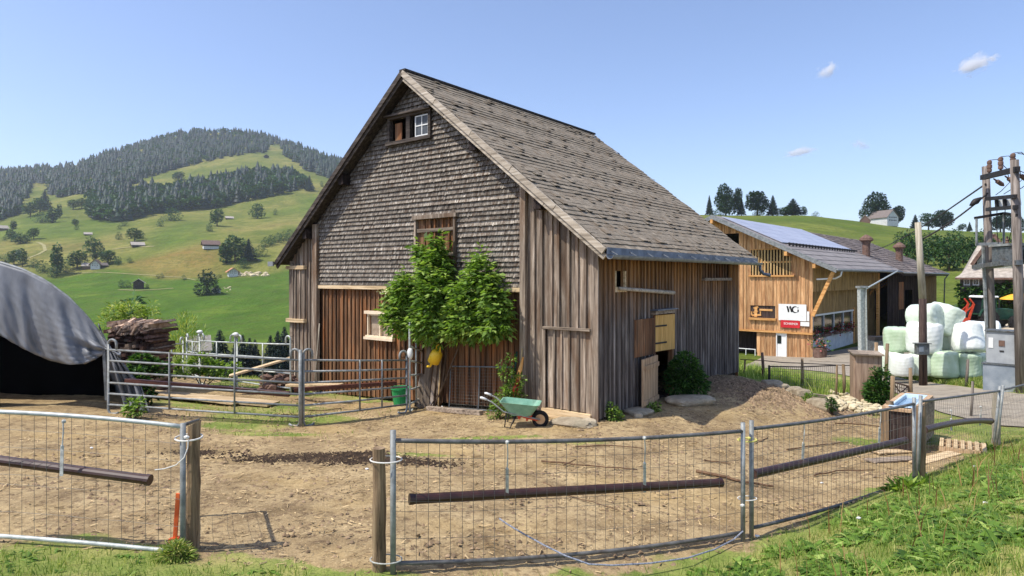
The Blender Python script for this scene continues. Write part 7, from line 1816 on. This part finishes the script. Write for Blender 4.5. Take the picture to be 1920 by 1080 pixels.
for a in [
 ('chestnut', 'large leafy tree standing alone low on the green meadow', 388, 553, 50, 34), ('round', 'round tree above a bush on the middle slope', 407, 424, 34, 22),
 ('bush', 'bush leaning down left of the round middle slope tree', 392, 434, 14, 16), ('broad', 'lone broad tree high on the slope near the barn roof edge', 482, 410, 32, 26),
 ('bush', 'tiny lone bush high on the slope by the roof edge', 516, 403, 11, 8), ('tall', 'tree at the left of the clump over the orange roofed house', 424, 494, 42, 20),
 ('round', 'tallest tree in the clump over the orange roofed house', 441, 491, 52, 34), ('conifer', 'dark conifer at the right of the clump over the orange roofed house', 466, 489, 42, 24),
 ('bush', 'small round bush right behind the orange roofed house', 457, 503, 18, 20), ('bush', 'bush joining the clump to the hedge by the roof edge', 486, 481, 20, 24),
 ('bush', 'wide bush just below the dark wood belt', 322, 414, 22, 36), ('bush', 'small bush at the lower end of that wide bush', 300, 425, 14, 14),
 ('round', 'left one of two round trees below the upper wood', 137, 393, 20, 15), ('round', 'right one of two round trees below the upper wood', 153, 391, 21, 14),
 ('round', 'lone small tree on the upper left meadow', 141, 424, 14, 10), ('bush', 'low bush under the lone small tree', 144, 431, 8, 10),
 ('broad', 'full round tree above the white fronted house', 176, 478, 36, 32), ('tall', 'small tree at the foot of the full round tree', 178, 488, 16, 8),
 ('round', 'dense tree left of the white fronted house', 145, 504, 36, 28), ('round', 'grey green tree right above the white fronted house', 202, 494, 26, 24),
 ('bush', 'hedge bush trailing right of the white fronted house', 222, 496, 14, 16), ('bush', 'last low bush in the hedge right of the white house', 244, 493, 9, 12),
 ('tall', 'tall slender double crowned tree above the tarp shelter', 107, 516, 62, 17), ('bush', 'bush at the right foot of the slender tree', 122, 511, 18, 26),
 ('bush', 'bush below the slender tree at the shelter edge', 98, 520, 22, 22), ('bush', 'dark bush left of the slender tree', 80, 510, 20, 26), ('bush', 'smaller bush farther left above the shelter rim', 63, 502, 16, 18),
 ('round', 'tree by the stone walled lane at mid slope', 252, 453, 27, 22), ('bush', 'bush right beside the tree at mid slope', 265, 448, 14, 12), ('bush', 'pale bush on the lane left of mid slope barn', 223, 449, 13, 14),
 ('tall', 'small tree sticking up on the far left meadow', 25, 430, 17, 9), ('round', 'left tree of the copse on the far left meadow', 21, 453, 24, 14), ('broad', 'middle tree of the copse on the far left meadow', 38, 457, 22, 28),
 ('round', 'right tree of the copse on the far left meadow', 63, 448, 22, 16), ('bush', 'bush ending the copse on the far left meadow', 52, 452, 16, 16), ('bush', 'tiny bush at the left end of the copse', 9, 451, 9, 8),
 ('round', 'round tree on the shoulder below the left clearing', 57, 406, 29, 22), ('conifer', 'dark tall tree beside the clearing at left', 84, 394, 40, 18), ('round', 'crown filling in beside that dark tall tree', 75, 398, 28, 20),
 ('tall', 'pale tree of the row under the upper wood', 98, 418, 30, 15), ('tall', 'thin poplar at the right end of that row', 111, 409, 28, 8), ('bush', 'bushes under the row below the upper wood', 80, 417, 18, 30),
 ('round', 'tree right of the white hut above the shelter', 42, 500, 36, 14), ('round', 'tree left of the white hut above the shelter', 26, 497, 30, 18), ('bush', 'bush at the left picture edge above the shelter', 10, 492, 14, 24),
 ('bush', 'left bush beside the dark chalet on the green meadow', 227, 540, 14, 14), ('bush', 'right bush beside the dark chalet on the green meadow', 239, 540, 14, 14), ('bush', 'bush at the right gable of the dark chalet', 276, 541, 8, 8),
 ('bush', 'left tiny bush on the meadow edge line', 296, 522, 7, 7), ('bush', 'round tiny bush on the meadow edge line', 304, 521, 8, 7), ('bush', 'lone small bush at the corner of the meadow path', 345, 525, 9, 9), ('bush', 'small bush left of the orange roofed house', 412, 521, 7, 7),
 ('round', 'round tree breaking the top edge of the wood belt', 335, 339, 18, 17), ('conifer', 'conifer at the right end of the wood belt', 580, 358, 30, 14), ('bush', 'bush out on the meadow under the right end of the belt', 603, 350, 9, 9),
 ('bush', 'bush in the hedge line climbing to the wood belt', 233, 424, 9, 12), ('bush', 'lower bush in the hedge line climbing to the belt', 224, 430, 8, 8)]:
    plant(*a)
for i, (px, py, w) in enumerate(((498, 463, 18), (509, 459, 20), (521, 455, 20), (532, 452, 20), (543, 449, 20))):
    plant('bush', ['hedge bush farthest left by the roof edge', 'second hedge bush from the left by the roof edge', 'middle hedge bush by the roof edge', 'fourth hedge bush from the left by the roof edge', 'hedge bush touching the barn roof edge'][i], px, py, 17, w, group='hedge on the slope behind the roof edge')
# conifers down in the valley behind the rear corral
for px, pt, Y, lab in ((412, 618, 84, 'dark spruce top behind the rear corral gate'), (455, 627, 88, 'spruce at the left of the valley row of three'), (468, 633, 90, 'spruce in the middle of the valley row of three'), (478, 636, 92, 'spruce at the right of the valley row of three'), (441, 640, 80, 'low spruce before the valley row of three'), (507, 628, 86, 'spruce left of the barn corner'), (521, 620, 90, 'taller spruce beside the barn corner'), (533, 612, 94, 'tallest spruce touching the barn corner')):
    b = G(px, 688, 60); b = gg(px, 690, Y); h = at(px, pt, Y).z - b.z
    p = protos['spruce']; w = h * (1.25 if px == 412 else .95)
    if 'spruce' not in used: used.add('spruce'); o = p; o.location = b; o.scale = (w, w, h)
    else: o = dup(p, b, rnd(0, 6), (w, w, h))
    o['label'] = lab; o['group'] = 'spruces in the valley behind the corral'
b = gg(246, 640, 70); h = at(246, 545, 70).z - b.z; o = dup(protos['tall'], b, 1.0, (h * .8, h * .8, h)); o['label'] = 'dark tree top above the feathery shrub by the shelter'; o['group'] = 'trees in the valley'
# trees on the right-hand skyline
sky = [('spruce', 1330, 392, 26, 11, 'small dark spruce at the left end of the right skyline'), ('big', 1361, 398, 56, 48, 'big double crowned tree at the left on the right skyline'), ('bigtall', 1383, 400, 50, 16, 'slim tree leaning on the right of the big double crowned tree'),
       ('bush', 1350, 406, 18, 28, 'bush under the big double crowned tree'), ('spruce', 1390, 398, 28, 13, 'dark spruce at the right foot of the double crowned tree'), ('bigtall', 1420, 408, 53, 38, 'second tall leafy tree on the right skyline'), ('bush', 1424, 414, 22, 36, 'bush below the second tall leafy tree'),
       ('spruce', 1449, 402, 36, 18, 'narrow spruce between two leafy trees on the skyline'), ('spruce', 1487, 414, 42, 30, 'broad spruce at the middle of the left skyline group'), ('round', 1474, 412, 26, 28, 'round tree at the left of the broad spruce'),
       ('round', 1508, 403, 17, 10, 'small leaning tree right of the broad spruce'), ('bush', 1529, 406, 11, 14, 'small bush alone on the right skyline'),
       ('big', 1640, 428, 72, 60, 'huge dome shaped tree above the white chalet'), ('bigtall', 1681, 424, 40, 28, 'tree just right of the huge dome shaped tree'), ('spruce', 1716, 424, 22, 14, 'small spruce left of the twin skyline trees'),
       ('round', 1741, 434, 36, 28, 'left one of the twin trees near the service pole'), ('bigtall', 1768, 432, 40, 32, 'right one of the twin trees near the service pole'), ('round', 1804, 430, 11, 14, 'tiny round tree between the twin trees and the station'),
       ('spruce', 1818, 430, 14, 8, 'tiny spruce beside the tiny round tree'), ('bush', 1456, 416, 16, 40, 'bushes on the slope below the narrow spruce'), ('bush', 1512, 424, 15, 28, 'bush on the slope above the solar roof'), ('bush', 1534, 426, 13, 20, 'second bush on the slope above the solar roof'), ('bush', 1335, 405, 12, 24, 'low bushes above the old barn roof end'),
       ('bigtall', 1876, 440, 40, 30, 'dark tree behind the platform between the poles'), ('big', 1905, 440, 42, 34, 'dark tree right behind the right hand pole')]
for kind, px, py, h, w, lab in sky:
    plant(kind, lab, px, py, h, w, Y=345, group='trees and bushes along the right skyline')
for i, (px, py, h, w) in enumerate(((1700, 470, 44, 44), (1722, 474, 40, 46), (1752, 486, 50, 56), (1780, 494, 58, 56), (1806, 500, 62, 50), (1832, 505, 66, 50), (1862, 500, 60, 50), (1898, 500, 58, 54), (1690, 455, 24, 40), (1742, 458, 26, 46), (1790, 452, 26, 50), (1846, 450, 24, 50))):
    labs = ['leftmost broad tree of the row behind the old barn roof', 'second broad tree of the row behind the old barn roof', 'third broad tree of the row above the grassy slope', 'fourth tree of the row right above the grassy slope', 'tall tree of the row just left of the ivy house roof', 'tree of the row rising over the ivy house ridge', 'tree of the row behind the transformer tank', 'last tree of the row at the right edge',
            'upper bush row tree next to the white chalet', 'upper bush row tree beyond the second vent stack', 'upper bush row tree under the tiny round tree', 'upper bush row tree behind the left station pole']
    plant('broad' if i < 8 else 'bush', labs[i], px, py, h, w, Y=104 + (i % 3) * 8 if i < 8 else 190, group='tree row behind the farm', cat='tree')
# ------------------------------------------------------------------ houses far off
WT, BRN, DK = M['plaster'], M['board_brown'], M['board_dark']
def far_house(label, px, py, wpx, **k):
    b = G(px, py, 60); w = wpx / F * b.y; d = k.pop('depth', 1.1) * w
    return cottage(label, px, py, b.y, w, d, w * k.pop('h', .5), w * k.pop('rh', .35), k.pop('rz', .4), group='houses and barns on the far slope', **k)
far_house('dark wooden field barn on a pale base at mid slope', 395, 465, 17, rz=-1.0, wall_m=DK, roof_m=M['roof_brown'], base_m=WT, name='field_barn', cat='barn', depth=1.5)
far_house('dark chalet with a pale grey roof on the green meadow', 260, 541, 17, rz=.5, wall_m=DK, roof_m=M['roof_pink'], wins=4, depth=1.3, h=.75)
far_house('white fronted farmhouse on the left slope', 181, 503, 15, rz=.3, wall_m=WT, roof_m=M['roof_brown'], wins=4, h=.6, rh=.5)
far_house('long red brown barn joined to the white farmhouse', 168, 503, 12, rz=-1.15, wall_m=M['rust_brown'], roof_m=M['roof_pink'], name='field_barn', cat='barn', depth=1.7)
far_house('grey shed at the right of the white farmhouse', 193, 501, 10, rz=-.6, wall_m=DK, roof_m=M['roof_old'], name='shed', cat='shed')
far_house('low grey roofed barn beside the mid slope lane', 258, 462, 12, rz=-.9, wall_m=DK, roof_m=M['roof_pink'], name='field_barn', cat='barn', depth=1.6, h=.35)
far_house('small field hut above the full round tree', 165, 441, 8, rz=-.9, wall_m=DK, roof_m=M['roof_pink'], name='hut', cat='hut', depth=1.4, h=.35)
far_house('small pale roofed hut right of the middle slope tree', 430, 411, 8, rz=-1.0, wall_m=DK, roof_m=M['roof_pink'], name='hut', cat='hut', depth=1.5, h=.35)
far_house('white house with an orange roof on the green meadow', 436, 517, 16, rz=.55, wall_m=WT, roof_m=M['roof_orange'], wins=4, h=.6, depth=1.3)
far_house('little hut half hidden behind the large meadow tree', 406, 549, 12, rz=.6, wall_m=WT, roof_m=M['roof_old'], name='hut', cat='hut', h=.6)
far_house('tiny white farmhouse on the edge of the upper wood', 212, 349, 7, rz=.8, wall_m=WT, roof_m=M['roof_pink'], h=.45, depth=1.3, name='farmhouse')
far_house('tiny white hut at the left tip of the wood belt', 172, 389, 5, rz=.8, wall_m=WT, roof_m=M['roof_pink'], name='hut', cat='hut')
far_house('tiny pale barn at the lower edge of left wood', 39, 392, 8, rz=-.8, wall_m=DK, roof_m=M['roof_pink'], name='hut', cat='hut', h=.35)
far_house('red brown house cut by the left picture edge', 4, 432, 12, rz=-.6, wall_m=M['rust_brown'], roof_m=M['roof_pink'], name='farmhouse', h=.45)
far_house('white hut between two trees above the shelter', 34, 476, 6, rz=.2, wall_m=WT, roof_m=M['roof_pink'], h=.8, rh=.5, name='hut', cat='hut')
far_house('tiny dark hay hut in the top clearing', 499, 296, 7, rz=.5, wall_m=DK, roof_m=M['roof_brown'], name='hut', cat='hut')
# valley house roof seen just past the rear corral
cv = at(378, 662, 72); zv = H(cv.x, cv.y); w_ = 25 / F * 72
vh = cottage('valley house with a pale tiled roof beyond the rear corral', 374, 662, 72, w_, w_ * 1.2, at(0, 648, 72).z - zv, at(0, 629, 72).z - at(0, 648, 72).z, -1.0, M['rust_brown'], M['roof_pink'], wins=3, name='valley_house')
# white chalet on the right slope
Yc = 335; b_ = gg(1655, 446, Yc)
cottage('white chalet with many windows under the huge dome tree', 1656, 446, Yc, 28 / F * Yc, 40 / F * Yc, 15 / F * Yc, 13 / F * Yc, .35, WT, M['roof_old'], wins=5, name='white_chalet', over=.12, ov=.05)
cottage('pale roofed barn left of the white chalet', 1622, 446, Yc - 8, 16 / F * Yc, 30 / F * Yc, 4 / F * Yc, 9 / F * Yc, -.5, M['rust_brown'], M['roof_pink'], name='field_barn', cat='barn', over=.12)
# rubble by the orange-roofed house
o = MB(); rr = random.Random(4)
for i in range(46):
    px = rr.uniform(446, 503); c = G(px, 518 - rr.uniform(0, 6), 60); s = rr.uniform(.5, 1.5) * 1.0
    o.lump(c + Vector((0, 0, s * .2)), (s * 1.4, s, s * .8), seed=i, sub=1, amp=.25)
for i in range(14):
    c = G(rr.uniform(420, 432), 548 - rr.uniform(0, 10), 60); s = rr.uniform(.3, .7); o.lump(c, (s, s, s), seed=i, sub=1, amp=.25)
tag(o.build('earth_heaps', M['stone_pale'], None, base=G(470, 517, 60)), 'row of pale earth and stone heaps beside the orange roofed house', 'heap', kind='stuff')
def path(label, pts, w):
    A = [G(*p, 60) for p in pts]; q = []
    for i in range(len(A) - 1):
        for j in range(8): q.append(lerp(A[i], A[i + 1], j / 8))
    q.append(A[-1]); o = MB(); V = []
    for i, p in enumerate(q):
        d = (q[min(i + 1, len(q) - 1)] - q[max(i - 1, 0)]); d.z = 0; d.normalize(); s = Vector((-d.y, d.x, 0)) * w / 2
        for v in (p + s, p - s): V.append((v.x, v.y, H(v.x, v.y) + .25))
    o.add(V, [(2 * i, 2 * i + 1, 2 * i + 3, 2 * i + 2) for i in range(len(q) - 1)], .5)
    p_ = o.build('path', M['path'], None, base=A[0]); return tag(p_, label, 'path', kind='structure')
M['path'] = plain('path', S((140, 134, 88)), S((158, 150, 104)), .3, 1.0)
path('pale track along the edge of the green meadow', [(130, 512), (180, 511), (240, 514), (300, 518), (340, 520), (368, 526)], 1.0)
path('pale lane below the dark chalet', [(222, 544), (262, 545), (300, 543), (325, 541)], 2.2)
path('track looping on the left slope', [(50, 486), (70, 478), (85, 470), (82, 460), (70, 455)], 2.2)
path('track past the mid slope barn', [(210, 468), (240, 464), (262, 463), (290, 462)], 2.0)

# ------------------------------------------------------------------ far woods: masses nobody could count
def in_poly(px, py, poly): return poly_sd(px, py, poly) > 0
def forest(label, poly, n, h, conif=.8, seed=1, fade=0):
    rs = np.random.default_rng(seed); P_ = np.array(poly, float); x0, y0 = P_.min(0); x1, y1 = P_.max(0)
    q = np.column_stack([rs.uniform(x0, x1, n * 6), rs.uniform(y0, y1, n * 6)]); q = q[in_poly(q[:, 0], q[:, 1], poly)][:n]
    bs = np.array([G(a, b, 200)[:] for a, b in q])
    con = rs.uniform(0, 1, len(bs)) < conif
    def conifers(B):
        N = len(B); T = 4; K = 6; V0 = []; F0 = []
        for t in range(T):
            z0, z1, r = .04 + t * .2, .04 + t * .2 + .42, .27 * (1 - t * .21); o = len(V0); V0.append((0, 0, min(1, z1)))
            for k in range(K): V0.append((r * math.cos(k * PI / 3 + t), r * math.sin(k * PI / 3 + t), z0))
            F0 += [(o, o + 1 + k, o + 1 + (k + 1) % K) for k in range(K)]
        V0 = np.array(V0); F0 = np.array(F0); a = rs.uniform(0, 6.28, N); hh = h * rs.uniform(.5, 1.2, N); ww = hh * rs.uniform(.85, 1.35, N)
        J = V0[None] * (1 + rs.normal(0, .12, (N, len(V0), 1))); ca, sa = np.cos(a)[:, None], np.sin(a)[:, None]
        V = np.stack([(J[..., 0] * ca - J[..., 1] * sa) * ww[:, None], (J[..., 0] * sa + J[..., 1] * ca) * ww[:, None], V0[None, :, 2] * hh[:, None]], -1) + B[:, None]
        Q = (F0[None] + (np.arange(N) * len(V0))[:, None, None]).reshape(-1, 3); return V.reshape(-1, 3), Q, np.repeat(rs.uniform(0, 1, N), len(F0))
    o = thing('forest', label, 'forest', tuple(bs[0])); o['kind'] = 'stuff'
    if con.any():
        V, Q, t = conifers(bs[con]); np_mesh('conifer_crowns', V, Q, M['needle'], t, parent=o)
    if (~con).any():
        B = bs[~con]; N = len(B); k = 90; d = rs.normal(size=(N, k, 3)); d /= np.linalg.norm(d, axis=2, keepdims=True); hh = h * rs.uniform(.5, .85, N)
        d[..., 2] = np.abs(d[..., 2]) * 1.0 - .25
        c = B[:, None] + d * np.array([.42, .42, .5]) * hh[:, None, None] * rs.uniform(.75, 1.05, (N, k, 1)) + np.array([0, 0, .48]) * hh[:, None, None]
        tn = np.repeat(rs.normal(.45, .2, N), k) + rs.normal(0, .12, N * k)
        leaves('leafy_crowns', c.reshape(-1, 3), np.repeat(hh * .22, k), M['leaf_tree'], parent=o, asp=.95, dirs=d.reshape(-1, 3), tones=np.clip(tn, 0, 1))
    return o
UP = [(-60, 330), (0, 322), (60, 316), (110, 318), (140, 312), (200, 290), (260, 266), (330, 251), (400, 245), (460, 249), (498, 257), (540, 268), (600, 288), (640, 300), (660, 330), (640, 336), (618, 334), (590, 318), (560, 309), (528, 288), (524, 272), (503, 272), (500, 288), (460, 288), (450, 292), (420, 296), (335, 316), (275, 334), (250, 346), (215, 352), (172, 368), (150, 364), (110, 372), (90, 364), (92, 345), (60, 345), (50, 372), (37, 382), (40, 400), (0, 414), (-60, 430)]
forest('dark conifer forest covering the top of the left hill', UP, 4300, 16, .8, 1)
BELT = [(172, 374), (190, 366), (215, 362), (247, 366), (277, 362), (327, 362), (360, 352), (427, 342), (460, 332), (483, 329), (513, 334), (540, 332), (573, 344), (573, 354), (520, 367), (460, 378), (400, 393), (333, 397), (277, 403), (247, 413), (207, 417), (173, 413)]
forest('mixed wood belt running across the middle of the left hill', BELT, 1000, 23, .42, 2)
RT = [(590, 300), (640, 316), (650, 345), (618, 336), (570, 318), (560, 309)]
forest('conifers at the right shoulder of the left hill', RT, 160, 20, .85, 3)
# ------------------------------------------------------------------ clouds (real puffs of vapour, far outside the haze)
def cloud(label, px, py, D, w, h, th, rot, seed, dens):
    o = MB(); o.lump((0, 0, 0), (1, 1, 1), seed=seed, sub=3, amp=.06); n = NT('vapour'); n.n.remove(n.b); ob = n.obj()
    pv = n.new('ShaderNodeVolumePrincipled'); pv.inputs['Color'].default_value = (1, 1, 1, 1); pv.inputs['Anisotropy'].default_value = .2
    r = n.new('ShaderNodeVectorMath', operation='LENGTH'); n.l.new(ob, r.inputs[0])
    f = n.noise(n.vmath('ADD', n.scale(ob, (1.5, 1, 1.2)), (seed * 3.1, 0, 0)), 1.25, 7, .68, .7)
    d = n.math('SUBTRACT', f, n.math('MULTIPLY_ADD', n.math('POWER', r.outputs['Value'], 1.4), .34, .32), clamp=True)
    n.l.new(n.math('MULTIPLY', d, dens), pv.inputs['Density']); n.l.new(pv.outputs[0], n.n['Material Output'].inputs['Volume'])
    q = o.build('cloud', n.m, None); q.location = P(px, py, D); q.scale = (w / F * D / 2, th, h / F * D / 2); q.rotation_euler = (0, rot, 0)
    return tag(q, label, 'cloud', kind='structure')
cloud('bright white wisp of cloud high at the right', 1830, 120, 4000, 100, 44, 90, -.45, 1, .24)
cloud('small white cloud left of the bright wisp', 1551, 132, 4000, 60, 34, 60, -.35, 2, .2)
cloud('low flat white cloud above the solar roof', 1500, 285, 4200, 90, 24, 70, -.12, 3, .2)
cloud('faint scrap of cloud right of the low flat cloud', 1614, 270, 4200, 50, 26, 60, .25, 4, .08)
# ------------------------------------------------------------------ air
o = MB(); o.box(-2350, 2600, -20, 2950, -45, 330)
hz = NT('air'); hz.n.remove(hz.b); pv = hz.new('ShaderNodeVolumePrincipled'); pv.inputs['Color'].default_value = (.82, .9, 1, 1); pv.inputs['Density'].default_value = 0.00013; pv.inputs['Anisotropy'].default_value = .3
hz.l.new(pv.outputs[0], hz.n['Material Output'].inputs['Volume'])
q = o.build('haze', hz.m, None); tag(q, 'thin bluish summer haze lying over the valley', 'haze', kind='stuff')
# ------------------------------------------------------------------ light, sky, camera
sun_dir = Vector((-.49, -.2, .85)).normalized()
sl = bpy.data.lights.new('sun', 'SUN'); sl.energy = 2.95; sl.angle = math.radians(.5); sl.color = (1, .95, .87)
so = bpy.data.objects.new('sun', sl); COL.objects.link(so); so.rotation_euler = sun_dir.to_track_quat('Z', 'Y').to_euler(); so.location = (0, 0, 30)
w = bpy.data.worlds.new('World'); SC.world = w; w.use_nodes = True
nt = w.node_tree; sk = nt.nodes.new('ShaderNodeTexSky'); sk.sky_type = 'NISHITA'; sk.sun_disc = False
sk.sun_elevation = math.asin(sun_dir.z); sk.sun_rotation = math.atan2(sun_dir.x, sun_dir.y)
sk.altitude = 900; sk.air_density = 1.0; sk.dust_density = 2.0; sk.ozone_density = 5.0
bg = nt.nodes['Background']; mxn = nt.nodes.new('ShaderNodeMix'); mxn.data_type = 'RGBA'; mxn.blend_type = 'MULTIPLY'; mxn.inputs[0].default_value = 1; nt.links.new(sk.outputs[0], mxn.inputs[6]); mxn.inputs[7].default_value = (1.08, .95, .93, 1); nt.links.new(mxn.outputs[2], bg.inputs[0]); bg.inputs[1].default_value = .15
cd = bpy.data.cameras.new('camera'); co = bpy.data.objects.new('camera', cd); COL.objects.link(co)
co.location = (0, 0, CZ); co.rotation_euler = (PI / 2, 0, 0); cd.sensor_width = 36; cd.lens = F / 1920 * 36
cd.shift_y = (HY - 540) / 1920; cd.clip_start = .1; cd.clip_end = 20000
SC.camera = co
vs = SC.view_settings; SC.display_settings.display_device = 'sRGB'
vs.view_transform = 'Standard'; vs.look = 'None'; vs.exposure = .74; vs.gamma = 1; vs.use_curve_mapping = False
cy = SC.cycles
cy.use_denoising = True; cy.max_bounces = 8; cy.diffuse_bounces = 3; cy.glossy_bounces = 3; cy.transparent_max_bounces = 8; cy.volume_bounces = 4
